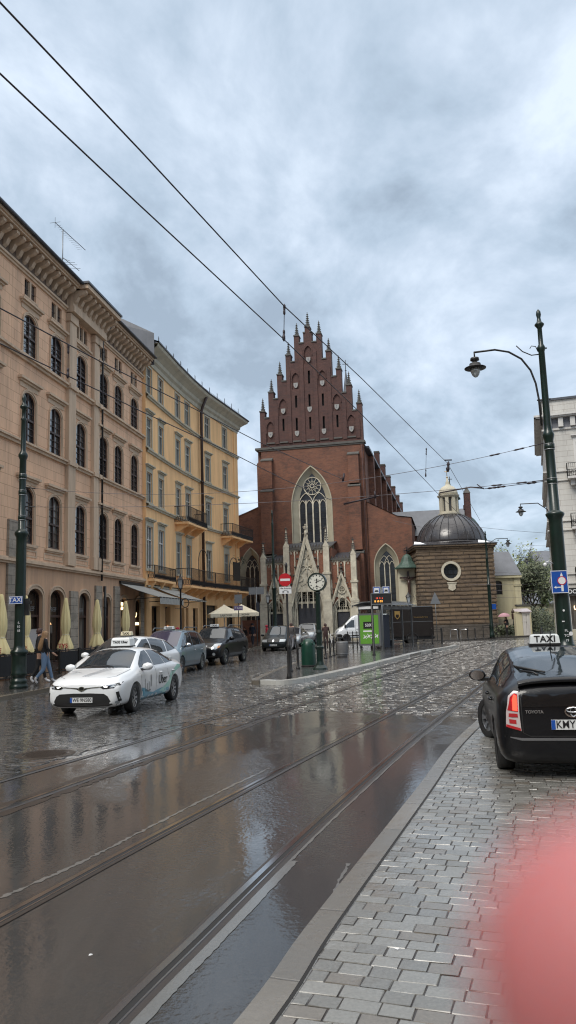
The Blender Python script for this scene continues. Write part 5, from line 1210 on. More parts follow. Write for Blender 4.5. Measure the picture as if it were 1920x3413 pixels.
# ------------------------------------------------------------------ convent building, walls and gate pier
cv = thing('convent_building', (19.75, 76.2, .2), 0, 'pale yellow building with a steep grey roof right of the stone chapel', 'building')
t = MB(); t.panel([(-.3, 0), (-.3, 5.95), (2.85, 5.95), (2.85, 0)], [arch(.72, .37, 4.1, 5.2, .25)], 0, .2); t.box(-.28, 2.83, .3, 8, 0, 5.95); t.box(2.28, 2.9, -.08, .3, 0, 5.9); t.obj('wall', m_yellow, cv)
t = MB(); t.add([(-.4, -.35, 5.95), (3.0, -.35, 5.95), (2.95, 3.4, 8.6), (-.4, 3.4, 8.6), (3.0, 8, 5.95), (-.4, 8, 5.95)], [(0, 1, 2, 3), (3, 2, 4, 5), (1, 4, 2)]); t.obj('roof', m_roofg, cv)
t = MB(); t.box(-.35, 3.0, -.3, .01, 5.7, 5.92); t.box(2.2, 2.98, -.16, .01, 4.9, 5.0); t.obj('cornice', m_yellow, cv)
t = MB(); t.ring(arch(.72, .37, 4.1, 5.2, .25, 8), inset(arch(.72, .37, 4.1, 5.2, .25, 8), .05, .72, 4.5), .12, .18); wo = t.obj('window', m_frameA, cv); t = MB(); P = arch(.72, .37, 4.1, 5.2, .25, 8); t.add([(x, .19, z) for x, z in P], [tuple(range(len(P)))]); t.obj('pane', m_glassc, wo)
t = MB(); t.box(-.3, 2.9, -.2, .005, 0, 1.7); t.obj('plinth', m_stonej, cv)
wl = thing('garden_wall', (21.8, 75.0, .2), 0, 'old stone garden wall between the pale yellow building and the gate pier', 'wall')
t = MB(); t.box(0, 1.3, 0, .5, 0, 2.9); t.obj('wall_face', m_yellow, wl); t = MB(); t.box(-.05, 1.35, -.1, .6, 2.9, 3.05); t.obj('wall_cap', m_capst, wl)
gp = thing('gate_pier', (20.95, 70.6, .3), 0, 'white classical gate pier with twin pilasters and a tiled cap beside the tracks', 'gate pier')
t = MB(); t.box(-.62, -.02, 0, .6, 0, 2.1); t.obj('side_wall', m_yellow, gp)
t = MB(); t.box(0, .66, -.05, .6, 0, .2); t.box(.0, .28, -.04, .55, .2, 1.95); t.box(.38, .64, -.04, .55, .2, 1.95); t.box(.2, .5, .02, .5, .2, 1.95); t.box(-.04, .7, -.1, .62, 1.95, 2.12); t.box(-.06, .34, -.06, .5, 1.3, 1.36); t.obj('pilaster', m_white2, gp)
t = MB(); t.box(-.12, .78, -.2, .7, 2.12, 2.2); t.add([(-.16, -.24, 2.2), (.84, -.24, 2.2), (.7, .7, 2.5), (-.6, .7, 2.5), (-.7, -.1, 2.25)], [(0, 1, 2, 3), (0, 3, 4)]); t.obj('cap', m_pale, gp)
# ------------------------------------------------------------------ white corner building on the right
wb = thing('white_corner_building', (19.9, 58.0, 0.15), az(109), 'white corner building with string courses, balconies and a dark shop front at the right edge', 'building')
wins = []
for z, h in ((13.0, 1.9), (8.95, 2.1), (5.0, 2.2)):
    for c in (2.75, 5.6, 8.4): wins.append((c, z, h))
t = MB(); t.panel([(0, 3.9), (0, 17.0), (14, 17.0), (14, 3.9)], [rect(c-.5, c+.5, z, z+h) for c, z, h in wins], 0, .22); t.add([(0, 0, 3.9), (-.35, 14, 3.9), (-.35, 14, 17), (0, 0, 17)], [(0, 1, 2, 3)]); t.box(.05, 13.9, .4, 13.8, 0, 16.9); t.obj('wall', m_white, wb)
t = MB()
for z in (12.7, 12.0, 8.9, 8.2, 4.9, 4.2):
    t.box(-.28, 14, -.12, .001, z, z+.1); t.add([(-.28, -.12, z), (-.28, -.12, z+.1), (-.63, 14, z+.1), (-.63, 14, z)], [(0, 1, 2, 3)]); t.add([(-.28, -.12, z), (-.63, 14, z), (-.3, 14, z), (.01, .01, z)], [(0, 1, 2, 3)])
for z, p in ((15.95, .12), (16.9, .5), (17.0, .62)): t.box(-p, 14, -p, .002, z, z+.14); t.add([(-p, -p, z), (-p, -p, z+.14), (-p-.35, 14, z+.14), (-p-.35, 14, z)], [(0, 1, 2, 3)]); t.add([(-p, -p, z), (-p-.35, 14, z), (-.3, 14, z), (0, 0, z)], [(0, 1, 2, 3)])
t.obj('string_course', m_white2, wb)
t = MB(); t.box(.02, 14, .5, 13, 17.14, 18.45); t.obj('parapet_wall', m_white, wb); t = MB(); t.box(-.12, 14, .36, 13.2, 18.45, 18.62); t.obj('roof_edge', m_roofd, wb)
t = MB()
for k in range(16): x = .25+k*.86; t.box(x, x+.36, -.34, -.001, 16.15, 16.85)
t.obj('cornice_bracket', m_white2, wb); t = MB(); t.box(0, 14, -.04, .003, 16.1, 16.9); t.obj('frieze', m_greyc, wb)
pw = rect_window(.5, 1.9, m_frameW, m_glass, m_white2, hood=True, hoodz=.55, trimw=.2)
for c, z, h in wins: place(pw, (c, 0, z), wb)
for chd in list(pw.children): bpy.data.objects.remove(chd)
bpy.data.objects.remove(pw)
for z in (12.15, 8.35, 4.35):
    for x0, x1 in ((1.45, 4.0), (7.1, 9.7)):
        t = MB(); t.box(x0, x1, -1.0, .01, z-.16, z); t.box(x0+.2, x0+.5, -.6, .01, z-.6, z-.16); t.box(x1-.5, x1-.2, -.6, .01, z-.6, z-.16); bo = t.obj('balcony', m_white2, wb)
        r = MB()
        for a, b in (((x0, -.97), (x1, -.97)), ((x0, -.97), (x0, 0)), ((x1, -.97), (x1, 0))):
            L_ = math.hypot(a[0]-b[0], a[1]-b[1]); n = int(L_/.14)
            for zz in (z+.05, z+.5, z+1.0): r.tube([(a[0], a[1], zz), (b[0], b[1], zz)], .022, 4)
            for k in range(n+1): x = a[0]+(b[0]-a[0])*k/n; y = a[1]+(b[1]-a[1])*k/n; r.tube([(x, y, z), (x, y, z+1.0)], .012 if k % 6 else .03, 4, cap=False); 
            for k in range(0, n-2, 3): x = a[0]+(b[0]-a[0])*(k+.5)/n; y = a[1]+(b[1]-a[1])*(k+.5)/n; x2 = a[0]+(b[0]-a[0])*(k+3)/n; y2 = a[1]+(b[1]-a[1])*(k+3)/n; r.tube([(x, y, z+.05), (x2, y2, z+.5)], .015, 4, cap=False); r.tube([(x, y, z+.5), (x2, y2, z+.05)], .015, 4, cap=False)
        r.obj('railing', m_iron, bo)
t = MB(); t.panel([(0, .8), (0, 3.9), (14, 3.9), (14, .8)], [rect(.9, 3.4, .85, 3.3), rect(4.2, 7, .85, 3.3)], .0, .3); t.add([(0, 0, 0), (-.35, 14, 0), (-.35, 14, 3.9), (0, 0, 3.9)], [(0, 1, 2, 3)]); t.obj('ground_floor_wall', m_white, wb)
t = MB(); t.box(-.04, .9, -.06, .3, -.1, .82); t.box(.9, 14, -.03, .3, -.1, .82); t.obj('plinth', m_stonej, wb)
t = MB(); t.box(.9, 3.4, .28, .34, .85, 3.3); t.box(4.2, 7, .28, .34, .85, 3.3); t.obj('shop_window', m_shopg, wb)
t = MB(); t.box(.65, 7.2, -.12, -.005, 3.32, 3.88); so_ = t.obj('shop_fascia', m_black, wb); ginst('lettering', upright(text_mesh('DON', .42, m_signw, .01, .008, 'LEFT')), so_, (.8, -.135, 3.6))
t = MB(); t.ring([(.42+.3*math.cos(2*PI*k/16), 3.62+.33*math.sin(2*PI*k/16)) for k in range(16)], [(.42+.25*math.cos(2*PI*k/16), 3.62+.28*math.sin(2*PI*k/16)) for k in range(16)], -.2, -.12); t.disc((.42, 3.62), .26, -.16, 0, 16); t.obj('round_sign', m_ink, wb)
ginst('neon_sign', upright(text_mesh('UN', .4, m_neon, .01, .008, 'LEFT')), wb, (1.12, .2, 2.4))
t = MB(); t.box(1.3, 1.55, .2, .27, 1.0, 1.7); t.obj('poster', m_signw, wb)
# ------------------------------------------------------------------ far street end
def far_house(x0, x1, Y, h, rh, mw, mr, label, wn):
    e = thing('far_house', (x0, Y, .3), 0, label, 'building'); w = x1-x0
    t = MB(); hs = [rect(.8+k*2.2, 1.7+k*2.2, z, z+1.5) for k in range(max(1, int((w-1)/2.2))) for z in ([1.4, 4.8, 8.0][:wn])]
    hs = [q for q in hs if q[2][0] < w-.2]
    t.panel([(0, -.4), (0, h), (w, h), (w, -.4)], hs, 0, .2); t.box(.02, w-.02, .3, 9, -.4, h-.02); t.obj('wall', mw, e)
    t = MB()
    for q in hs: t.add([(a, .19, b) for a, b in q], [(0, 1, 2, 3)]); m_ = (q[0][0]+q[2][0])/2; t.box(m_-.04, m_+.04, .12, .185, q[0][1], q[1][1], 1)
    t.obj('window', [m_glass, m_frameW], e)
    t = MB(); t.add([(-.4, -.4, h-.05), (w+.4, -.4, h-.05), (w, 4.5, h+rh), (0, 4.5, h+rh), (w+.4, 9.4, h-.05), (-.4, 9.4, h-.05)], [(0, 1, 2, 3), (3, 2, 4, 5), (0, 3, 5), (1, 4, 2)]); t.obj('roof', mr, e)
far_house(33.5, 45, 108, 3.6, 2.2, m_yellow, m_roofg, 'low pale yellow house with a grey roof at the far end of the street', 1)
far_house(36.5, 40.5, 126, 8.2, 2.0, m_brickr, m_roofg, 'red-walled house showing behind the trees at the far street end', 2)
far_house(41.5, 62, 128, 10, 3, m_white, m_roofg, 'pale grey house far beyond the trees, right of the red-walled one', 3)
far_house(10, 30, 120, 6, 2.5, m_yellow, m_roofg, 'yellow convent wing hidden far behind the chapel', 2)
far_house(-60, -12, 112, 15, 3, m_wallA2, m_roofd, 'peach house row far behind the corner house', 3)
# ------------------------------------------------------------------ trees
m_bark = worn('bark', (.075, .06, .048), (.03, .026, .022), .9, 5, .6, .4)
def leafmat(name, c1, c2):
    t = MT(name); v = t.co(); t.set('Base Color', t.mix(t.noise(v, 1.3, 3), c1, c2)); t.set('Roughness', .6); return t.m
m_leafy = leafmat('young_spring_leaves', (.12, .15, .045), (.20, .23, .08)); m_leafd = leafmat('dull_green_leaves', (.055, .07, .035), (.11, .125, .065))
def tree(loc, H, spread, nleaf, mleaf, label, seed, cat='tree', levels=5, lean=0, r0=None, leafsz=.16, low=.3):
    rnd = random.Random(seed); e = thing(cat.replace(' ', '_'), loc, 0, label, cat)
    tr = MB(); br = MB(); tips = []
    r0 = r0 or H*.018
    def grow(p, d, L, r, lv):
        n = 3; pts = [p]; q = p.copy(); dd = d.copy()
        for k in range(n):
            dd = (dd+Vector((rnd.gauss(0, .13), rnd.gauss(0, .13), rnd.uniform(0, .1)))).normalized(); q = q+dd*L/n; pts.append(q.copy())
        (tr if lv == 0 else br).tube(pts, [r*(1-.5*k/n) for k in range(n+1)], 7 if lv < 2 else (4 if lv < 4 else 3), cap=False)
        if lv >= 2: tips.extend(pts[1:])
        if lv < levels:
            m_ = rnd.choice((2, 3, 3)) if lv else 4
            for _ in range(m_):
                a = rnd.uniform(0, 2*PI); t_ = rnd.uniform(.35, .95) if lv else rnd.uniform(.55, 1.0); ang = rnd.uniform(.35, .85)*(spread)
                ax = dd.orthogonal().normalized(); ax.rotate(Matrix.Rotation(a, 3, dd)); nd = (dd*math.cos(ang)+ax*math.sin(ang)); nd.z += .12; nd.normalize()
                i = min(n-1, int(t_*n)); pp = pts[i].lerp(pts[i+1], t_*n-i); grow(pp, nd, L*rnd.uniform(.6, .8), r*.5, lv+1)
            grow(pts[-1], dd, L*.72, r*.55, lv+1)
    grow(Vector((0, 0, -.2)), Vector((lean, 0, 1)).normalized(), H*low, r0, 0)
    tr.obj('trunk', m_bark, e); br.obj('crown_branches', m_bark, e)
    if nleaf:
        lf = MB(); vs = []; fs = []
        for _ in range(nleaf):
            c = rnd.choice(tips)+Vector((rnd.gauss(0, .3), rnd.gauss(0, .3), rnd.gauss(0, .3))); s_ = leafsz*rnd.uniform(.6, 1.5)
            a = Vector((rnd.gauss(0, 1), rnd.gauss(0, 1), rnd.gauss(0, 1))).normalized()*s_; b = a.orthogonal().normalized()*s_*.6
            i = len(vs); vs += [c-a, c+b, c+a, c-b]; fs.append((i, i+1, i+2, i+3))
        lf.add(vs, fs); lf.obj('crown', mleaf, e)
    return e
def tp(px, Y): q = atY(px, 2100, Y); return (q.x, Y, G(Y))
tree(tp(1665, 104), 13.5, 1.0, 0, None, 'bare grey tree showing above the pale yellow building roof', 3, low=.3)
tree(tp(1722, 100), 13.0, .9, 900, m_leafy, 'bare tree with first yellow-green buds right of the grey convent roof', 5)
tree(tp(1765, 92), 10.5, .95, 4200, m_leafd, 'dull green bushy tree directly right of the convent wall', 8)
tree(tp(1805, 96), 10.0, .95, 4200, m_leafy, 'light green spring tree beside the tram pole with the blue sign', 11)
tree(tp(1842, 104), 10.5, 1.0, 3000, m_leafd, 'darker tree behind the tram pole, partly hidden by the white building', 14)
tree((11.2, 69.0, .3), 6.4, .9, 0, None, 'small leafless tree in front of the crucifix', 21, r0=.07, low=.28)
def shrub(loc, w, h, n, mleaf, label, seed, cat='shrub'):
    rnd = random.Random(seed); e = thing('shrub', loc, 0, label, cat); st = MB()
    for k in range(9): a = rnd.uniform(0, 2*PI); st.tube([(0, 0, -.05), (math.cos(a)*w*.3, math.sin(a)*w*.3, h*.5), (math.cos(a)*w*.5, math.sin(a)*w*.5, h*.9)], .02, 4)
    st.obj('stem', m_bark, e); vs = []; fs = []
    for _ in range(n):
        a = rnd.uniform(0, 2*PI); r = w*.55*math.sqrt(rnd.random()); z = rnd.uniform(.05, 1)*h*(1-.5*(r/w)**2)*rnd.uniform(.75, 1.1)
        c = Vector((math.cos(a)*r, math.sin(a)*r, z)); s_ = .12*rnd.uniform(.6, 1.4); u = Vector((rnd.gauss(0, 1), rnd.gauss(0, 1), rnd.gauss(0, 1))).normalized()*s_; b = u.orthogonal().normalized()*s_*.6
        i = len(vs); vs += [c-u, c+b, c+u, c-b]; fs.append((i, i+1, i+2, i+3))
    f = MB(); f.add(vs, fs); f.obj('foliage', mleaf, e)
shrub(tp(1772, 82), 3.4, 2.8, 2600, m_leafd, 'dark rounded shrub right of the white gate pier', 31)
shrub(tp(1800, 88), 3.0, 2.2, 1800, m_leafd, 'lower dark shrub beside the street, left of the tram pole', 33)
shrub((20.3, 73.5, .3), 2.2, 1.1, 900, m_leafd, 'low brown hedge shrub in front of the pale yellow building', 35)
# ------------------------------------------------------------------ vehicles
def paint(name, col, metal=0.0, rough=.35, flake=False):
    t = MT(name); v = t.co(); t.set('Base Color', col); t.set('Metallic', metal); t.set('Roughness', rough); t.set('Coat Weight', 1.0 if col[0] > .05 else .45); t.set('Coat Roughness', .04); t.set('Specular IOR Level', .5 if col[0] > .05 else .15)
    x = t.n('ShaderNodeBump'); x.inputs['Strength'].default_value = .12; x.inputs['Distance'].default_value = .004; t.L.new(t.ramp(t.noise(v, 60, 2), [(.55, 0.0), (.7, 1.0)]), x.inputs['Height']); t.L.new(x.outputs[0], t.b.inputs['Coat Normal']); return t.m
pt_white = paint('white_car_paint', (.66, .68, .70)); pt_black = paint('black_car_paint', (.004, .004, .0055)); pt_blue = paint('grey_blue_car_paint', (.13, .19, .235), .3, .4)
pt_silver = paint('silver_car_paint', (.33, .35, .37), .4, .35); pt_dkgreen = paint('black_green_car_paint', (.014, .017, .018)); pt_brown = paint('dark_brown_truck_paint', (.012, .0095, .009), 0, .5); pt_clad = flat('grey_cladding', (.10, .10, .105), .5)
class Car:
    def __init__(s, name, loc, azim, label, paintm, L, stations, wheels, wr, scale=1.0, group=None, cat='car', ww=.21, archm=.045):
        s.e = thing(name, loc, az(azim), label, cat, group); s.e.scale = (scale,)*3; s.pm = paintm
        st = sorted(stations)
        def par(x):
            for i in range(len(st)-1):
                if st[i][0] <= x <= st[i+1][0]:
                    t = (x-st[i][0])/(st[i+1][0]-st[i][0]); return [st[i][k]+(st[i+1][k]-st[i][k])*t for k in range(1, 6)]
            return list(st[0][1:] if x < st[0][0] else st[-1][1:])
        x0, x1 = st[0][0], st[-1][0]; N = int((x1-x0)/.075); xs = [x0+(x1-x0)*i/N for i in range(N+1)]
        raw = [par(x) for x in xs]; P = []
        for i in range(N+1):
            if i in (0, N): P.append(raw[i]); continue
            a, b, c = raw[max(i-1, 0)], raw[i], raw[min(i+1, N)]; P.append([(a[k]+2*b[k]+c[k])/4 for k in range(5)])
        rings = []
        for x, (zb, zm, zt, w, wt) in zip(xs, P):
            zl = zb+.12; gh = zt-zm
            half = [(0, zb), (w*.72, zb), (w-.05, zb+.05), (w-.012, zl+.05), (w, zb+(zm-zb)*.55), (w-.004, zm-.12*min(1, (zm-zb))), (w-.03, zm-.02), (w-.055-(w-.055-wt)*.12, zm+gh*.12), (w-.055-(w-.055-wt)*.55, zm+gh*.55), (wt+.015, zt-min(.10, gh*.35)), (wt-.05, zt-min(.03, gh*.12)), (wt*.62, zt+.008), (0, zt+.022)]
            rings.append([Vector((x, y, z)) for y, z in half]+[Vector((x, -y, z)) for y, z in half[-2:0:-1]])
        n = len(rings[0]); vs = [v for r in rings for v in r]; m = len(rings)
        fs = [(i*n+k, i*n+(k+1) % n, (i+1)*n+(k+1) % n, (i+1)*n+k) for i in range(m-1) for k in range(n)]+[tuple(range(n)), tuple(range((m-1)*n, m*n))]
        me = bpy.data.meshes.new('b'); me.from_pydata([tuple(v) for v in vs], [], fs); me.materials.append(paintm); me.materials.append(m_dark)
        bm = bmesh.new(); bm.from_mesh(me); bmesh.ops.recalc_face_normals(bm, faces=bm.faces); bm.to_mesh(me); bm.free()
        o = bpy.data.objects.new('body', me); link(o)
        sub = o.modifiers.new('s', 'SUBSURF'); sub.levels = 1; sub.render_levels = 1
        s.bvh0 = None; cut = MB(); 
        for wx in wheels:
            for sg in (-1, 1):
                vs2 = []; R_ = wr+archm; k = 28
                for yy in (.52, 1.6):
                    vs2 += [(wx+R_*math.cos(2*PI*a/k), sg*yy, wr+R_*math.sin(2*PI*a/k)) for a in range(k)]
                cut.add(vs2, [(a, (a+1) % k, (a+1) % k+k, a+k) for a in range(k)]+[tuple(range(k)), tuple(range(k, 2*k))])
        co = cut.obj('cutter', m_dark); bo = o.modifiers.new('c', 'BOOLEAN'); bo.operation = 'DIFFERENCE'; bo.solver = 'EXACT'; bo.object = co
        dg = bpy.context.evaluated_depsgraph_get(); dg.update(); me2 = bpy.data.meshes.new_from_object(o.evaluated_get(dg)); 
        for p in me2.polygons:
            c = p.center; dark = False
            for wx in wheels:
                if math.hypot(c.x-wx, c.z-wr) < wr+archm+.004 and math.hypot(c.x-wx, c.z-wr) > 0:
                    dark = True
            if dark and abs(c.y) < 3: 
                nn = p.normal
                if abs(abs(c.y)-.52) < .01 or (abs(math.hypot(c.x-wx, c.z-wr)-(wr+archm)) < .01) or any(abs(math.hypot(c.x-w_, c.z-wr)-(wr+archm)) < .02 for w_ in wheels) and abs(nn.y) < .5: p.material_index = 1
            if c.z < st[len(st)//2][1]+.04: p.material_index = 1
            p.use_smooth = True
        me2.materials.clear(); me2.materials.append(paintm); me2.materials.append(m_dark)
        bpy.data.objects.remove(o); bpy.data.objects.remove(co)
        s.body = bpy.data.objects.new('body', me2); link(s.body, s.e)
        s.bvh = BVHTree.FromPolygons([v.co.copy() for v in me2.vertices], [tuple(p.vertices) for p in me2.polygons])
        try: me2.set_sharp_from_angle(angle=R(38))
        except Exception: pass
        s.wheels = wheels; s.wr = wr; s.ww = ww; s.w = max(q[4] for q in st)
    def hit(s, o, d):
        r = s.bvh.ray_cast(Vector(o), Vector(d)); return (r[0], r[1]) if r[0] is not None else (None, None)
    AX = {'L': (Vector((1, 0, 0)), Vector((0, 0, 1)), Vector((0, 4, 0)), Vector((0, -1, 0))), 'R': (Vector((1, 0, 0)), Vector((0, 0, 1)), Vector((0, -4, 0)), Vector((0, 1, 0))),
          'F': (Vector((0, 1, 0)), Vector((0, 0, 1)), Vector((6, 0, 0)), Vector((-1, 0, 0))), 'B': (Vector((0, 1, 0)), Vector((0, 0, 1)), Vector((-6, 0, 0)), Vector((1, 0, 0))),
          'T': (Vector((1, 0, 0)), Vector((0, 1, 0)), Vector((0, 0, 4)), Vector((0, 0, -1)))}
    def decal(s, name, mode, pts, mat, off=.006, parent=None, maxl=.13, thick=0.0):
        if isinstance(mode, str): a, b, o, d = s.AX[mode]
        else: a, b, o, d = mode
        tr = tessellate_polygon([[Vector((p[0], p[1], 0)) for p in pts]]); tris = [[Vector((pts[i][0], pts[i][1])) for i in t] for t in tr]; out = []
        while tris:
            t = tris.pop(); e = [(t[(i+1) % 3]-t[i]).length for i in range(3)]; k = e.index(max(e))
            if e[k] > maxl:
                m_ = (t[k]+t[(k+1) % 3])/2; tris += [[t[k], m_, t[(k+2) % 3]], [m_, t[(k+1) % 3], t[(k+2) % 3]]]
            else: out.append(t)
        mb = MB(); cache = {}; vs = []; fs = []
        def P(q):
            key = (round(q.x, 4), round(q.y, 4))
            if key in cache: return cache[key]
            h, nn = s.hit(o+a*q.x+b*q.y, d)
            if h is None: cache[key] = None; return None
            if nn.dot(d) > 0: nn = -nn
            vs.append(h+nn*off); cache[key] = len(vs)-1; return cache[key]
        for t in out:
            ii = [P(q) for q in t]
            if None not in ii: fs.append(ii)
        if not fs: return None
        mb.add(vs, fs, 0, True); return mb.obj(name, mat, parent or s.e)
    def both(s, name, pts, mat, **k):
        for m_ in ('L', 'R'): s.decal(name, m_, pts, mat, **k)
    def mirror_y(s, name, mode, pts, mat, **k):
        s.decal(name, mode, pts, mat, **k); s.decal(name, mode, [(p[0], -p[1]) if mode == 'T' else (-p[0], p[1]) for p in pts], mat, **k)
    def line(s, mode, pts, w=.012, mat=None, name='panel_gap', off=.004):
        P = []; 
        for i, p in enumerate(pts):
            a = pts[max(i-1, 0)]; b = pts[min(i+1, len(pts)-1)]; t = Vector((b[0]-a[0], b[1]-a[1])).normalized(); P.append((p[0]-t.y*w/2, p[1]+t.x*w/2))
        Q = []
        for i, p in enumerate(pts):
            a = pts[max(i-1, 0)]; b = pts[min(i+1, len(pts)-1)]; t = Vector((b[0]-a[0], b[1]-a[1])).normalized(); Q.append((p[0]+t.y*w/2, p[1]-t.x*w/2))
        return s.decal(name, mode, P+Q[::-1], mat or m_black, off=off)
    def wheelset(s, rimm, spokes=10, steer=0.0, rimr=.68, dark=False):
        for wx in s.wheels:
            for sg in (-1, 1):
                r = s.wr; t = MB(); prof = [(r*.66, -s.ww/2+.02), (r*.93, -s.ww/2), (r, -s.ww/2+.03), (r, s.ww/2-.03), (r*.93, s.ww/2), (r*.66, s.ww/2-.02)]
                n = 28; vs = []
                for rr, y in prof: vs += [(rr*math.cos(2*PI*k/n), y, rr*math.sin(2*PI*k/n)) for k in range(n)]
                t.add(vs, [(i*n+k, i*n+(k+1) % n, (i+1)*n+(k+1) % n, (i+1)*n+k) for i in range(5) for k in range(n)], 0, True)
                wo = t.obj('wheel', m_tyre, s.e, loc=(wx, sg*(s.w-s.ww/2-.015), r), rz=steer if wx > 0 else 0)
                q = MB(); yo = sg*(s.ww/2-.03); R2 = r*rimr
                def circ(rr, y): return [(rr*math.cos(2*PI*k/n), y, rr*math.sin(2*PI*k/n)) for k in range(n)]
                q.add(circ(R2, yo)+circ(R2*.9, yo)+circ(R2*.86, yo-sg*.09), [(k, (k+1) % n, (k+1) % n+n, k+n) for k in range(n)]+[(k+n, (k+1) % n+n, (k+1) % n+2*n, k+2*n) for k in range(n)])
                q.add(circ(R2*.9, yo-sg*.1), [tuple(range(n))], 1)
                for k in range(spokes):
                    a = 2*PI*k/spokes; da = .13 if spokes > 8 else .2
                    p_ = [(R2*.16*math.cos(a-da*2), yo-sg*.03, R2*.16*math.sin(a-da*2)), (R2*.16*math.cos(a+da*2), yo-sg*.03, R2*.16*math.sin(a+da*2)), (R2*.92*math.cos(a+da), yo-sg*.005, R2*.92*math.sin(a+da)), (R2*.92*math.cos(a-da), yo-sg*.005, R2*.92*math.sin(a-da))]
                    p2 = [(x, y-sg*.03, z) for x, y, z in p_]; q.add(p_+p2, [(0, 1, 2, 3), (0, 3, 7, 4), (1, 2, 6, 5)])
                q.add([(R2*.22*math.cos(2*PI*k/12), yo-sg*.0, R2*.22*math.sin(2*PI*k/12)) for k in range(12)], [tuple(range(12))])
                q.obj('rim', [rimm, m_dark], wo)
    def mirror(s, x, z, mat, sz=(.12, .13, .095), y=None, glass='B'):
        for sg in (-1, 1):
            h, _ = s.hit((x, sg*4, z-.06), (0, -sg, 0)); yy = abs(h.y) if h else s.w
            m_ = MB(); m_.M = Matrix.Translation((x, sg*(yy+.16), z)); rows = []
            for t_ in (-1, -.7, 0, .7, 1):
                r = math.sqrt(max(0, 1-t_*t_*.96)); rows.append([(sz[0]*.75*math.cos(a)*r-.0, t_*sz[1], sz[2]*math.sin(a)*r) for a in [2*PI*k/12 for k in range(12)]])
            vs = [v for r in rows for v in r]; m_.add(vs, [(i*12+k, i*12+(k+1) % 12, (i+1)*12+(k+1) % 12, (i+1)*12+k) for i in range(4) for k in range(12)]+[tuple(range(12)), tuple(range(48, 60))], 0, True)
            m_.box(-.05, .03, -.17*1 if sg > 0 else -.0, .0 if sg > 0 else .17, -.09, -.04, 1)
            mo = m_.obj('wing_mirror', [mat, m_black], s.e); g_ = MB(); g_.M = Matrix.Translation((x-sz[0]*.78, sg*(yy+.165), z)); g_.add([(0, sz[1]*.8*math.cos(a), sz[2]*.75*math.sin(a)) for a in [2*PI*k/14 for k in range(14)]], [tuple(range(14))]); g_.obj('mirror_glass', m_chrome, mo)
    def handles(s, xs, z, mat):
        for x in xs:
            for sg in (-1, 1):
                h, _ = s.hit((x, sg*4, z), (0, -sg, 0))
                if h: m_ = MB(); m_.M = Matrix.Translation((x, h.y+sg*.018, z)); m_.tube([(-.1, -sg*.015, 0), (-.06, sg*.01, 0), (.06, sg*.01, 0), (.1, -sg*.015, 0)], .016, 6); m_.obj('door_handle', mat, s.e)
    def plate(s, end, txt, z, y=0.0, size=.085, w=.52, holder=True):
        a, b, o, d = s.AX[end]; h, _ = s.hit(o+Vector((0, y, z)), d); sg = 1 if end == 'F' else -1; X = h.x+sg*.02
        t = MB(); t.box(X-.012, X+.004, y-w/2, y+w/2, z-.056, z+.056); po_ = t.obj('number_plate', m_plate, s.e)
        t = MB(); bl = (y+w/2-.045, y+w/2) if end == 'B' else (y-w/2, y-w/2+.045); t.box(X-.013 if sg < 0 else X+.002, X-.010 if sg < 0 else X+.007, bl[0], bl[1], z-.054, z+.054) if sg > 0 else t.box(X-.015, X-.0125, bl[0], bl[1], z-.054, z+.054); t.obj('blue_strip', m_blue, po_)
        me = upright(text_mesh(txt, size*1.25, m_ink, .001, .001, sx=.86))
        ginst('plate_text', me, po_, (X+sg*.008 if sg > 0 else X-.016, y+(.02 if sg > 0 else -.02), z), (0, 0, R(90) if sg > 0 else R(-90))); return X
    def taxi(s, x, mat, txt='TAXI', w=.34, h=.11, d=.16, size=.1, facing=1, base=True, y=0.0):
        hh, _ = s.hit((x, y, 4), (0, 0, -1)); z = hh.z+.01
        t = MB(); vs = []
        for zz, k in ((0, 1.0), (h*.8, .94), (h, .82)): vs += [(x-d/2*k, y-w/2*k, z+.02+zz), (x+d/2*k, y-w/2*k, z+.02+zz), (x+d/2*k, y+w/2*k, z+.02+zz), (x-d/2*k, y+w/2*k, z+.02+zz)]
        t.add(vs, [(i*4+k, i*4+(k+1) % 4, (i+1)*4+(k+1) % 4, (i+1)*4+k) for i in range(2) for k in range(4)]+[(8, 9, 10, 11), (0, 1, 2, 3)]); t.box(x-d/2-.01, x+d/2+.01, y-w/2-.01, y+w/2+.01, z-.01, z+.02, 1)
        so_ = t.obj('taxi_roof_sign', [mat, m_black], s.e); me = upright(text_mesh(txt, size, m_ink, .001, .003))
        for sg in ((1, -1)): ginst('sign_lettering', me, so_, (x+sg*(d/2+.001), y, z+.02+h*.45), (R(0), R(0), R(90)*sg))
        return so_
def glasshouse(c, sides, ws, rw=None, gm=None, wsm=None):
    gm = gm or m_carglass
    c.decal('windscreen', 'T', ws, wsm or gm, off=.005)
    if rw: c.decal('rear_window', 'T', rw, gm, off=.005)
    for p in sides: c.both('side_window', p, gm, off=.005)
# --- white sedan with ride-hailing livery
ST_sedan = [(-2.31, .38, .74, .86, .68, .55), (-2.24, .30, .86, .98, .79, .64), (-2.0, .20, .95, 1.06, .86, .68), (-1.62, .18, .97, 1.10, .885, .66), (-1.0, .18, .955, 1.34, .89, .60), (-.6, .18, .95, 1.405, .89, .59), (0, .18, .94, 1.435, .89, .59), (.35, .18, .93, 1.41, .89, .59), (.52, .18, .92, 1.37, .89, .60), (1.25, .18, .88, .985, .89, .76), (1.6, .18, .80, .93, .888, .74), (1.95, .18, .76, .87, .878, .72), (2.15, .18, .70, .81, .86, .68), (2.26, .20, .64, .76, .80, .62), (2.31, .26, .58, .70, .70, .54)]
c = Car('taxi_car', (-4.32, 19.95, .02), 190.5, 'white ride-hailing sedan taxi with blue and mint swooshes, its headlights lit', pt_white, 4.62, ST_sedan, (-1.36, 1.34), .325, scale=1.02)
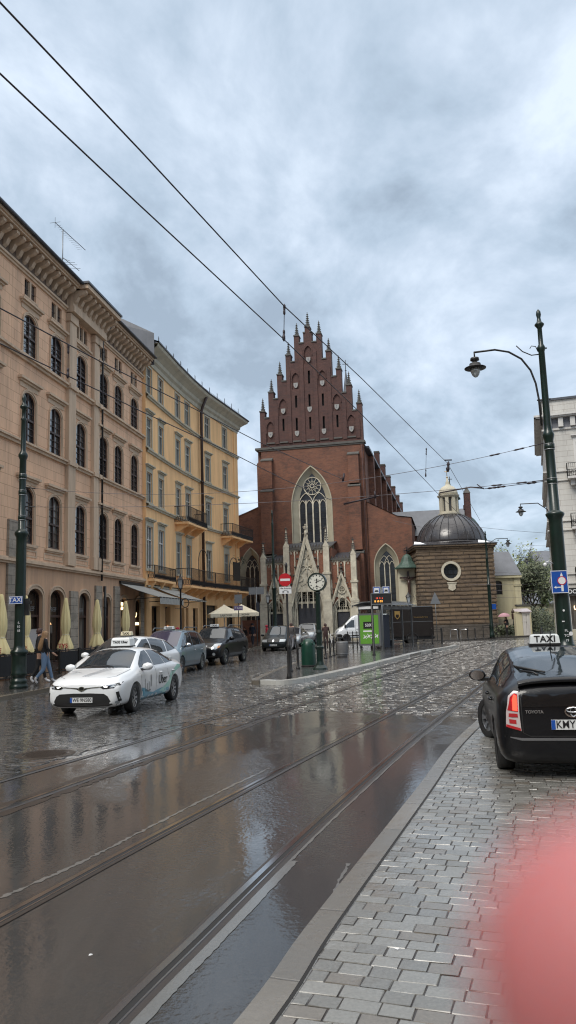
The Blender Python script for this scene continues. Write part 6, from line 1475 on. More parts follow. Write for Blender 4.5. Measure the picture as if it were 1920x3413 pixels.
glasshouse(c, [[(-1.48, 1.03), (-1.28, 1.17), (-.86, 1.30), (-.72, 1.31), (-.78, 1.0)], [(-.73, 1.0), (-.68, 1.32), (-.3, 1.355), (.0, 1.36), (.03, .99)], [(.08, .99), (.06, 1.36), (.3, 1.34), (.55, 1.23), (.86, 1.06), (.93, .98)]],
           [(1.22, .68), (1.27, .3), (1.28, 0), (1.27, -.3), (1.22, -.68), (.48, -.54), (.42, -.3), (.4, 0), (.42, .3), (.48, .54)], [(-1.0, .52), (-.95, 0), (-1.0, -.52), (-1.6, -.58), (-1.66, 0), (-1.6, .58)])
c.wheelset(m_rim, 10, steer=R(4))
c.mirror(.86, 1.0, pt_white); c.handles((-.28, -1.2), .80, pt_white)
for pts in ([(1.02, .90), (1.0, .6), (.95, .25)], [(.05, .96), (.04, .6), (.06, .25)], [(-.76, .96), (-.82, .75), (-.95, .62), (-1.0, .5)]): c.line('L', pts); c.line('R', pts)
c.line('T', [(1.28, .72), (1.95, .66), (2.1, .5)], .01); c.line('T', [(1.28, -.72), (1.95, -.66), (2.1, -.5)], .01)
OB = lambda sg: (Vector((0, 1, 0)), Vector((0, 0, 1)), Vector((6, sg*2.2, 0)), Vector((-1, -sg*.0, 0)))
c.decal('grille', 'F', [(-.60, .45), (-.52, .50), (-.2, .515), (.2, .515), (.52, .50), (.60, .45), (.70, .27), (.60, .235), (0, .225), (-.60, .235), (-.70, .27)], m_black, off=.008)
for sg in (-1, 1):
    c.decal('headlight', 'F', [(sg*.42, .645), (sg*.50, .60), (sg*.72, .61), (sg*.83, .665), (sg*.84, .735), (sg*.7, .69), (sg*.5, .665)], m_blackg, off=.008)
    c.decal('headlight_lens', 'F', [(sg*.50, .645), (sg*.57, .628), (sg*.60, .648), (sg*.53, .662)], m_lampon, off=.013)
    c.decal('headlight_lens', 'F', [(sg*.64, .625), (sg*.74, .635), (sg*.80, .69), (sg*.68, .665)], m_lampg, off=.012)
    c.decal('fog_lamp_recess', 'F', [(sg*.77, .53), (sg*.82, .54), (sg*.845, .36), (sg*.80, .25), (sg*.74, .245), (sg*.80, .36)], m_black, off=.008)
    c.decal('fog_lamp', 'F', [(sg*.78+.035*math.cos(a*PI/5), .31+.035*math.sin(a*PI/5)) for a in range(10)], m_lampg, off=.013)
    c.decal('tail_light', 'L' if sg > 0 else 'R', [(-2.2, .82), (-2.0, .80), (-1.85, .9), (-2.1, .94)], m_red, off=.006)
c.decal('badge_bar', 'F', [(-.45, .655), (-.1, .63), (0, .60), (.1, .63), (.45, .655), (.12, .605), (0, .55), (-.12, .605)], m_blackg, off=.010)
c.decal('emblem', 'F', [(.075*math.cos(a*PI/8), .61+.05*math.sin(a*PI/8)) for a in range(16)], m_chrome, off=.016)
c.decal('emblem', 'F', [(.055*math.cos(a*PI/8), .61+.034*math.sin(a*PI/8)) for a in range(16)], m_blackg, off=.018)
c.line('F', [(-.84, .70), (-.45, .645), (-.12, .62)], .012, m_chrome, 'chrome_strip', .012); c.line('F', [(.84, .70), (.45, .645), (.12, .62)], .012, m_chrome, 'chrome_strip', .012)
X = c.plate('F', 'WE 9N580', .37, size=.09)
m_swb = flat('livery_blue', (.09, .33, .46), .35, coat=1); m_swm = flat('livery_mint', (.30, .60, .52), .35, coat=1); m_lgrey = flat('livery_grey', (.33, .36, .40), .35, coat=1)
for sd in ('L', 'R'):
    c.decal('livery_wave', sd, [(.98, .22), (.98, .52), (.8, .50), (.55, .40), (.25, .36), (-.1, .40), (-.4, .42), (-.9, .40), (-.95, .22)], m_swb, off=.005)
    c.decal('livery_wave', sd, [(-.35, .28), (-.2, .36), (-.6, .46), (-.9, .58), (-1.0, .74), (-1.25, .82), (-1.6, .93), (-2.05, .90), (-1.8, .84), (-1.4, .76), (-1.1, .6), (-.95, .42), (-.7, .30)], m_swm, off=.0055)
for sd, sg, rz in (('L', 1, PI), ('R', -1, 0)):
    h, _ = c.hit((-.42, sg*4, .62), (0, -sg, 0)); ginst('livery_lettering', upright(text_mesh('Uber', .30, m_ink, .001, .002)), c.e, (-.42, h.y+sg*.010, .62), (R(3)*sg, 0, rz))
    for k, (x, zz, hh) in enumerate(((.8, .56, .3), (.66, .5, .2), (.54, .52, .22))):
        c.line(sd, [(x, zz+hh/2), (x-.01, zz-hh/3), (x-.06, zz-hh/2), (x-.11, zz-hh/3)], .022, m_ink, 'livery_logo', .008)
    c.line(sd, [(.42, .78), (.42, .5)], .018, m_ink, 'livery_logo', .008); c.line(sd, [(.37, .78), (.37, .5)], .018, m_ink, 'livery_logo', .008)
hh_, _ = c.hit((1.75, -.35, 4), (0, 0, -1)); tm = text_mesh('Udriver', .2, m_lgrey, .001, 0); lo = ginst('hood_lettering', tm, c.e, (1.66, -.38, c.hit((1.66, -.38, 4), (0, 0, -1))[0].z+.012), (0, R(9), R(90)))
for k in range(3): c.line('T', [(1.25, .15+k*.09), (1.5, .12+k*.08), (1.85, -.02+k*.07), (2.05, -.1+k*.06)], .02, m_lgrey, 'hood_stripe', .006)
s_ = c.taxi(.0, m_taxiw, 'TAXI Uber', .5, .2, .34, .085); 
hh_, _ = c.hit((.9, .2, 4), (0, 0, -1)); c.line('T', [(1.2, .62), (1.16, .2), (1.2, -.1)], .018, m_black, 'wiper', .02); c.line('T', [(1.2, -.1), (1.12, -.4), (1.2, -.62)], .018, m_black, 'wiper', .02)
# driver and headrests behind the glass are suggested by darker pads inside the side windows
# --- white tall hatchback behind
ST_hatch = [(-2.3, .38, .8, .98, .72, .55), (-2.22, .28, .95, 1.12, .82, .60), (-2.0, .2, 1.02, 1.32, .87, .56), (-1.6, .18, 1.0, 1.45, .885, .58), (-.8, .18, .98, 1.545, .89, .60), (0, .18, .96, 1.575, .89, .61), (.35, .18, .95, 1.54, .89, .61), (1.45, .18, .90, 1.02, .888, .74), (1.8, .18, .80, .92, .87, .70), (2.1, .18, .66, .78, .83, .6), (2.25, .22, .52, .66, .72, .5), (2.3, .3, .46, .58, .6, .42)]
c = Car('taxi_car', (-5.47, 26.1, .06), 195.6, 'white tall hatchback taxi with a cream roof sign, half hidden behind the sedan', pt_white, 4.6, ST_hatch, (-1.42, 1.38), .32, 1.05)
glasshouse(c, [[(-1.95, 1.12), (-1.7, 1.34), (-1.3, 1.41), (-1.15, 1.05)], [(-1.08, 1.05), (-1.2, 1.42), (-.4, 1.49), (-.1, 1.49), (-.08, 1.03)], [(-.02, 1.03), (-.02, 1.49), (.3, 1.47), (.7, 1.28), (1.1, 1.03)]], [(1.4, .66), (1.48, 0), (1.4, -.66), (.38, -.54), (.3, 0), (.38, .54)], [(-1.7, .48), (-1.66, 0), (-1.7, -.48), (-2.1, -.5), (-2.1, .5)])
c.wheelset(m_rim, 8); c.mirror(1.0, 1.05, pt_white); c.handles((-.3, -1.2), .85, pt_white)
for sg in (-1, 1): c.decal('headlight', 'F', [(sg*.5, .66), (sg*.74, .66), (sg*.82, .78), (sg*.78, .88), (sg*.62, .76)], m_lampg, off=.01)
c.decal('grille', 'F', [(-.5, .3), (.5, .3), (.42, .48), (-.42, .48)], m_black, off=.008); c.line('L', [(-.05, 1.0), (-.04, .3)]); c.line('L', [(1.1, .95), (1.08, .3)])
c.taxi(.1, m_taxic, 'TAXI', .36, .12, .16, .11)
# --- grey-blue people carrier
ST_mpv = [(-2.33, .36, .9, 1.3, .75, .52), (-2.27, .28, 1.0, 1.5, .84, .56), (-2.1, .22, 1.03, 1.6, .9, .60), (-1.5, .2, 1.02, 1.68, .925, .63), (0, .2, .98, 1.71, .93, .66), (.45, .2, .97, 1.67, .93, .66), (1.55, .2, .92, 1.06, .925, .76), (1.85, .2, .82, .95, .90, .70), (2.15, .2, .68, .8, .85, .6), (2.28, .24, .54, .68, .74, .5), (2.33, .32, .48, .6, .6, .42)]
c = Car('taxi_car', (-5.2, 33.6, .09), 189.4, 'grey-blue people carrier taxi with roof rails and a violet-tinted windscreen', pt_blue, 4.66, ST_mpv, (-1.45, 1.42), .34, 1.05)
glasshouse(c, [[(-2.0, 1.1), (-1.95, 1.5), (-1.35, 1.56), (-1.3, 1.08)], [(-1.24, 1.08), (-1.3, 1.57), (-.3, 1.6), (-.25, 1.06)], [(-.18, 1.06), (-.22, 1.6), (.35, 1.57), (.62, 1.4), (.62, 1.05)], [(.72, 1.05), (.72, 1.36), (1.25, 1.05)]], [(1.5, .7), (1.6, 0), (1.5, -.7), (.5, -.6), (.42, 0), (.5, .6)], None, wsm=m_carglass2)
c.wheelset(m_rim, 10); c.mirror(.95, 1.1, m_chrome); c.handles((-.35, -1.35), .88, m_chrome)
for sg in (-1, 1):
    c.decal('headlight', 'F', [(sg*.5, .62), (sg*.74, .60), (sg*.83, .80), (sg*.80, .93), (sg*.62, .80)], m_lampg, off=.01)
    rl = MB(); rl.tube([(-1.6, sg*.63, 1.66), (-1.5, sg*.64, 1.78), (.2, sg*.65, 1.8), (.4, sg*.64, 1.69)], .022, 6); rl.obj('roof_rail', m_pole, c.e)
c.decal('grille', 'F', [(-.35, .3), (.35, .3), (.3, .5), (-.3, .5)], m_black, off=.008)
for x in (-.22, -1.27, .92): c.line('L', [(x, 1.02), (x+.02, .3)])
c.line('L', [(1.0, .45), (-1.0, .42)], .03, m_pole, 'door_moulding', .01); c.taxi(.25, m_taxiw, 'TAXI', .42, .12, .14, .12)
# --- black off-roader
ST_suv = [(-2.17, .45, .95, 1.3, .76, .5), (-2.12, .34, 1.08, 1.5, .85, .56), (-1.95, .3, 1.1, 1.6, .9, .6), (-1.3, .28, 1.07, 1.66, .915, .63), (0, .28, 1.04, 1.69, .915, .65), (.4, .28, 1.03, 1.64, .915, .65), (1.05, .28, 1.02, 1.14, .915, .76), (1.5, .28, .97, 1.08, .91, .74), (1.95, .28, .86, .98, .88, .68), (2.12, .32, .70, .84, .8, .58), (2.17, .4, .6, .74, .68, .48)]
c = Car('taxi_car', (-3.83, 39.9, .12), 194.6, 'black off-roader taxi with grey lower trim, parked behind the people carrier', pt_black, 4.35, ST_suv, (-1.33, 1.3), .36, 1.09)
glasshouse(c, [[(-1.95, 1.2), (-1.9, 1.48), (-1.42, 1.54), (-1.25, 1.16)], [(-1.15, 1.14), (-1.3, 1.55), (-.4, 1.58), (-.33, 1.12)], [(-.27, 1.12), (-.33, 1.58), (.3, 1.55), (.85, 1.12)]], [(1.0, .7), (1.08, 0), (1.0, -.7), (.42, -.58), (.35, 0), (.42, .58)], None)
c.wheelset(m_rim, 6); c.mirror(.75, 1.15, pt_black); c.handles((-.4, -1.2), .98, pt_black)
for sg in (-1, 1):
    c.decal('headlight', 'F', [(sg*.48, .72), (sg*.70, .70), (sg*.84, .80), (sg*.83, .96), (sg*.6, .94)], m_lampg, off=.01); c.decal('indicator', 'F', [(sg*.74, .74), (sg*.83, .78), (sg*.84, .86), (sg*.76, .84)], flat('amber_lens', (.5, .2, .06), .2), off=.014)
    c.decal('fog_lamp', 'F', [(sg*.62+.07*math.cos(a*PI/5), .5+.06*math.sin(a*PI/5)) for a in range(10)], m_lampg, off=.012)
    rl = MB(); rl.tube([(-1.7, sg*.6, 1.62), (-1.6, sg*.62, 1.74), (.0, sg*.63, 1.76), (.15, sg*.62, 1.68)], .022, 6); rl.obj('roof_rail', m_pole, c.e)
c.decal('grille', 'F', [(-.36, .78), (.36, .78), (.3, .92), (-.3, .92)], m_black, off=.008); c.line('F', [(-.3, .85), (.3, .85)], .03, m_chrome, 'grille_bar', .014)
c.both('wheel_arch_trim', [(-.95, .33), (.9, .33), (.85, .5), (-.9, .5)], pt_clad, off=.006); c.taxi(.3, m_taxiw, 'TAXI', .4, .12, .14, .12)
# --- black van-like car facing the camera further on
ST_mpv2 = [(x, a, b, z*1.02, w, wt) for x, a, b, z, w, wt in ST_mpv]
c = Car('parked_car', (-.9, 55.8, .2), 190, 'black people carrier with a pale sky reflection on the bonnet, facing the camera', pt_dkgreen, 4.63, ST_mpv2, (-1.45, 1.42), .33, 1.0)
glasshouse(c, [[(-1.24, 1.08), (-1.3, 1.57), (-.3, 1.6), (-.25, 1.06)], [(-.18, 1.06), (-.22, 1.6), (.35, 1.57), (1.1, 1.06)]], [(1.5, .7), (1.6, 0), (1.5, -.7), (.5, -.6), (.42, 0), (.5, .6)], None)
c.wheelset(m_rim, 8); c.mirror(1.0, 1.1, pt_dkgreen)
for sg in (-1, 1): c.decal('headlight', 'F', [(sg*.42, .62), (sg*.80, .64), (sg*.82, .80), (sg*.45, .80)], m_lampg, off=.012)
c.decal('grille', 'F', [(-.38, .64), (.38, .64), (.36, .78), (-.36, .78)], m_black, off=.009); c.decal('emblem', 'F', [(.07*math.cos(a*PI/6), .72+.07*math.sin(a*PI/6)) for a in range(12)], m_chrome, off=.02); c.plate('F', 'KR 7LW35', .42)
# --- silver estate and silver off-roader behind it
c = Car('parked_car', (.2, 63.0, .24), 191.5, 'small silver car with a pale bonnet between the black people carrier and the silver off-roader', pt_silver, 4.4, ST_hatch, (-1.42, 1.38), .32, .98)
glasshouse(c, [[(-1.08, 1.05), (-1.2, 1.42), (-.4, 1.49), (-.1, 1.49), (-.08, 1.03)], [(-.02, 1.03), (-.02, 1.49), (.3, 1.47), (.7, 1.28), (1.1, 1.03)]], [(1.4, .66), (1.48, 0), (1.4, -.66), (.38, -.54), (.3, 0), (.38, .54)])
c.wheelset(m_rim, 8); c.mirror(1.0, 1.05, pt_silver)
for sg in (-1, 1): c.decal('headlight', 'F', [(sg*.5, .62), (sg*.78, .64), (sg*.8, .8), (sg*.6, .78)], m_lampg, off=.01)
c.decal('grille', 'F', [(-.45, .3), (.45, .3), (.4, .46), (-.4, .46)], m_black, off=.008)
c = Car('parked_car', (1.45, 69.2, .28), 192, 'silver off-roader parked farthest back, left of the white delivery van', pt_silver, 4.4, ST_suv, (-1.33, 1.3), .35, 1.06)
glasshouse(c, [[(-1.95, 1.2), (-1.9, 1.48), (-1.42, 1.54), (-1.25, 1.16)], [(-1.15, 1.14), (-1.3, 1.55), (-.4, 1.58), (-.33, 1.12)], [(-.27, 1.12), (-.33, 1.58), (.3, 1.55), (.85, 1.12)]], [(1.0, .7), (1.08, 0), (1.0, -.7), (.42, -.58), (.35, 0), (.42, .58)])
c.wheelset(m_rim, 6); c.mirror(.75, 1.15, pt_silver)
for sg in (-1, 1): c.decal('headlight', 'F', [(sg*.48, .76), (sg*.8, .76), (sg*.83, .94), (sg*.6, .94)], m_lampg, off=.01)
c.decal('grille', 'F', [(-.36, .78), (.36, .78), (.3, .92), (-.3, .92)], m_black, off=.008)
# --- white delivery van facing left
ST_van = [(-2.75, .5, 1.2, 2.35, .95, .8), (-2.7, .4, 1.2, 2.45, .98, .84), (-2.4, .35, 1.2, 2.5, 1.0, .86), (0, .3, 1.2, 2.5, 1.0, .86), (.9, .3, 1.2, 2.45, 1.0, .84), (1.3, .3, 1.2, 2.25, 1.0, .8), (2.1, .3, 1.15, 1.45, .99, .84), (2.5, .3, 1.0, 1.2, .95, .8), (2.7, .34, .8, 1.0, .85, .66), (2.75, .42, .7, .86, .72, .5)]
c = Car('delivery_van', (6.65, 72.2, .3), 266, 'white delivery van facing left in front of the porch, partly behind the shelter', pt_white, 5.5, ST_van, (-1.7, 1.8), .35, .97, cat='van')
c.decal('windscreen', 'T', [(2.15, .72), (2.25, 0), (2.15, -.72), (1.3, -.68), (1.25, 0), (1.3, .68)], m_carglass, off=.006); c.both('side_window', [(1.0, 1.3), (1.0, 2.0), (1.25, 2.0), (1.95, 1.42), (1.9, 1.3)], m_carglass, off=.006)
c.wheelset(m_rimd, 8); c.mirror(1.9, 1.45, m_black, (.1, .12, .2)); c.both('bumper_trim', [(1.9, .32), (2.72, .36), (2.7, .72), (2.3, .72)], m_black, off=.008); c.both('side_trim', [(-2.5, .5), (1.3, .5), (1.3, .62), (-2.5, .62)], m_black, off=.006)
for sg in (-1, 1): c.decal('headlight', 'F', [(sg*.5, .86), (sg*.8, .86), (sg*.84, 1.1), (sg*.66, 1.08)], m_lampg, off=.01)
for x in (.92, -.6): c.line('L', [(x, 2.3), (x, .45)], .02)
c.handles((.75,), 1.15, m_black)
# --- dark parcel truck behind the shelter
tk = thing('parcel_truck', (7.6, 59.4, .22), PI, 'dark brown box-bodied parcel truck with a gold shield, parked behind the bus shelter', 'truck')
t = MB(); t.box(-3.0, .2, -1.05, 1.05, .62, 2.78); t.box(-3.03, -2.97, -1.0, 1.0, .66, 2.72); t.obj('cargo_box', pt_brown, tk)
t = MB(); t.box(-3.02, .22, -1.07, 1.07, 2.78, 2.84); t.box(-3.0, .2, -1.06, 1.06, 1.68, 1.71); t.obj('roof_edge', m_pole, tk)
t = MB(); t.prism([(.22, .45), (.22, 2.3), (.55, 2.25), (.85, 1.6), (1.3, 1.25), (1.4, .9), (1.4, .45)], -1.0, 1.0); t.obj('cab', pt_brown, tk)
t = MB(); t.prism([(.3, 1.5), (.3, 2.1), (.5, 2.08), (.8, 1.5)], -1.01, 1.01); t.obj('side_window', m_carglass, tk)
t = MB(); t.box(-3.0, 1.3, -.9, .9, .35, .62); t.box(-3.12, -2.98, -.95, .95, .4, .55); t.obj('chassis', m_black, tk)
for x in (-1.4, .75):
    for sg in (-1, 1):
        t = MB(); t.M = Matrix.Translation((x, sg*.9, .4)) @ Matrix.Rotation(R(90), 4, 'X'); t.lathe([(.24, -.13), (.38, -.13), (.4, -.09), (.4, .09), (.38, .13), (.24, .13)], n=24); wo = t.obj('wheel', m_tyre, tk)
        t = MB(); t.M = Matrix.Translation((x, sg*.9, .4)) @ Matrix.Rotation(R(90), 4, 'X'); t.lathe([(.0, -.1), (.25, -.1)], n=16); t.lathe([(.0, .1), (.25, .1)], n=16); t.lathe([(.07, -.13), (.07, .13)], n=10); t.obj('rim', m_rimd, wo)
    t = MB(); 
    for sg in (-1, 1): t.ring([(x+.5*math.cos(PI*k/8), .42+.5*math.sin(PI*k/8)) for k in range(9)]+[(x-.5, .4), (x+.5, .4)], [(x+.44*math.cos(PI*k/8), .42+.44*math.sin(PI*k/8)) for k in range(9)]+[(x-.44, .41), (x+.44, .41)], sg*1.06-.02, sg*1.06+.02)
    t.obj('wheel_arch', m_black, tk)
t = MB(); sh_ = [(-.2, .3), (.2, .32), (.2, -.05), (.12, -.2), (0, -.3), (-.12, -.2), (-.2, -.05)]; t.prism([(a-.35, b+2.2) for a, b in sh_], 1.055, 1.075); sg_ = t.obj('shield_emblem', m_gold, tk)
t = MB(); t.prism([(a*.55-.35, b*.45+2.12) for a, b in sh_], 1.07, 1.085); t.obj('emblem_field', pt_brown, sg_)
ginst('lettering', upright(text_mesh('Worldwide Services', .13, m_gold, .002)), tk, (-2.1, 1.065, 2.02), (0, 0, PI))
# --- near black hatchback seen from behind
ST_pr = [(-2.24, .26, .86, 1.02, .78, .64), (-2.19, .20, .95, 1.09, .84, .66), (-2.05, .16, 1.0, 1.15, .868, .655), (-1.8, .16, 1.0, 1.22, .873, .63), (-1.2, .18, .98, 1.37, .875, .60), (-.4, .18, .96, 1.475, .875, .60), (.1, .18, .95, 1.49, .875, .60), (.4, .18, .94, 1.45, .875, .60), (1.45, .18, .88, .98, .87, .72), (1.8, .18, .78, .89, .86, .68), (2.1, .2, .62, .74, .8, .56), (2.24, .3, .48, .6, .62, .44)]
c = Car('taxi_car', (3.70, 11.5, 0), 11, 'black hatchback taxi at the right edge, seen from behind with a lit tail light', pt_black, 4.48, ST_pr, (-1.38, 1.32), .315)
glasshouse(c, [[(-1.9, 1.06), (-1.5, 1.22), (-1.2, 1.29), (-1.1, 1.03)], [(-1.04, 1.03), (-1.12, 1.30), (-.5, 1.4), (-.1, 1.42), (-.08, 1.01)], [(-.02, 1.01), (-.03, 1.42), (.35, 1.38), (1.0, 1.01)]], [(1.38, .66), (1.46, 0), (1.38, -.66), (.42, -.54), (.34, 0), (.42, .54)], [(-.5, .55), (-.46, 0), (-.5, -.55), (-1.7, -.60), (-2.06, -.58), (-2.09, 0), (-2.06, .58), (-1.7, .60)])
c.wheelset(m_rim, 7, steer=R(22)); c.mirror(.92, 1.03, pt_black, (.11, .13, .095)); c.handles((-.3, -1.15), .86, pt_black)
for sd in ('L', 'R'):
    c.line(sd, [(-.05, .98), (-.04, .25)]); c.line(sd, [(-1.08, .98), (-1.2, .7)]); c.line(sd, [(1.05, .95), (1.02, .3)])
for sg in (-1, 1):
    m_ = 'B'; xo = sg
    c.decal('tail_light', 'B', [(xo*.60, 1.03), (xo*.65, 1.04), (xo*.72, .98), (xo*.76, .80), (xo*.77, .64), (xo*.60, .58), (xo*.61, .8)], m_pale, off=.012)
    c.decal('brake_lamp', 'B', [(xo*.62, 1.0), (xo*.65, 1.01), (xo*.70, .965), (xo*.745, .82), (xo*.625, .80)], m_red, off=.017)
    c.decal('lit_lamp', 'B', [(xo*.625, .99), (xo*.655, .995), (xo*.68, .95), (xo*.685, .82), (xo*.63, .815)], m_redon, off=.021)
    c.decal('lamp_band', 'B', [(xo*.63, .78), (xo*.73, .785), (xo*.735, .745), (xo*.63, .74)], m_red, off=.017)
    c.decal('lamp_band', 'B', [(xo*.61, .615), (xo*.765, .66), (xo*.77, .63), (xo*.605, .585)], m_red, off=.017)
    c.decal('lamp_band', 'B', [(xo*.65, .71), (xo*.73, .72), (xo*.73, .67), (xo*.65, .66)], m_red, off=.016)
c.line('B', [(-.585, 1.04), (-.58, .56), (-.5, .52), (.5, .52), (.58, .56), (.585, 1.04)], .012)
t = MB(); t.M = Matrix.Identity(4); pts = []
for k in range(13):
    y = -.60+1.2*k/12; h, _ = c.hit((-2.1, y, 4), (0, 0, -1)); h2, _ = c.hit((-1.98, y, 4), (0, 0, -1)); pts += [(-2.0, y, h2.z+.012), (-2.2, y, h2.z-.005), (-2.2, y, h2.z-.045), (-2.08, y, h2.z-.06)]
t.add(pts, [(4*i+a, 4*i+a+1, 4*i+a+5, 4*i+a+4) for i in range(12) for a in range(3)], 0, True); t.obj('spoiler', pt_black, c.e)
c.decal('lower_rear_window', 'B', [(-.56, 1.0), (.56, 1.0), (.57, .86), (-.57, .86)], m_blackg, off=.008)
c.decal('emblem', 'B', [(.10*math.cos(a*PI/10), .80+.066*math.sin(a*PI/10)) for a in range(20)], m_chrome, off=.016)
for rx, rz_, oz in ((.085, .05, 0), ): c.decal('emblem', 'B', [(rx*math.cos(a*PI/10), .80+oz+rz_*math.sin(a*PI/10)) for a in range(20)], m_blackg, off=.019)
X0 = c.hit((-6, 0, .8), (1, 0, 0))[0].x-.024
t = MB(); t.tube([(X0, .032*math.cos(a), .80+.052*math.sin(a)) for a in [2*PI*k/14 for k in range(15)]], .007, 4); t.tube([(X0, .075*math.cos(a), .822+.026*math.sin(a)) for a in [2*PI*k/14 for k in range(15)]], .007, 4); t.obj('emblem_rings', m_chrome, c.e)
h, _ = c.hit((-6, .44, .80), (1, 0, 0)); ginst('badge_lettering', upright(text_mesh('TOYOTA', .05, m_chrome, .002, .001)), c.e, (h.x-.012, .44, .80), (0, 0, R(-90)))
c.plate('B', 'KMY 4F52', .655, size=.1)
t = MB(); h, _ = c.hit((-1.93, .38, 4), (0, 0, -1)); h2, _ = c.hit((-1.45, .56, 4), (0, 0, -1)); hb, _ = c.hit((-1.75, .14, 4), (0, 0, -1))
t.tube([(-1.9, .33, h.z+.02), (-1.82, .38, h.z+.05), (-1.66, .5, h2.z-.02)], .012, 5); t.tube([(-1.86, .24, h.z+.05), (-1.58, .52, h2.z+.02), (-1.35, .57, c.hit((-1.35, .57, 4), (0, 0, -1))[0].z+.02)], [.012, .02, .008], 5); t.obj('wiper', m_black, c.e)
c.decal('bumper_crease', 'B', [(-.8, .52), (-.6, .47), (.6, .47), (.8, .52), (.6, .50), (-.6, .50)], pt_clad, off=.006)
h, _ = c.hit((-.55, 0, 4), (0, 0, -1)); t = MB(); t.tube([(-.62, 0, h.z), (-.78, 0, h.z+.24)], .008, 5); t.lathe([(.03, 0), (.0, .03)], (-.62, 0, h.z), 8); t.obj('aerial', m_black, c.e)
c.taxi(-.05, m_taxiw, 'TAXI', .42, .13, .15, .135)
# ------------------------------------------------------------------ tram and lamp poles
def put(px, Y, lift=0.0): q = atY(px, 2080, Y); return Vector((q.x, Y, G(Y)+lift))
def tram_pole(loc, prof, label, rz=0.0):
    e = thing('tram_pole', loc, rz, label, 'tram pole', 'green cast-iron tram poles'); n = 12
    t = MB(); t.lathe(prof, n=16); t.obj('mast', m_green, e); return e
def rings(e, zs, r):
    for z in zs: t = MB(); t.lathe([(r, 0), (r+.018, .02), (r+.018, .12), (r, .14)], (0, 0, z), 16); t.obj('clamp_band', m_green, e); t2 = MB()
    t2 = MB()
    for z in zs: t2.lathe([(r+.02, -.015), (r+.02, .0)], (0, 0, z), 16); t2.lathe([(r+.02, .14), (r+.02, .155)], (0, 0, z), 16)
    t2.obj('zinc_ring', m_zinc, e)
LP = gnd(62, 2297, .1)
lp = tram_pole((LP.x, LP.y, LP.z), [(.30, 0), (.30, .12), (.25, .16), (.27, .22), (.25, .3), (.20, .34), (.22, .42), (.27, .46), (.24, .52), (.235, 1.02), (.24, 1.1), (.28, 1.14), (.28, 1.2), (.19, 1.28), (.172, 1.4), (.165, 4.7), (.17, 4.92), (.225, 5.02), (.225, 5.08), (.16, 5.16), (.115, 5.2), (.11, 7.55), (.15, 7.65), (.155, 7.72), (.11, 7.8), (.085, 7.86), (.082, 8.9), (.10, 8.95), (.07, 9.0), (.07, 9.3), (.135, 9.36), (.135, 9.39), (.08, 9.46), (.05, 9.55), (.075, 9.66), (.05, 9.78), (0, 9.86)], 'green cast-iron tram pole on the left, carrying a blue TAXI sign')
rings(lp, [6.35, 6.9, 5.5], .112)
t = MB(); t.box(.10, .36, -.05, .05, 2.72, 2.82); t.box(.05, .3, -.06, .06, 2.35, 2.9); t.obj('sign_bracket', m_black, lp)
def sign_text(loc, rz, w, h, txt, bg, fg, size, label, name='street_sign', cat='sign', border=None, parent=None):
    e = thing(name, loc, rz, label, cat) if parent is None else parent
    t = MB(); t.box(-w/2, w/2, -.012, .012, -h/2, h/2); b = t.obj('plate', bg, e)
    if parent is not None: b.location = loc; b.rotation_euler = (0, 0, rz)
    if border: t = MB(); t.ring(rect(-w/2+.006, w/2-.006, -h/2+.006, h/2-.006), rect(-w/2+.022, w/2-.022, -h/2+.022, h/2-.022), -.0165, -.012); t.obj('border', border, b)
    if txt: ginst('lettering', upright(text_mesh(txt, size, fg, .002, .003)), b, (0, -.017, 0))
    return e
sign_text((LP.x-.06, LP.y-.24, 3.0), R(-8), .46, .25, 'TAXI', m_blue, m_signw, .21, 'small blue sign reading TAXI, fixed to the left tram pole', border=m_signw)
for k, s_ in enumerate(('-L', '10', '18')): ginst('stencil', upright(text_mesh(s_, .11, m_signw, .001)), lp, (.02, -.182, 2.12-k*.13), (0, 0, R(0)))
RP = gnd(1897, 2288)
rp = tram_pole((RP.x, RP.y, RP.z), [(.33, 0), (.33, .12), (.28, .18), (.3, .3), (.27, .9), (.3, 1.0), (.3, 1.06), (.215, 1.14), (.20, 1.3), (.185, 4.45), (.19, 4.6), (.25, 4.70), (.26, 4.75), (.19, 4.80), (.14, 4.84), (.125, 6.85), (.15, 6.95), (.165, 7.02), (.13, 7.1), (.11, 7.16), (.1, 7.3), (.088, 9.5), (.12, 9.58), (.10, 9.66), (.07, 9.72), (.065, 10.2), (.09, 10.24), (.135, 10.3), (.135, 10.33), (.07, 10.4), (.05, 10.52), (.072, 10.62), (.06, 10.72), (0, 10.8)], 'tall green cast-iron tram pole on the right with a swan-neck street lamp')
rings(rp, [6.6, 5.6], .128)
t = MB(); A = Vector((-.26, -.06, 0))
arm = [(-.17, 0, 7.3), (-.19, 0, 8.1), (-.24, 0, 8.55), (-.36, 0, 8.95), (-.6, 0, 9.3), (-.95, 0, 9.52), (-1.35, 0, 9.6), (-1.95, 0, 9.54)]
t.tube(arm, .03, 8); t.tube([(-.24, 0, 8.05), (.15, 0, 8.08)], .022, 6); t.tube([(-.12, 0, 9.62), (.16, 0, 9.6)], .022, 6)
t.tube([(-.08, 0, 9.42), (-.3, 0, 9.4), (-.55, 0, 9.52), (-.72, 0, 9.7)], .016, 6); t.tube([(-.1, 0, 9.5), (-.16, 0, 9.66), (-.28, 0, 9.68), (-.33, 0, 9.6)], .012, 6); t.obj('lamp_arm', m_iron, rp)
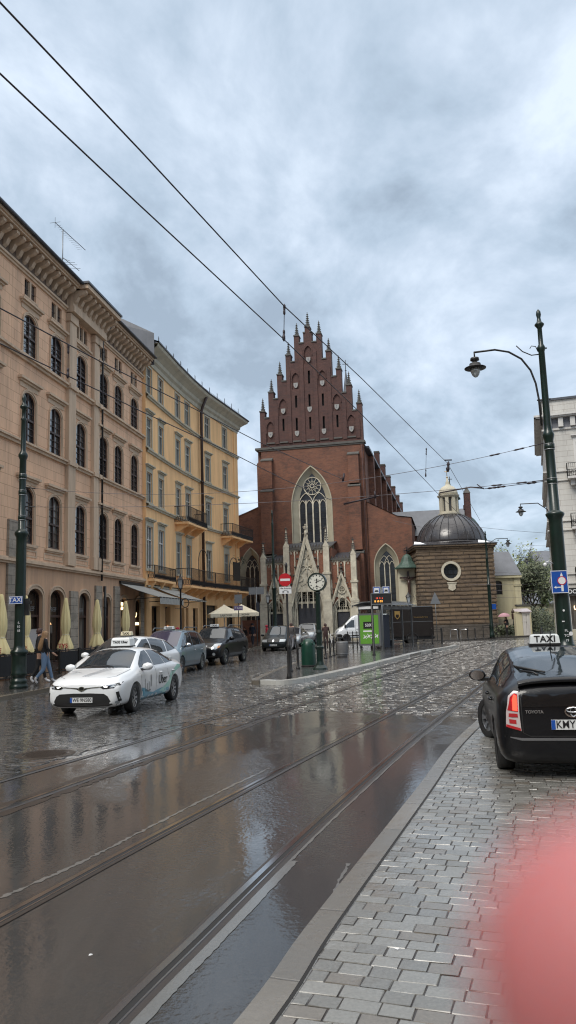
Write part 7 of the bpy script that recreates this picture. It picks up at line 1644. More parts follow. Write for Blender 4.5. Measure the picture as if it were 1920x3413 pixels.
def gas_lamp(e, x, z, s_=1.0):
    t = MB(); c_ = (x, 0, z); t.tube([(x, 0, z+.02), (x, 0, z-.14*s_)], .022*s_, 6)
    t.lathe([(.02, 0), (.12*s_, -.03*s_), (.13*s_, -.10*s_), (.07*s_, -.13*s_), (.07*s_, -.16*s_), (.16*s_, -.2*s_), (.17*s_, -.27*s_), (.31*s_, -.33*s_), (.31*s_, -.345*s_), (.15*s_, -.35*s_)], (x, 0, z-.14*s_), 18); lo = t.obj('lamp_shade', m_iron, e)
    t = MB(); t.lathe([(.145*s_, 0), (.14*s_, -.1*s_), (.10*s_, -.2*s_), (.05*s_, -.26*s_), (0, -.28*s_)], (x, 0, z-.48*s_), 16); t.obj('glass_globe', m_lampg, lo)
gas_lamp(rp, -1.95, 9.54)
t = MB(); t.tube([(-.17, -.05, 3.34), (-.3, -.08, 3.42), (-.4, -.1, 3.38)], .014, 5); t.lathe([(0, .06), (.05, .03), (.055, -.02), (0, -.07)], (-.42, -.1, 3.32), 10); t.obj('camera_dome', m_signw, rp)
for k, s_ in enumerate(('PL', 'TO', '19')): ginst('stencil', upright(text_mesh(s_, .10, m_signw, .001)), rp, (-.02, -.212, 1.5-k*.13+.0))
t = MB(); t.disc((.1, 1.42), .055, -.2); t.disc((-.05, 2.05), .03, -.212); t.box(-.12, -.05, -.212, -.21, 1.74, 1.77); t.obj('sticker', m_signw, rp)
t = MB()
for k in range(9): a = k*.7; t.tube([(-.02+.07*math.cos(a+q*.5)*(1-q*.08), -.215, .98+.1*math.sin(a+q*.5)-k*.02) for q in range(4)], .006, 4)
t.obj('graffiti', m_greyc, rp)
# blue order sign
bs = thing('road_sign', (RP.x-.12, RP.y-.27, 2.86), R(-6), 'blue road sign with white arrows and a red-ringed disc on the right pole', 'road sign')
t = MB(); t.box(-.225, .225, -.012, .012, -.31, .31); t.obj('plate', m_blue, bs)
t = MB(); t.ring(rect(-.222, .222, -.307, .307), rect(-.205, .205, -.29, .29), -.0165, -.012); t.box(.03, .09, -.0165, -.012, -.26, -.06); t.box(-.1, .03, -.016, -.012, -.16, -.135); t.prism([(-.1, -.185), (-.1, -.11), (-.17, -.148)], -.0165, -.012); t.box(.03, .09, -.0165, -.012, .1, .18); t.prism([(.03, .18), (.09, .18), (.06, .26)], -.0165, -.012); t.obj('white_arrow', m_signw, bs)
t = MB(); t.disc((.06, .03), .12, -.018, n=24); t.obj('red_ring', m_signr, bs); t = MB(); t.disc((.06, .03), .097, -.021, n=24); t.obj('white_disc', m_signw, bs)
# other poles
def small_prof(H): return [(.22, 0), (.22, .3), (.17, .4), (.165, .9), (.19, .95), (.15, 1.05), (.145, 4.4), (.19, 4.5), (.19, 4.56), (.11, 4.64), (.105, 6.7), (.13, 6.76), (.09, 6.86), (.085, H-1.2), (.11, H-1.1), (.06, H-1.0), (.055, H-.4), (.1, H-.34), (.05, H-.26), (.06, H-.12), (0, H)]
tram_pole(put(917, 58.8), small_prof(10.6), 'green tram pole in front of the church porch, left of the no-entry sign')
fp = tram_pole(put(1638, 66.5, .1), small_prof(9.2), 'green tram pole standing in front of the stone chapel, lamp arm to the right')
t = MB(); t.tube([(.06, 0, 7.4), (.3, 0, 8.1), (.9, 0, 8.45), (1.9, 0, 8.45)], .03, 6); t.obj('lamp_arm', m_iron, fp); gas_lamp(fp, 1.9, 8.45, 1.0)
t = MB(); t.box(.1, .5, -.02, .02, 2.4, 2.85); t.obj('blue_plate', m_blue, fp)
fp = tram_pole(put(1672+38, 80, .1), small_prof(8.6), 'farther green tram pole in front of the pale yellow building')
t = MB(); t.tube([(.06, 0, 6.8), (.3, 0, 7.4), (.9, 0, 7.75), (1.9, 0, 7.75)], .03, 6); t.obj('lamp_arm', m_iron, fp); gas_lamp(fp, 1.9, 7.75, 1.0)
fp = tram_pole(put(1875, 46, .1), small_prof(9.2), 'second tram pole hidden behind the right tram pole, only its lamp arm showing')
t = MB(); t.tube([(-.08, 0, 7.3), (-.35, 0, 8.1), (-.9, 0, 8.5), (-1.95, 0, 8.48)], .03, 6); t.obj('lamp_arm', m_iron, fp); gas_lamp(fp, -1.95, 8.48, 1.0)
# gas lantern posts
def lantern_post(loc, H, label, snow=False):
    e = thing('lantern_post', loc, 0, label, 'street lantern', 'square glass lantern posts')
    t = MB(); t.lathe([(.17, 0), (.17, .3), (.11, .4), (.1, 1.0), (.07, 1.1), (.05, H-.9), (.08, H-.85), (.04, H-.75)], n=10); t.tube([(-.3, 0, H-1.15), (.3, 0, H-1.15)], .015, 5); t.obj('post', m_iron, e)
    t = MB(); t.lathe([(.11, H-.75), (.2, H-.25)], n=4, a0=PI/4, smooth=False); lo = t.obj('lantern_glass', m_lampg, e)
    t = MB(); t.lathe([(.24, H-.26), (.2, H-.18), (.1, H-.06), (.07, H), (.03, H+.1), (0, H+.18)], n=4 if not snow else 8, a0=PI/4, smooth=False)
    for k in range(4): a = PI/4+k*PI/2; t.tube([(.12*math.cos(a), .12*math.sin(a), H-.76), (.215*math.cos(a), .215*math.sin(a), H-.24)], .016, 4)
    t.lathe([(.13, H-.79), (.13, H-.74)], n=8); t.obj('lantern_frame', m_iron, lo)
    return e
L1 = gnd(603, 2192, .12); L1 = put(603, 47.5, .12)
le = lantern_post(L1, 4.85, 'black lantern post with a glass lantern between the light blue and white taxis')
t = MB(); t.ring([(.28+.25*math.cos(2*PI*k/14), 3.2+.3*math.sin(2*PI*k/14)) for k in range(14)], [(.28+.2*math.cos(2*PI*k/14), 3.2+.25*math.sin(2*PI*k/14)) for k in range(14)], -.02, .02); t.tube([(0, 0, 2.85), (-.35, 0, 2.9)], .015, 4); t.obj('round_bracket', m_iron, le)
lantern_post(put(895, 62), 4.3, 'black lantern post standing left of the mid tram pole by the porch')
lantern_post(put(1366, 61), 3.9, 'snow-capped lantern post behind the bus shelter roof', True)
# ------------------------------------------------------------------ signs on posts
q = gnd(965, 2262, .14); ne = thing('no_entry_sign', (q.x, q.y, q.z), R(4), 'round red no-entry sign with a white plate below it on a dark post', 'road sign')
t = MB(); t.lathe([(.10, 0), (.085, .1), (.06, .2), (.055, 1.0), (.07, 1.05), (.036, 1.1), (.034, 3.62), (.05, 3.66), (.05, 3.74), (0, 3.82)], n=12); t.obj('post', m_iron, ne)
t = MB(); t.M = Matrix.Translation((-.05, -.05, 3.22)); t.lathe([(0, 0), (.215, 0)], n=2) if 0 else None; nn = 28; t.prism([(.215*math.cos(2*PI*k/nn), .215*math.sin(2*PI*k/nn)) for k in range(nn)], -.012, .008); dsk = t.obj('red_disc', m_signr, ne)
t = MB(); t.M = Matrix.Translation((-.05, -.05, 3.22)); t.box(-.16, .16, -.017, -.013, -.038, .038); t.obj('white_bar', m_signw, dsk)
t = MB(); t.box(-.25, .15, -.062, -.045, 2.76, 2.99); pl_ = t.obj('lower_plate', m_signw, ne)
ginst('lettering', upright(text_mesh('Nie dotyczy', .075, m_ink, .001, .001)), pl_, (-.05, -.064, 2.94))
t = MB(); 
for x in (-.13, .03): t.ring([(x+.035*math.cos(2*PI*k/10), 2.82+.035*math.sin(2*PI*k/10)) for k in range(10)], [(x+.026*math.cos(2*PI*k/10), 2.82+.026*math.sin(2*PI*k/10)) for k in range(10)], -.066, -.063)
t.tube([(-.13, -.065, 2.82), (-.09, -.065, 2.87), (0, -.065, 2.87), (.03, -.065, 2.82)], .005, 4); t.obj('bicycle_symbol', m_ink, pl_)
q = put(796, 57.5, .1); te = thing('taxi_rank_sign', q, 0, 'dark post with a purple-edged TAXI plate in front of the open cream parasols', 'sign')
t = MB(); t.tube([(0, 0, 0), (0, 0, 4.2)], .035, 6); t.obj('post', m_iron, te); t = MB(); t.box(-.28, .28, -.05, -.02, 3.35, 4.0); t.obj('back_plate', m_signg, te)
sign_text((0, -.06, 3.0), 0, .66, .34, 'TAXI', flat('sign_violet', (.12, .07, .2), .4), m_signw, .24, '', parent=te, border=m_signw)
q = put(857, 62.5, .1); te = thing('signpost', q, 0, 'grey post with two blank sign backs beside the couple by the cream parasols', 'signpost')
t = MB(); t.tube([(0, 0, 0), (0, 0, 4.75)], .045, 6); t.obj('post', m_pole, te)
for x in (-.32, .32): t = MB(); t.box(x-.29, x+.29, -.05, -.02, 4.15, 4.72); t.obj('sign_back', m_signg, te)
t = MB(); t.box(-.02, .22, -.06, -.03, 2.3, 3.5); t.obj('side_panel', m_navy, te)
# street clock
q = gnd(1068, 2231, .14); ck = thing('street_clock', (q.x, q.y, q.z), R(-14), 'round double-faced street clock on a green cast post, hands near ten past twelve', 'clock')
t = MB(); t.lathe([(.30, 0), (.28, .06), (.17, .16), (.13, .3), (.13, .75), (.17, .8), (.17, .85), (.11, .9), (.105, 1.35), (.13, 1.4), (.095, 1.5), (.09, 2.85), (.12, 2.9), (.08, 3.0)], n=12, smooth=False); t.obj('post', m_green, ck)
CZ = 3.33; nn = 32; t = MB(); t.ring([(.36*math.cos(2*PI*k/nn), CZ+.36*math.sin(2*PI*k/nn)) for k in range(nn)], [(.315*math.cos(2*PI*k/nn), CZ+.315*math.sin(2*PI*k/nn)) for k in range(nn)], -.14, .14); t.obj('clock_case', m_green, ck)
m_face = flat('clock_face', (.56, .56, .50), .3)
for sg in (-1, 1):
    t = MB(); t.disc((0, CZ), .32, sg*.11, n=32); fo = t.obj('clock_face', m_face, ck); t = MB()
    for k in range(12):
        a = 2*PI*k/12; x, z = .255*math.sin(a), CZ+.255*math.cos(a); w_ = .028 if k % 3 == 0 else .016
        t.M = Matrix.Translation((x, sg*.114, z)) @ Matrix.Rotation(a, 4, 'Y'); t.box(-w_/2-.008, w_/2+.008, -.001, .001, -.025, .025)
    t.M = None; t.box(-.08, .08, sg*.113-.001, sg*.113+.001, CZ-.2, CZ-.185); t.prism([(-.09, CZ-.185), (.09, CZ-.185), (.03, CZ-.17), (0, CZ-.1), (-.03, CZ-.17)], sg*.113-.001, sg*.113+.001)
    t.tube([(0, sg*.118, CZ-.05), (0, sg*.118, CZ+.13)], [.012, .018], 4); t.tube([(-.05, sg*.12, CZ-.02), (.21*1.0, sg*.12, CZ+.085)], [.012, .008], 4); t.lathe([(0, -.01), (.02, 0), (0, .01)], (0, sg*.12, CZ), 8); t.obj('clock_hands', m_ink, fo)
    ginst('lettering', upright(text_mesh('KRAKOW', .045, m_ink, .0005)), fo, (0, sg*.116, CZ+.075), (0, 0, 0 if sg < 0 else PI))
# bins, bollards
q = gnd(1030, 2221, .14); bb = thing('glass_recycling_bin', (q.x, q.y+.1, q.z), 0, 'green domed recycling bin between the no-entry sign and the street clock', 'recycling bin')
m_binG = worn('green_plastic', (.003, .038, .023), (.002, .018, .012), .35, 4, .5, .1)
t = MB(); t.lathe([(.30, 0), (.305, .02), (.295, .8), (.27, .95), (.2, 1.06), (.09, 1.12), (0, 1.13)], n=24); t.obj('shell', m_binG, bb); t = MB(); t.lathe([(.315, 0), (.315, .05), (.30, .06)], n=24); t.obj('base', m_dark, bb)
for a in (200, 320): t = MB(); t.M = Matrix.Translation((.262*math.cos(R(a)), .262*math.sin(R(a)), .93)) @ Matrix.Rotation(R(a), 4, 'Z') @ Matrix.Rotation(R(65), 4, 'Y'); t.lathe([(.075, .02), (.085, .03), (.085, -.02)], n=14); t.lathe([(0, .012), (.075, .012)], n=14, mi=1); t.obj('throw_hole', [m_binG, m_dark], bb)
def bin_(loc, label):
    e = thing('litter_bin', loc, 0, label, 'litter bin'); t = MB(); t.lathe([(.23, 0), (.26, .1), (.29, .6), (.285, .78), (.26, .78), (.25, .6)], n=20); t.obj('body', m_conc2, e); t = MB(); t.lathe([(0, .6), (.25, .6)], n=20); t.obj('liner', m_dark, e)
    t = MB()
    for z in (.15, .7): t.lathe([(.275+.02*(z > .5), z), (.295, z+.015), (.275+.02*(z > .5), z+.03)], n=20)
    t.obj('rim', m_pole, e); return e
m_conc2 = worn('grey_concrete', (.13, .13, .135), (.08, .08, .08), .6, 5, .6, .2)
q = gnd(1142, 2190, .14); bin_((q.x, q.y, q.z), 'grey concrete litter bin left of the bus shelter advert'); bin_((6.3, 52.6, .33), 'second grey litter bin standing inside the glass bus shelter'); bin_((1.35, 60.0, .22), 'third grey bin, on the road edge behind the green recycling bin')
bm_ = MB(); bm_.lathe([(.085, 0), (.085, .06), (.055, .1), (.045, .3), (.04, .75), (.055, .78), (.055, .83), (.035, .87), (.05, .93), (0, .99)], n=10); bol = bm_.mesh('bollard', m_iron)
BL = [((970, 2240), 'slim black bollard just right of the no-entry post'), ((994, 2231), 'slim black bollard left of the green recycling bin'), ((1086, 2196), 'slim black bollard right of the street clock, nearest of the row'), ((1101, 2191), 'second slim black bollard right of the street clock'), ((1113, 2187), 'third slim black bollard right of the street clock'), ((1124, 2183), 'fourth slim black bollard, left of the concrete litter bin'),
      ((1388, 2137), 'black bollard under the rear corner of the parcel truck'), ((1413, 2136), 'black bollard just right of the parcel truck'), ((1529, 2134), 'black bollard before the chapel plinth, left of the tram pole'), ((1560, 2134), 'black bollard before the chapel plinth beside the bicycle racks'), ((1585, 2133), 'black bollard left of the chapel tram pole foot')]
for (px, py), lab in BL:
    q = gnd(px, py, .13); o = ginst('bollard', bol, None, (q.x, q.y, q.z)); tag(o, lab, 'bollard', 'slim black bollards')
q = gnd(1809, 2159, .1); t = MB(); t.lathe([(.2, 0), (.2, .1), (.13, .16), (.16, .3), (.1, .38), (.13, .6), (.08, .7), (.1, .85), (.05, .95), (.06, 1.05), (0, 1.15)], n=10); o = t.obj('cast_bollard', m_iron, loc=(q.x, q.y, q.z)); tag(o, 'stout ornate cast-iron bollard beside the tracks, above the black taxi roof', 'bollard')
def rail_fence(pts, h, label, lift=.14, hoop=False, name='guard_rail'):
    e = thing(name, (pts[0][0], pts[0][1], G(pts[0][1])+lift), 0, label, 'railing'); o_ = Vector((pts[0][0], pts[0][1], 0)); t = MB(); P = [Vector((p[0], p[1], 0))-o_ for p in pts]
    for z in (h, h*.82): t.tube([p+Vector((0, 0, z)) for p in P], .022, 5)
    t.obj('rail', m_iron, e)
    for p in P: t = MB(); t.lathe([(.06, 0), (.04, .08), (.03, h+.02), (.04, h+.08), (0, h+.12)], tuple(p), 8); t.obj('post', m_iron, e)
rail_fence([(3.7, 52.0), (4.0, 51.4), (4.25, 51.0), (4.5, 50.5)], .98, 'short black railing between the concrete bin and the green advert')
q1 = gnd(1442, 2148, .1); q2 = gnd(1474, 2148, .1); rail_fence([(q1.x, q1.y), (q2.x, q2.y), (q2.x+.35, q2.y+2.0), (q2.x+1.0, q2.y+5)], 1.0, 'black barrier railing at the end of the tram platform, under the triangular sign')
rail_fence([(16.5, 67.3), (17.2, 67.8), (18.0, 68.5)], 1.0, 'black railing at the chapel corner, right of the chapel tram pole')
for x, lab in ((1520, 'left polished steel bicycle rack hoop before the chapel'), (1555, 'right polished steel bicycle rack hoop before the chapel')):
    q = gnd(x, 2131, .12); t = MB(); t.tube([(-.35, .4, 0), (-.35, .4, .7), (-.3, .38, .8), (.1, .1, .8), (.15, .08, .7), (.15, .08, 0)], .03, 8); o = t.obj('bicycle_rack', m_chrome, loc=(q.x, q.y, q.z)); tag(o, lab, 'bicycle rack')
q = put(1455, 63.5, .1); ws = thing('triangular_sign', q, 0, 'grey back of a triangular road sign on a thin post before the chapel', 'road sign')
t = MB(); t.tube([(0, 0, 0), (0, 0, 3.9)], .03, 6); t.obj('post', m_pole, ws); t = MB(); t.prism([(-.43, 2.95), (.43, 2.95), (.04, 3.85), (-.04, 3.85)], -.05, -.03); t.obj('sign_back', m_signg, ws)
q = put(1712, 73, .15); ws = thing('small_street_sign', q, 0, 'small dark lantern-topped signboard in front of the pale yellow building', 'sign'); t = MB(); t.tube([(0, 0, 0), (0, 0, 2.0)], .04, 6); t.obj('post', m_iron, ws); t = MB(); t.box(-.13, .13, -.05, .05, 1.4, 1.95); t.lathe([(.14, 2.0), (.16, 2.1), (.05, 2.3), (0, 2.45)], n=6); t.obj('board', m_doorw, ws)
# ------------------------------------------------------------------ tram stop
A0 = R(90-30); sh = thing('bus_shelter', (4.25, 49.25, .32), A0, 'glass and steel tram shelter with a green advert at its near end', 'shelter')
# local x runs along the platform away from the camera, local y to the left; near end spans y from 0 to -1.55
Ls, Ws, Hs = 5.3, 1.55, 2.55
for x in (0.05, 1.8, 3.55, Ls-.05):
    for y in (-.04, -Ws+.04): t = MB(); t.box(x-.045, x+.045, y-.045, y+.045, 0, Hs); t.obj('post', m_pole, sh)
t = MB(); n = 8
for k in range(n): a, b = k/n, (k+1)/n; za, zb = Hs+.12+.22*math.sin(PI*a), Hs+.12+.22*math.sin(PI*b); ya, yb = .25-(Ws+.5)*a, .25-(Ws+.5)*b; t.add([(-.35, ya, za), (Ls+.3, ya, za), (Ls+.3, yb, zb), (-.35, yb, zb), (-.35, ya, za+.03), (Ls+.3, ya, za+.03), (Ls+.3, yb, zb+.03), (-.35, yb, zb+.03)], [(0, 1, 2, 3), (4, 5, 6, 7), (0, 3, 7, 4), (1, 2, 6, 5)])
t.obj('roof', m_pole, sh); t = MB()
for k in range(9): x = -.3+k*.7; t.box(x, x+.08, .25, .3, Hs+.05, Hs+.2); t.box(x, x+.08, -Ws-.3, -Ws-.25, Hs+.05, Hs+.2)
for k in range(12): x = -.2+k*.5; t.box(x, x+.2, -Ws-.2, .2, Hs+.36, Hs+.38)
t.obj('roof_rib', m_zinc, sh); t = MB(); t.box(-.02, Ls, -.09, .0, Hs-.12, Hs+.12); t.box(-.02, Ls, -Ws, -Ws+.09, Hs-.12, Hs+.12); t.box(-.02, .08, -Ws, 0, Hs-.12, Hs+.12); t.obj('beam', m_pole, sh)
def clear_glass(name):
    t = MT(name); t.set('Base Color', (.75, .8, .8)); t.set('Roughness', .03); t.set('Transmission Weight', 1.0); t.set('IOR', 1.15); return t.m
m_clear = clear_glass('shelter_glass')
t = MB(); 
for a, b in ((.12, 1.74), (1.86, 3.49), (3.61, Ls-.12)): t.box(a, b, -.045, -.035, .25, Hs-.15)
t.obj('glass_wall', m_clear, sh); t = MB(); t.box(.1, Ls-.1, -.06, -.02, 1.18, 1.24); t.box(.1, Ls-.1, -.06, -.02, .2, .25); t.obj('glass_rail', m_pole, sh)
ad = MB(); ad.box(-.14, .02, -Ws+.02, -.02, .2, 2.2); ad.obj('advert_case', m_pole, sh)
def adface(y, mat, y0, y1, z0, z1, name, par=None, off=.0):
    t = MB(); t.box(-.15-off, -.145-off, y0, y1, z0, z1); return t.obj(name, mat, par or sh)
m_adg = flat('advert_green', (.10, .27, .035), .4)
po_ = adface(0, m_adg, -Ws+.14, -.14, .32, 2.08, 'green_poster'); adface(0, m_ink, -Ws+.5, -.38, 1.25, 1.68, 'price_panel', po_, .004); adface(0, m_adg, -.5, -.49, 1.2, 1.2, 'x', po_) if 0 else None
ginst('lettering', upright(text_mesh('5200', .24, m_signw, .001, .004)), po_, (-.158, -.74, 1.46), (0, 0, R(-90)))
adface(0, m_signw, -Ws+.45, -.36, 1.05, 1.14, 'white_strip', po_, .004)
t = MB()
for k in range(4):
    a0 = (-.36-k*.26, .62+.05*(k % 2)); t.add([(-.156, a0[0], a0[1]), (-.156, a0[0]-.22, a0[1]+.14), (-.156, a0[0]-.22, a0[1]+.22), (-.156, a0[0], a0[1]+.08)], [(0, 1, 2, 3)]); t.add([(-.156, a0[0]-.2, a0[1]-.02), (-.156, a0[0]-.02, a0[1]+.2), (-.156, a0[0]-.02, a0[1]+.28), (-.156, a0[0]-.2, a0[1]+.06)], [(0, 1, 2, 3)])
t.obj('white_ribbon', m_signw, po_)
t = MB(); t.box(.25, 1.35, -Ws+.04, -Ws+.1, .05, 2.1); t.obj('navy_panel', m_navy, sh); t = MB(); t.box(.8, 4.6, -.55, -.15, .42, .47); t.box(1.2, 1.25, -.5, -.2, 0, .42); t.box(4.2, 4.25, -.5, -.2, 0, .42); t.obj('bench', m_pole, sh)
t = MB(); t.box(-.16, -.12, -Ws+.1, -.1, Hs-.08, Hs+.08); t.obj('name_board', m_signw, sh)
q = gnd(1247, 2184, .14); di = thing('departure_display', (q.x, q.y, q.z), R(-5), 'black post with an electronic departure board showing amber digits', 'display board')
t = MB(); t.lathe([(.09, 0), (.09, .05), (.065, .1), (.065, 3.15), (0, 3.17)], n=10); t.obj('post', m_iron, di); t = MB(); t.box(.02, 1.02, -.1, .1, 2.62, 3.12); bx = t.obj('display_box', m_black, di); t = MB(); t.box(.0, 1.04, -.12, .12, 3.12, 3.17); t.box(.0, 1.04, -.12, .12, 2.56, 2.62); t.obj('display_frame', m_pole, bx)
m_amb = flat('amber_digits', (1, .5, .1), .5, emit=(1, .42, .05), estr=.7); m_redd = flat('red_digits', (1, .1, .05), .5, emit=(1, .1, .04), estr=.3)
ginst('digits', upright(text_mesh('8 10 52', .14, m_amb, .001, .002)), bx, (.36, -.104, 2.74)); ginst('digits', upright(text_mesh('18  3  6', .12, m_redd, .001, .002)), bx, (.4, -.104, 2.9))
q = put(1276, 45.6, .14); st_ = thing('stop_sign', q, 0, 'two blue and white tram and bus stop signs side by side on one post', 'stop sign'); t = MB(); t.tube([(0, 0, 0), (0, 0, 3.7)], .04, 6); t.tube([(-.28, 0, 3.5), (.28, 0, 3.5)], .02, 5); t.obj('post', m_pole, st_)
for x in (-.28, .28):
    t = MB(); t.box(x-.205, x+.205, -.05, -.03, 3.18, 3.72); pp_ = t.obj('sign_plate', m_signw, st_); t = MB(); t.box(x-.19, x+.19, -.056, -.051, 3.2, 3.7); t.obj('blue_field', m_blue, pp_); t = MB(); t.box(x-.14, x+.14, -.061, -.057, 3.33, 3.65); t.obj('white_field', m_signw, pp_)
    t = MB(); t.box(x-.11, x+.11, -.066, -.062, 3.42, 3.47); t.prism([(x-.09, 3.47), (x+.09, 3.47), (x+.07, 3.52), (x-.07, 3.52)], -.066, -.062); 
    if x > 0: t.box(x-.1, x+.1, -.066, -.062, 3.55, 3.56); t.box(x-.01, x+.01, -.066, -.062, 3.52, 3.56)
    t.obj('vehicle_symbol', m_ink, pp_)
# ------------------------------------------------------------------ parasols and the cafe terrace
def closed_parasol(loc, H, label, k, txt=None, ta=270):
    e = thing('closed_parasol', loc, R(k*37), label, 'parasol', 'closed pale yellow parasols of the cafe')
    t = MB(); n = 16; rowz = [(0.98, .34), (1.1, .33), (1.3, .26), (1.55, .17), (1.62, .145), (1.7, .15), (1.95, .205), (2.3, .2), (2.7, .155), (3.1, .09), (3.28, .06), (3.31, .02)]
    vs = []; rnd = random.Random(k)
    ph = rnd.uniform(0, 6)
    for i, (z, r) in enumerate(rowz):
        for q in range(n*2):
            a = PI*q/n; f = .16*math.sin(a*8+ph)+.05*math.sin(a*3+k); vs.append((r*(1+f)*math.cos(a), r*(1+f)*math.sin(a), z*H/3.3+(.05*math.sin(a*4+ph) if i == 0 else 0)))
    m = n*2; t.add(vs, [(i*m+q, i*m+(q+1) % m, (i+1)*m+(q+1) % m, (i+1)*m+q) for i in range(len(rowz)-1) for q in range(m)], 0, True); can = t.obj('canvas', m_parasol, e)
    t = MB(); t.tube([(0, 0, 0), (0, 0, 3.32*H/3.3)], .025, 6); t.box(-.3, .3, -.3, .3, 0, .08); t.obj('pole', m_woodp, e)
    t = MB(); t.lathe([(.155, 1.6*H/3.3), (.16, 1.64*H/3.3)], n=16); t.obj('strap', m_canvas, e)
    if txt: ginst('lettering', upright(text_mesh(txt, .26, m_signr, .004, .006)), can, (0, 0, 0)).matrix_local = Matrix.Rotation(-R(k*37), 4, 'Z') @ Matrix.Translation((0, -.385, 1.12*H/3.3)) @ Matrix.Rotation(R(-14), 4, 'X')
ph_ = 15.6
def par_at(px, off=0.0):
    d = ray(px, 2100); a = math.atan2(d.x, d.y); dist = (ph_+off)/math.sin(R(9)-a); return Vector((dist*math.sin(a), dist*math.cos(a), 0))
for k, (px, txt, lab) in enumerate([(2, 'KIE', 'closed pale yellow parasol cut off by the left edge of the photo'), (84, 'TYS', 'closed pale yellow parasol just right of the left tram pole'), (219, 'TYS', 'closed pale yellow parasol behind the walking blonde woman, left of the white taxis'), (324, None, 'closed pale yellow parasol above the roof of the white hatchback taxi'), (419, None, 'closed pale yellow parasol under the grey awning')]):
    p = par_at(px); closed_parasol((p.x, p.y, G(p.y)+.12), 3.25, lab, k, txt)
def open_parasol(px, Y, half, zt, label, txt):
    q = put(px, Y, .12); e = thing('open_parasol', q, R(12), label, 'parasol', 'open cream parasols')
    t = MB(); c_ = (0, 0, zt); cs = [(-half, -half), (half, -half), (half, half), (-half, half)]
    n = 6
    for i in range(4):
        a, b = cs[i], cs[(i+1) % 4]
        for k in range(n):
            p, q_ = k/n, (k+1)/n; za, zb = zt-.72*(1-(1-p)**1.25 if 0 else p**.9), zt-.72*(q_**.9)
            t.add([(a[0]*p, a[1]*p, za), (b[0]*p, b[1]*p, za), (b[0]*q_, b[1]*q_, zb), (a[0]*q_, a[1]*q_, zb)], [(0, 1, 2, 3)])
    t.obj('canopy', m_canvas, e); t = MB()
    for i in range(4):
        a, b = cs[i], cs[(i+1) % 4]; N_ = 8
        for k in range(N_): x0, y0 = a[0]+(b[0]-a[0])*k/N_, a[1]+(b[1]-a[1])*k/N_; x1, y1 = a[0]+(b[0]-a[0])*(k+1)/N_, a[1]+(b[1]-a[1])*(k+1)/N_; t.add([(x0, y0, zt-.72), (x1, y1, zt-.72), (x1, y1, zt-.98), ((x0+x1)/2, (y0+y1)/2, zt-1.02), (x0, y0, zt-.98)], [(0, 1, 2, 3, 4)])
    v = t.obj('valance', m_canvas, e); 
    ginst('lettering', upright(text_mesh(txt, .2, m_ink, .002)), v, (0, -half-.01, zt-.86))
    t = MB(); t.tube([(0, 0, 0), (0, 0, zt)], .035, 6); t.box(-.35, .35, -.35, .35, 0, .1); t.obj('pole', m_signw, e); t = MB()
    for a in cs: t.tube([(0, 0, zt-.1), (a[0], a[1], zt-.76)], .015, 4)
    t.obj('rib', m_woodp, e); t = MB(); t.add([(half*.95, half*.98, .1), (-half*.3, half*.98, .1), (-half*.3, half*.98, zt-.75), (half*.95, half*.98, zt-.75)], [(0, 1, 2, 3)]); 
    return e
open_parasol(748, 60.5, 1.2, 3.35, 'open cream parasol in front of the corner house, left one of the pair', 'LAJKONIK'); open_parasol(806, 62.8, 1.22, 3.4, 'open cream parasol at the corner, right one of the pair', 'LAJKONIK')
# terrace fence, chairs and tables
fe = thing('terrace_fence', (par_at(-40, -.9).x, par_at(-40, -.9).y, .2), az(9), 'low black terrace fence around the cafe seats on the left pavement', 'fence')
t = MB(); Lf = 13.0
for z in (.95, .12): t.box(0, Lf, -.02, .02, z, z+.04)
t.obj('rail', m_iron, fe)
for k in range(8): t = MB(); t.box(k*Lf/7-.03, k*Lf/7+.03, -.03, .03, -.05, 1.02); t.obj('post', m_iron, fe)
for k in range(7):
    if k in (2, 5): continue
    t = MB(); t.box(k*Lf/7+.1, (k+1)*Lf/7-.1, -.008, .008, .2, .92); t.obj('canvas_panel', m_blackc, fe)
t = MB(); 
for s_ in (-1, 1):
    t.tube([(s_*.2, -.2, 0), (s_*.2, -.2, .45)], .014, 5); t.tube([(s_*.2, .2, 0), (s_*.2, .2, .45)], .014, 5)
t.tube([(-.23, .2, .45), (-.25, .23, .75), (-.15, .26, .95), (0, .27, 1.0), (.15, .26, .95), (.25, .23, .75), (.23, .2, .45)], .016, 6)
for x in (-.13, -.04, .04, .13): t.tube([(x, .2, .45), (x, .265, .97)], .009, 4)
def chair(loc, rz, label):
    e = thing('cafe_chair', loc, rz, label, 'chair', 'dark metal cafe chairs behind the terrace fence')
    b = MB(); b.v, b.f, b.m, b.sm = list(t_ch.v), list(t_ch.f), list(t_ch.m), list(t_ch.sm); b.obj('frame', m_iron, e); s_ = MB(); s_.lathe([(.22, .44), (.23, .46), (0, .47)], n=14); s_.obj('seat', m_iron, e); return e
t_ch = t
CHL = ['dark metal cafe chair at the far left under the cut-off parasol', 'dark metal cafe chair left of the tram pole', 'dark metal cafe chair directly behind the tram pole', 'dark metal cafe chair left of the walking couple', 'dark metal cafe chair hidden behind the walking couple', 'dark metal cafe chair between the blonde woman and the next parasol', 'dark metal cafe chair at the foot of the parasol left of the taxis', 'dark metal cafe chair left of the white hatchback taxi']
for k, px in enumerate((12, 40, 66, 104, 150, 190, 250, 285)):
    p = par_at(px, -.3+.5*(k % 2)); chair((p.x, p.y, G(p.y)+.12), R(40*k), CHL[k])
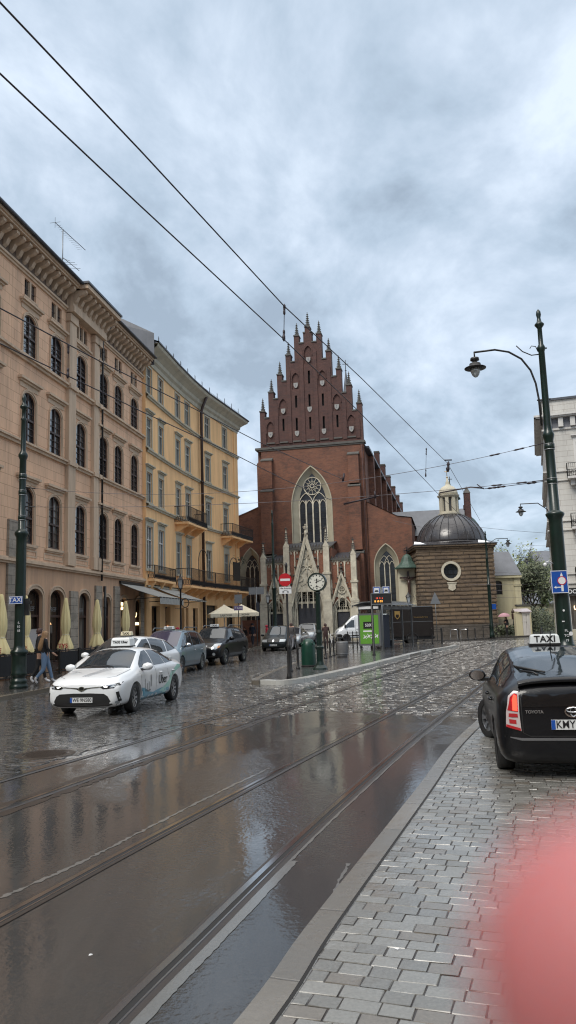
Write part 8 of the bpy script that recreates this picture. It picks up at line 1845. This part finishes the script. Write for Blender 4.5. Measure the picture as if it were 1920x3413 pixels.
for k, (px, lab) in enumerate(((25, 'small round cafe table near the left edge'), (125, 'small round cafe table behind the walking couple'), (262, 'small round cafe table right of the parasol by the taxis'))):
    p = par_at(px, .2); e = thing('cafe_table', (p.x, p.y, G(p.y)+.12), 0, lab, 'table', 'small round cafe tables'); t = MB(); t.lathe([(0, .72), (.34, .72), (.34, .74), (0, .745)], n=20); t.obj('table_top', m_iron, e); t = MB(); t.lathe([(.2, 0), (.18, .03), (.03, .06), (.03, .72)], n=10); t.obj('table_leg', m_iron, e)
p = par_at(112, 1.7); me_ = thing('menu_stand', (p.x, p.y, G(p.y)+.12), R(-4), 'tall menu stand with a white sheet outside the restaurant door', 'menu stand'); t = MB(); t.tube([(0, 0, 0), (0, 0, 1.0)], .03, 5); t.box(-.2, .2, -.15, .15, 0, .03); t.ring(rect(-.24, .24, .95, 1.95), rect(-.2, .2, 1.0, 1.9), -.03, .03); t.obj('frame', m_iron, me_); t = MB(); t.box(-.2, .2, -.012, .012, 1.0, 1.9); t.obj('sheet', m_signw, me_)
# ------------------------------------------------------------------ people
def person(loc, rz, label, H, pose, mats, hair=None, hat=None, group=None, extra=None):
    """local frame: +x forward, +y left; pose holds joint positions at height 1.75"""
    e = thing('person', loc, rz, label, 'person', group); e.scale = (H/1.75,)*3
    J = dict(pel=(0, 0, .96), sp=(.0, 0, 1.14), ch=(0, 0, 1.34), nk=(.01, 0, 1.50), hd=(.02, 0, 1.60), ht=(.02, 0, 1.70),
             sL=(0, .17, 1.42), eL=(-.04, .24, 1.14), wL=(.06, .24, .90), sR=(0, -.17, 1.42), eR=(-.04, -.24, 1.14), wR=(.06, -.24, .90),
             hL=(0, .09, .90), kL=(.02, .1, .50), aL=(-.02, .1, .09), tL=(.13, .11, .035), hR=(0, -.09, .90), kR=(.02, -.1, .50), aR=(-.02, -.1, .09), tR=(.13, -.11, .035))
    J.update(pose); 
    rad = dict(pel=.135, sp=.12, ch=.145, nk=.055, hd=.095, ht=.075, sL=.07, eL=.045, wL=.03, sR=.07, eR=.045, wR=.03, hL=.095, kL=.062, aL=.042, tL=.038, hR=.095, kR=.062, aR=.042, tR=.038)
    if 'rad' in mats: rad.update(mats['rad'])
    ed = [('pel', 'sp'), ('sp', 'ch'), ('ch', 'nk'), ('nk', 'hd'), ('hd', 'ht'), ('ch', 'sL'), ('sL', 'eL'), ('eL', 'wL'), ('ch', 'sR'), ('sR', 'eR'), ('eR', 'wR'), ('pel', 'hL'), ('hL', 'kL'), ('kL', 'aL'), ('aL', 'tL'), ('pel', 'hR'), ('hR', 'kR'), ('kR', 'aR'), ('aR', 'tR')]
    names = list(J); verts = [Vector(J[k]) for k in names]; rr = [rad[k] for k in names]; E_ = [(names.index(a), names.index(b)) for a, b in ed]
    for s_ in ('L', 'R'):
        w = Vector(J['w'+s_]); d = (w-Vector(J['e'+s_])).normalized(); side = d.cross(Vector((1, 0, 0))); side = side.normalized() if side.length > .1 else Vector((0, 1, 0))
        wi = names.index('w'+s_); fwd = Vector((1, 0, 0)); palm = len(verts); verts.append(w+d*.07); rr.append(.032); E_.append((wi, palm))
        for q, (o_, l_) in enumerate(((-.026, .07), (-.009, .085), (.009, .08), (.026, .062))):
            a = len(verts); verts += [w+d*.10+fwd*o_, w+d*(.10+l_*.55)+fwd*(o_+.008), w+d*(.10+l_)+fwd*(o_+.02)]; rr += [.010, .009, .008]; E_ += [(palm, a), (a, a+1), (a+1, a+2)]
        a = len(verts); verts += [w+d*.05+fwd*.04, w+d*.09+fwd*.055]; rr += [.011, .009]; E_ += [(palm, a), (a, a+1)]
    me = bpy.data.meshes.new('p'); me.from_pydata([tuple(v) for v in verts], E_, []); o = bpy.data.objects.new('p', me); link(o)
    sk = o.modifiers.new('s', 'SKIN'); sk.use_smooth_shade = True; o.modifiers.new('u', 'SUBSURF').levels = 1; o.modifiers['u'].render_levels = 1
    lay = me.skin_vertices[0].data
    for i, r in enumerate(rr): lay[i].radius = (r, r)
    lay[0].use_root = True
    dg = bpy.context.evaluated_depsgraph_get(); dg.update(); m2 = bpy.data.meshes.new_from_object(o.evaluated_get(dg)); bpy.data.objects.remove(o)
    m2.materials.clear()
    for k in ('skin', 'top', 'legs', 'shoe'): m2.materials.append(mats[k])
    wl, wr_ = Vector(J['wL']), Vector(J['wR']); an = [Vector(J['aL']), Vector(J['aR'])]; tn = [Vector(J['tL']), Vector(J['tR'])]
    cuff = mats.get('cuff', .08); waist = mats.get('waist', .98)
    for p in m2.polygons:
        c = p.center; i = 1
        if c.z > 1.475 and (Vector((c.x, c.y))-Vector((J['nk'][0], J['nk'][1]))).length < .2 and not mats.get('hood'): i = 0
        elif min((c-wl).length, (c-wr_).length) < .20 and (abs(c.y) > .1 or True) and min(c.z-wl.z if (c-wl).length < .2 else 9, c.z-wr_.z if (c-wr_).length < .2 else 9) < .01 and c.z < 1.4: i = 0 if min((c-wl).length, (c-wr_).length) < .19 else 1
        elif c.z < waist and max(abs(c.y), 0) < .22 and not ((c-Vector(J['eL'])).length < .12 or (c-Vector(J['eR'])).length < .12): i = 2
        if any((c-a).length < cuff or (c-t_).length < .09 for a, t_ in zip(an, tn)) or c.z < .05: i = 3
        p.material_index = i; p.use_smooth = True
    body = bpy.data.objects.new('body', m2); link(body, e)
    hd = Vector(J['hd']); f = MB(); f.M = Matrix.Translation(hd)
    f.lathe([(0, -.012), (.012, 0), (.0, .014)], (.098, 0, -.01), 6); f.box(.085, .093, -.02, .02, -.052, -.046, 1)
    for s_ in (-1, 1): f.lathe([(0, -.007), (.009, 0), (0, .007)], (.085, s_*.03, .02), 6, 1); f.lathe([(0, -.025), (.014, 0), (0, .025)], (0, s_*.092, 0), 6)
    f.obj('face', [mats['skin'], m_ink], body)
    if hair:
        hm, ln = hair; h = MB(); n = 18; rows = []
        if ln > .12:
            prof = [(0, .118), (.055, .105), (.09, .07), (.108, .02), (.112, -.05), (.115, -.12), (.12, -ln*.5), (.11, -ln*.8), (.06, -ln)]
        else: prof = [(0, .112), (.05, .105), (.088, .07), (.103, .02), (.098, -.04), (.08, -.07)]
        vs = []
        for r, z in prof:
            for k in range(n):
                a = 2*PI*k/n; bx = math.cos(a); rx = r*(1.0 if bx < .2 or z > .04 else (.0 if False else .72)); sh_ = -.03*(1 if z < -.06 else 0)-(max(0, -z-.1))*.28
                vs.append((hd.x+rx*bx*1.04-.012+sh_, hd.y+r*math.sin(a)*(1+.04*math.sin(a*7)), hd.z+z+.004))
        h.add(vs, [(i*n+k, i*n+(k+1) % n, (i+1)*n+(k+1) % n, (i+1)*n+k) for i in range(len(prof)-1) for k in range(n)]+[tuple(range((len(prof)-1)*n, len(prof)*n))], 0, True); h.obj('hair', hm, body)
    if hat:
        h = MB(); h.lathe([(.115, .0), (.118, .05), (.1, .1), (.05, .14), (0, .15)], tuple(hd), 14); h.obj('hat', hat, body)
    return e
stride = dict(kL=(.16, .09, .52), aL=(.26, .09, .13), tL=(.40, .09, .10), kR=(-.04, -.09, .50), aR=(-.30, -.09, .20), tR=(-.22, -.09, .07), eL=(-.10, .23, 1.16), wL=(.02, .22, .94), eR=(.06, -.23, 1.16), wR=(.22, -.2, 1.02), hL=(.03, .09, .90), hR=(-.02, -.09, .90))
stride2 = dict(kL=(.12, .09, .50), aL=(.22, .09, .09), tL=(.36, .09, .04), kR=(-.04, -.09, .50), aR=(-.24, -.09, .15), tR=(-.15, -.09, .04))
# walkers on the left pavement
q = gnd(148, 2284, .12)
person((q.x, q.y, q.z), R(22), 'blonde long-haired woman in a black jacket, light blue jeans and white trainers, mid-stride', 1.84, stride, dict(skin=m_skin, top=m_blackc, legs=m_denim, shoe=m_shoe, waist=1.02, cuff=.085, rad=dict(hL=.115, hR=.115, kL=.072, kR=.072, pel=.15)), hair=(m_blonde, .52))
person((q.x-.5, q.y+.95, q.z+.01), R(20), 'dark-haired person in black walking beside the blonde woman', 1.95, stride2, dict(skin=m_skin, top=m_blackc, legs=m_blackc, shoe=m_shoe, rad=dict(ch=.17, sp=.15)), hair=(m_dkhair, .08))
def pp(px, Y, lift=0.12): return put(px, Y, lift)
person(pp(970, 50, .14), R(80), 'person in a grey camouflage jacket walking behind the no-entry post', 1.8, stride2, dict(skin=m_skin, top=m_camo, legs=m_greyc, shoe=m_sole, rad=dict(ch=.18, sp=.17, sL=.09, sR=.09)), hair=(m_dkhair, .08))
person(pp(1084, 54.5, .03), R(95), 'person in a brown jacket seen from behind, pushing a bicycle', 1.8, dict(wL=(.2, .25, 1.0), eL=(0, .25, 1.15), wR=(.28, -.3, 1.0), eR=(.05, -.27, 1.16)), dict(skin=m_skin, top=m_brownc, legs=m_brownc, shoe=m_sole, rad=dict(ch=.18, sp=.16)), hair=(m_dkhair, .08))
person(pp(889, 61, .05), R(200), 'person in a bright red hooded jacket behind the black people carrier', 1.75, {}, dict(skin=m_skin, top=m_redc, legs=m_navy, shoe=m_sole, hood=True, rad=dict(ch=.18, hd=.12, ht=.1)), hat=m_redc)
person(pp(815, 63.5), R(250), 'smaller dark-clothed person under the right cream parasol', 1.55, {}, dict(skin=m_skin, top=m_blackc, legs=m_blackc, shoe=m_sole, rad=dict(ch=.18, sp=.17)), hair=(m_dkhair, .08))
person(pp(841, 63.0), R(255), 'tall person in navy clothes and cap standing right of the cream parasols', 1.85, stride2, dict(skin=m_skin, top=m_navy, legs=m_navy, shoe=m_sole, rad=dict(ch=.17, sp=.15)), hat=m_navy)
person(pp(592, 45.5), R(120), 'person in a red hat showing above the roof of the grey-blue taxi', 1.75, {}, dict(skin=m_skin, top=m_redc, legs=m_navy, shoe=m_sole), hat=m_redc)
person(pp(771, 60.0), R(160), 'grey-haired person showing above the black off-roader roof', 1.85, {}, dict(skin=m_skin, top=m_greyc, legs=m_navy, shoe=m_sole), hair=(m_greyc, .08))
up_ = pp(1688, 71.6, .12); person(up_, R(200), 'person in black walking under a pink umbrella before the pale yellow wall', 1.72, dict(wR=(.16, -.1, 1.28), eR=(.02, -.24, 1.14)), dict(skin=m_skin, top=m_blackc, legs=m_blackc, shoe=m_sole, rad=dict(ch=.2, sp=.2, pel=.2)), hair=(m_dkhair, .1))
um = thing('umbrella', (up_.x-.15, up_.y-.05, up_.z+1.0), 0, 'pink umbrella held up by the person in black', 'umbrella'); t = MB(); t.lathe([(.58, .72), (.5, .86), (.32, .98), (.1, 1.05), (0, 1.06)], n=8, smooth=False); t.obj('canopy', m_pink, um); t = MB(); t.tube([(0, 0, .2), (0, 0, 1.1)], .012, 5); t.obj('shaft', m_iron, um)
# bicycle
q = pp(1104, 54.2, .03); bi = thing('bicycle', q, R(98), 'bicycle with a pale frame pushed by the person in brown', 'bicycle')
for x in (-.52, .52):
    t = MB(); n = 24; t.tube([(x+.33*math.cos(2*PI*k/n), 0, .34+.33*math.sin(2*PI*k/n)) for k in range(n+1)], .017, 5, cap=False); wo = t.obj('wheel', m_tyre, bi); t = MB()
    for k in range(10): a = 2*PI*k/10; t.tube([(x, 0, .34), (x+.32*math.cos(a), 0, .34+.32*math.sin(a))], .003, 3, cap=False)
    t.obj('spokes', m_chrome, wo)
t = MB(); 
for a, b in (((-.52, 0, .34), (-.1, 0, .3)), ((-.1, 0, .3), (.38, 0, .72)), ((-.2, 0, .82), (.36, 0, .86)), ((-.22, 0, .9), (-.1, 0, .3)), ((-.2, 0, .75), (-.52, 0, .34)), ((.34, 0, .98), (.52, 0, .34))): t.tube([a, b], .02, 6)
t.obj('frame', m_signw, bi); t = MB(); t.tube([(.34, -.28, 1.03), (.36, 0, 1.0), (.34, .28, 1.03)], .014, 5); t.obj('handlebar', m_chrome, bi); t = MB(); t.lathe([(0, 0), (.09, .02), (.1, .05), (0, .07)], (-.24, 0, .9), 10); t.obj('saddle', m_black, bi)
# ------------------------------------------------------------------ overhead wires
m_wire = flat('wire', (.03, .022, .028), .5, .3); m_wire2 = flat('thin_wire', (.10, .09, .10), .5, .4)
def at_z(px, py, z): d = ray(px, py); t_ = (z-EYE)/d.z; return d*t_+Vector((0, 0, EYE))
ZC = 5.6
def wire(pts, r, label, name='overhead_wire', m=None, cat='wire'):
    t = MB(); t.tube(pts, r, 6); o = t.obj(name, m or m_wire); tag(o, label, cat, 'overhead tram wires'); return o
c1 = [at_z(x, y, ZC) for x, y in ((0, 245), (457, 676), (941, 1126), (1196, 1371), (1464, 1650))]
c1 = [c1[0]-(c1[1]-c1[0])*1.6]+c1; e_ = at_z(1600, 1778, ZC); c1.append(e_)
def on_plane(px, py, A, B):
    d = ray(px, py); n = Vector(((B-A).y, -(B-A).x, 0)).normalized(); t_ = (A-Vector((0, 0, EYE))).dot(n)/d.dot(n); return d*t_+Vector((0, 0, EYE))
m1 = [on_plane(x, y, c1[1], c1[4]) for x, y in ((0, 8), (470, 504), (947, 1020), (1203, 1259))]+[on_plane(1491, 1543, c1[4], c1[5])]
m1 = [m1[0]-(m1[1]-m1[0])*1.6]+m1; m1.append(on_plane(1600, 1735, c1[4], c1[5]))
wire(c1, .0072, 'lower of the two thick overhead wires crossing the sky from the top left'); wire(m1, .008, 'upper of the two thick overhead wires crossing the sky from the top left')
c2 = [at_z(x, y, ZC) for x, y in ((0, 1145), (350, 1312), (475, 1373), (775, 1511), (857, 1553), (948, 1599), (1105, 1667))]; c2 = [c2[0]-(c2[1]-c2[0])*1.5]+c2
wire(c2, .0085, 'lower wire of the second pair, crossing the peach and apricot facades')
m2_ = [on_plane(x, y, c2[1], c2[4]) for x, y in ((0, 1027), (350, 1213), (653, 1365), (858, 1471))]+[on_plane(x, y, c2[4], c2[7]) for x, y in ((1029, 1548), (1146, 1598))]; m2_ = [m2_[0]-(m2_[1]-m2_[0])*1.5]+m2_
wire(m2_, .009, 'upper wire of the second pair, crossing the facades and the church wall')
def dropper(px, y0, y1, A, B, label):
    a = on_plane(px, y0, A, B); b = on_plane(px-2, y1, A, B); t = MB(); t.tube([a, b], .005, 4)
    for f, r in ((.03, .022), (.12, .018), (.2, .02), (.8, .02), (.9, .018), (.97, .026)): p = a.lerp(b, f); t.lathe([(0, -r*2.2), (r*.8, -r), (r*.8, r), (0, r*2.2)], tuple(p), 6)
    o = t.obj('wire_dropper', m_wire); tag(o, label, 'dropper', 'wire droppers')
dropper(948, 1020, 1129, c1[1], c1[4], 'short hanging dropper joining the two thick wires above the church gable'); dropper(1421, 1495, 1587, c1[4], c1[5], 'thin dropper joining the thick wires left of the chapel lantern'); dropper(228, 1152, 1254, c2[1], c2[4], 'dropper joining the second pair of wires in front of the peach house')
RPt = Vector((RP.x, RP.y, 0)); LPt = Vector((LP.x, LP.y, 0))
def span(zl, zr, sag, r, label, fmin=.42, ins=True):
    a = LPt+Vector((.12, 0, zl)); b = RPt+Vector((-.14, 0, zr)); pts = []
    for k in range(25):
        f = k/24; s_ = sag*(f/fmin if f < fmin else (1-f)/(1-fmin)) if False else sag*4*f*(1-f); p = a.lerp(b, f); p.z -= s_; pts.append(p)
    o = wire(pts, r, label, 'span_wire', m_wire2)
    if ins:
        t = MB()
        for k in (22, 23): p = pts[k]; d_ = (pts[k]-pts[k-1]).normalized(); t.tube([p-d_*.16, p-d_*.1, p, p+d_*.1, p+d_*.16], [.01, .028, .02, .028, .01], 6)
        t.tube([pts[23].lerp(pts[24], .4), pts[24]], .014, 5); io = t.obj('insulator', m_wire, o)
        t = MB(); p = pts[0]; t.tube([p, p.lerp(pts[1], .5)], .02, 5); t.obj('turnbuckle', m_iron, o)
    return pts
s1_ = span(6.75, 6.82, .72, .0075, 'upper cross wire strung between the left and right tram poles'); s2_ = span(6.1, 5.75, .25, .0075, 'lower cross wire strung between the left and right tram poles')
# registration arms with insulators
ra = thing('registration_arm', (0, 0, 0), 0, 'steadying arm with insulators running from the near contact wire to the right tram pole', 'wire arm', 'wire steadying arms'); t = MB()
b = RPt+Vector((-.14, 0, 5.72)); a = at_z(1466, 1648, ZC); mid = a.lerp(b, .42)
t.tube([a, a+Vector((0, 0, .05)), a.lerp(b, .3)+Vector((0, 0, .1)), mid+Vector((0, 0, .02))], .022, 6); t.tube([mid, a.lerp(b, .36)+Vector((0, 0, .16))], .015, 5); t.tube([mid, b], .01, 5)
for f in (.5, .58, .86): p = a.lerp(b, f); d_ = (b-a).normalized(); t.tube([p-d_*.14, p-d_*.08, p, p+d_*.08, p+d_*.14], [.012, .034, .022, .034, .012], 6)
t.obj('arm_tube', m_wire, ra)
ra = thing('registration_arm', (0, 0, 0), 0, 'steadying arm of the second contact wire, seen against the church wall', 'wire arm', 'wire steadying arms'); t = MB()
a = at_z(1105, 1667, ZC); Yd = a.y; p0 = atY(1146, 1680, Yd); p1 = atY(1250, 1656, Yd-.3); p2 = atY(1268, 1651, Yd-.4)
t.tube([p0, p1], .028, 6); t.tube([p1, p2], .018, 5); t.tube([p1+Vector((0, 0, -.05)), p1+Vector((0, 0, .18))], .03, 6); t.obj('arm_tube', m_wire, ra)
t = MB(); p = atY(1147, 1578, Yd); q_ = atY(1143, 1605, Yd); t.tube([p, q_], [.03, .04], 6); tag(t.obj('insulator', m_wire), 'dark insulator hanging on the cross wire in front of the church', 'insulator')
t = MB(); p = atY(1495, 1538, RP.y+.6); q_ = atY(1492, 1572, RP.y+.6); t.tube([p, p.lerp(q_, .3), p.lerp(q_, .5), p.lerp(q_, .7), q_], [.02, .05, .025, .06, .03], 8); t.tube([p+Vector((-.12, 0, .04)), p+Vector((.1, 0, .04))], .02, 5); tag(t.obj('insulator', m_wire), 'dark insulator hanging above the chapel lantern', 'insulator')
for k, (ya, yb, xa, xb, Y) in enumerate(((1907, 1908, 1640, 1800, 64), (1948, 1944, 1560, 1850, 62), (1968, 1966, 1640, 1846, 66), (1991, 1988, 1640, 1850, 68), (1745, 1783, 1480, 1900, 60), (1735, 1782, 1310, 1540, 60), (1845, 1826, 1760, 1850, 66), (1812, 1820, 1725, 1846, 70))):
    wire([atY(xa, ya, Y), atY((xa+xb)/2, (ya+yb)/2+3, Y), atY(xb, yb, Y)], .012, ['highest of the thin far wires beside the convent roof', 'long thin far wire crossing the chapel and the trees', 'thin far wire crossing the tree crowns', 'lowest thin far wire crossing the trees', 'thin slanting far wire right of the chapel dome', 'thin slanting far wire left of the chapel dome', 'short far wire rising to the right above the trees', 'short far wire above the bare tree'][k], m=m_wire2)
# ------------------------------------------------------------------ fingertip in front of the lens
t_ = MT('finger_skin'); t_.set('Base Color', (.35, .125, .13)); t_.set('Roughness', .6); t_.set('Subsurface Weight', 1.0); t_.b.inputs['Subsurface Radius'].default_value = (.012, .004, .003); t_.set('Subsurface Scale', 1.0); m_fing = t_.m
def camp(px, py, D): d = ray(px, py); return d*(D/d.dot(FWD))+Vector((0, 0, EYE))
D_ = .038; c0 = camp(2105, 3265, D_); fe_ = thing('finger', c0, 0, 'out-of-focus pink fingertip of the photographer at the bottom right corner', 'finger')
dr = (camp(2500, 4700, D_+.012)-c0).normalized(); t = MB(); r0 = .0077; prof = [(-.0077, .0), (-.0072, .0028), (-.0055, .0054), (-.003, .0070), (0, .0077), (.004, .0079), (.012, .0076), (.022, .0082), (.028, .0085), (.036, .0082), (.05, .0088)]
t.tube([dr*a for a, _ in prof], [max(r, .0002) for _, r in prof], 24); t.obj('skin', m_fing, fe_)
up2 = UPV-dr*UPV.dot(dr); up2.normalize(); sd2 = dr.cross(FWD).normalized(); bk = dr.cross(sd2)
t = MB(); nv = []
for i in range(7):
    for j in range(7): a = (i/6-.5)*1.5; x = -.004+.011*j/6; nv.append(dr*x+(FWD*math.cos(a)+sd2*math.sin(a))*(.0080 if j else .0078))
t.add(nv, [(i*7+j, i*7+j+1, (i+1)*7+j+1, (i+1)*7+j) for i in range(6) for j in range(6)], 0, True); t.obj('nail', flat('nail', (.7, .45, .42), .3), fe_)
# ------------------------------------------------------------------ the square behind the camera (seen only in reflections and from other viewpoints)
def back_house(loc, azv, w, h, D, mw, label, nf=4):
    e = thing('town_house', loc, az(azv), label, 'building'); t = MB(); hs = []
    for k in range(int(w/3.2)):
        for f in range(nf): x = 1.6+k*3.2; z = 1.2+f*(h-1.5)/nf; hs.append(rect(x-.55, x+.55, z, z+2.1))
    t.panel(rect(0, w, 0, h), hs, 0, .2); t.box(.02, w-.02, .4, D, 0, h-.05); t.obj('wall', mw, e)
    t = MB()
    for q in hs: t.add([(a, .19, b) for a, b in q], [(0, 1, 2, 3)])
    t.obj('windows', m_glass, e)['kind'] = 'stuff'
    t = MB(); t.box(-.3, w+.3, -.5, D, h, h+.3); t.add([(-.3, -.5, h+.3), (w+.3, -.5, h+.3), (w, D/2, h+3.5), (0, D/2, h+3.5), (w+.3, D, h+.3), (-.3, D, h+.3)], [(0, 1, 2, 3), (3, 2, 4, 5), (1, 4, 2), (0, 3, 5)]); t.obj('roof', m_roofd, e)
back_house((24, -32, 0), 270, 48, 17, 12, m_wallA2, 'long peach town house row behind the photographer, outside the frame')
back_house((17, 22, .1), 180-3, 50, 16, 12, m_white, 'pale town house row right of the photographer, outside the frame')
back_house((-24.5, -30, .1), 3, 44, 18, 12, m_yellow, 'yellow town house row left behind the photographer, outside the frame')
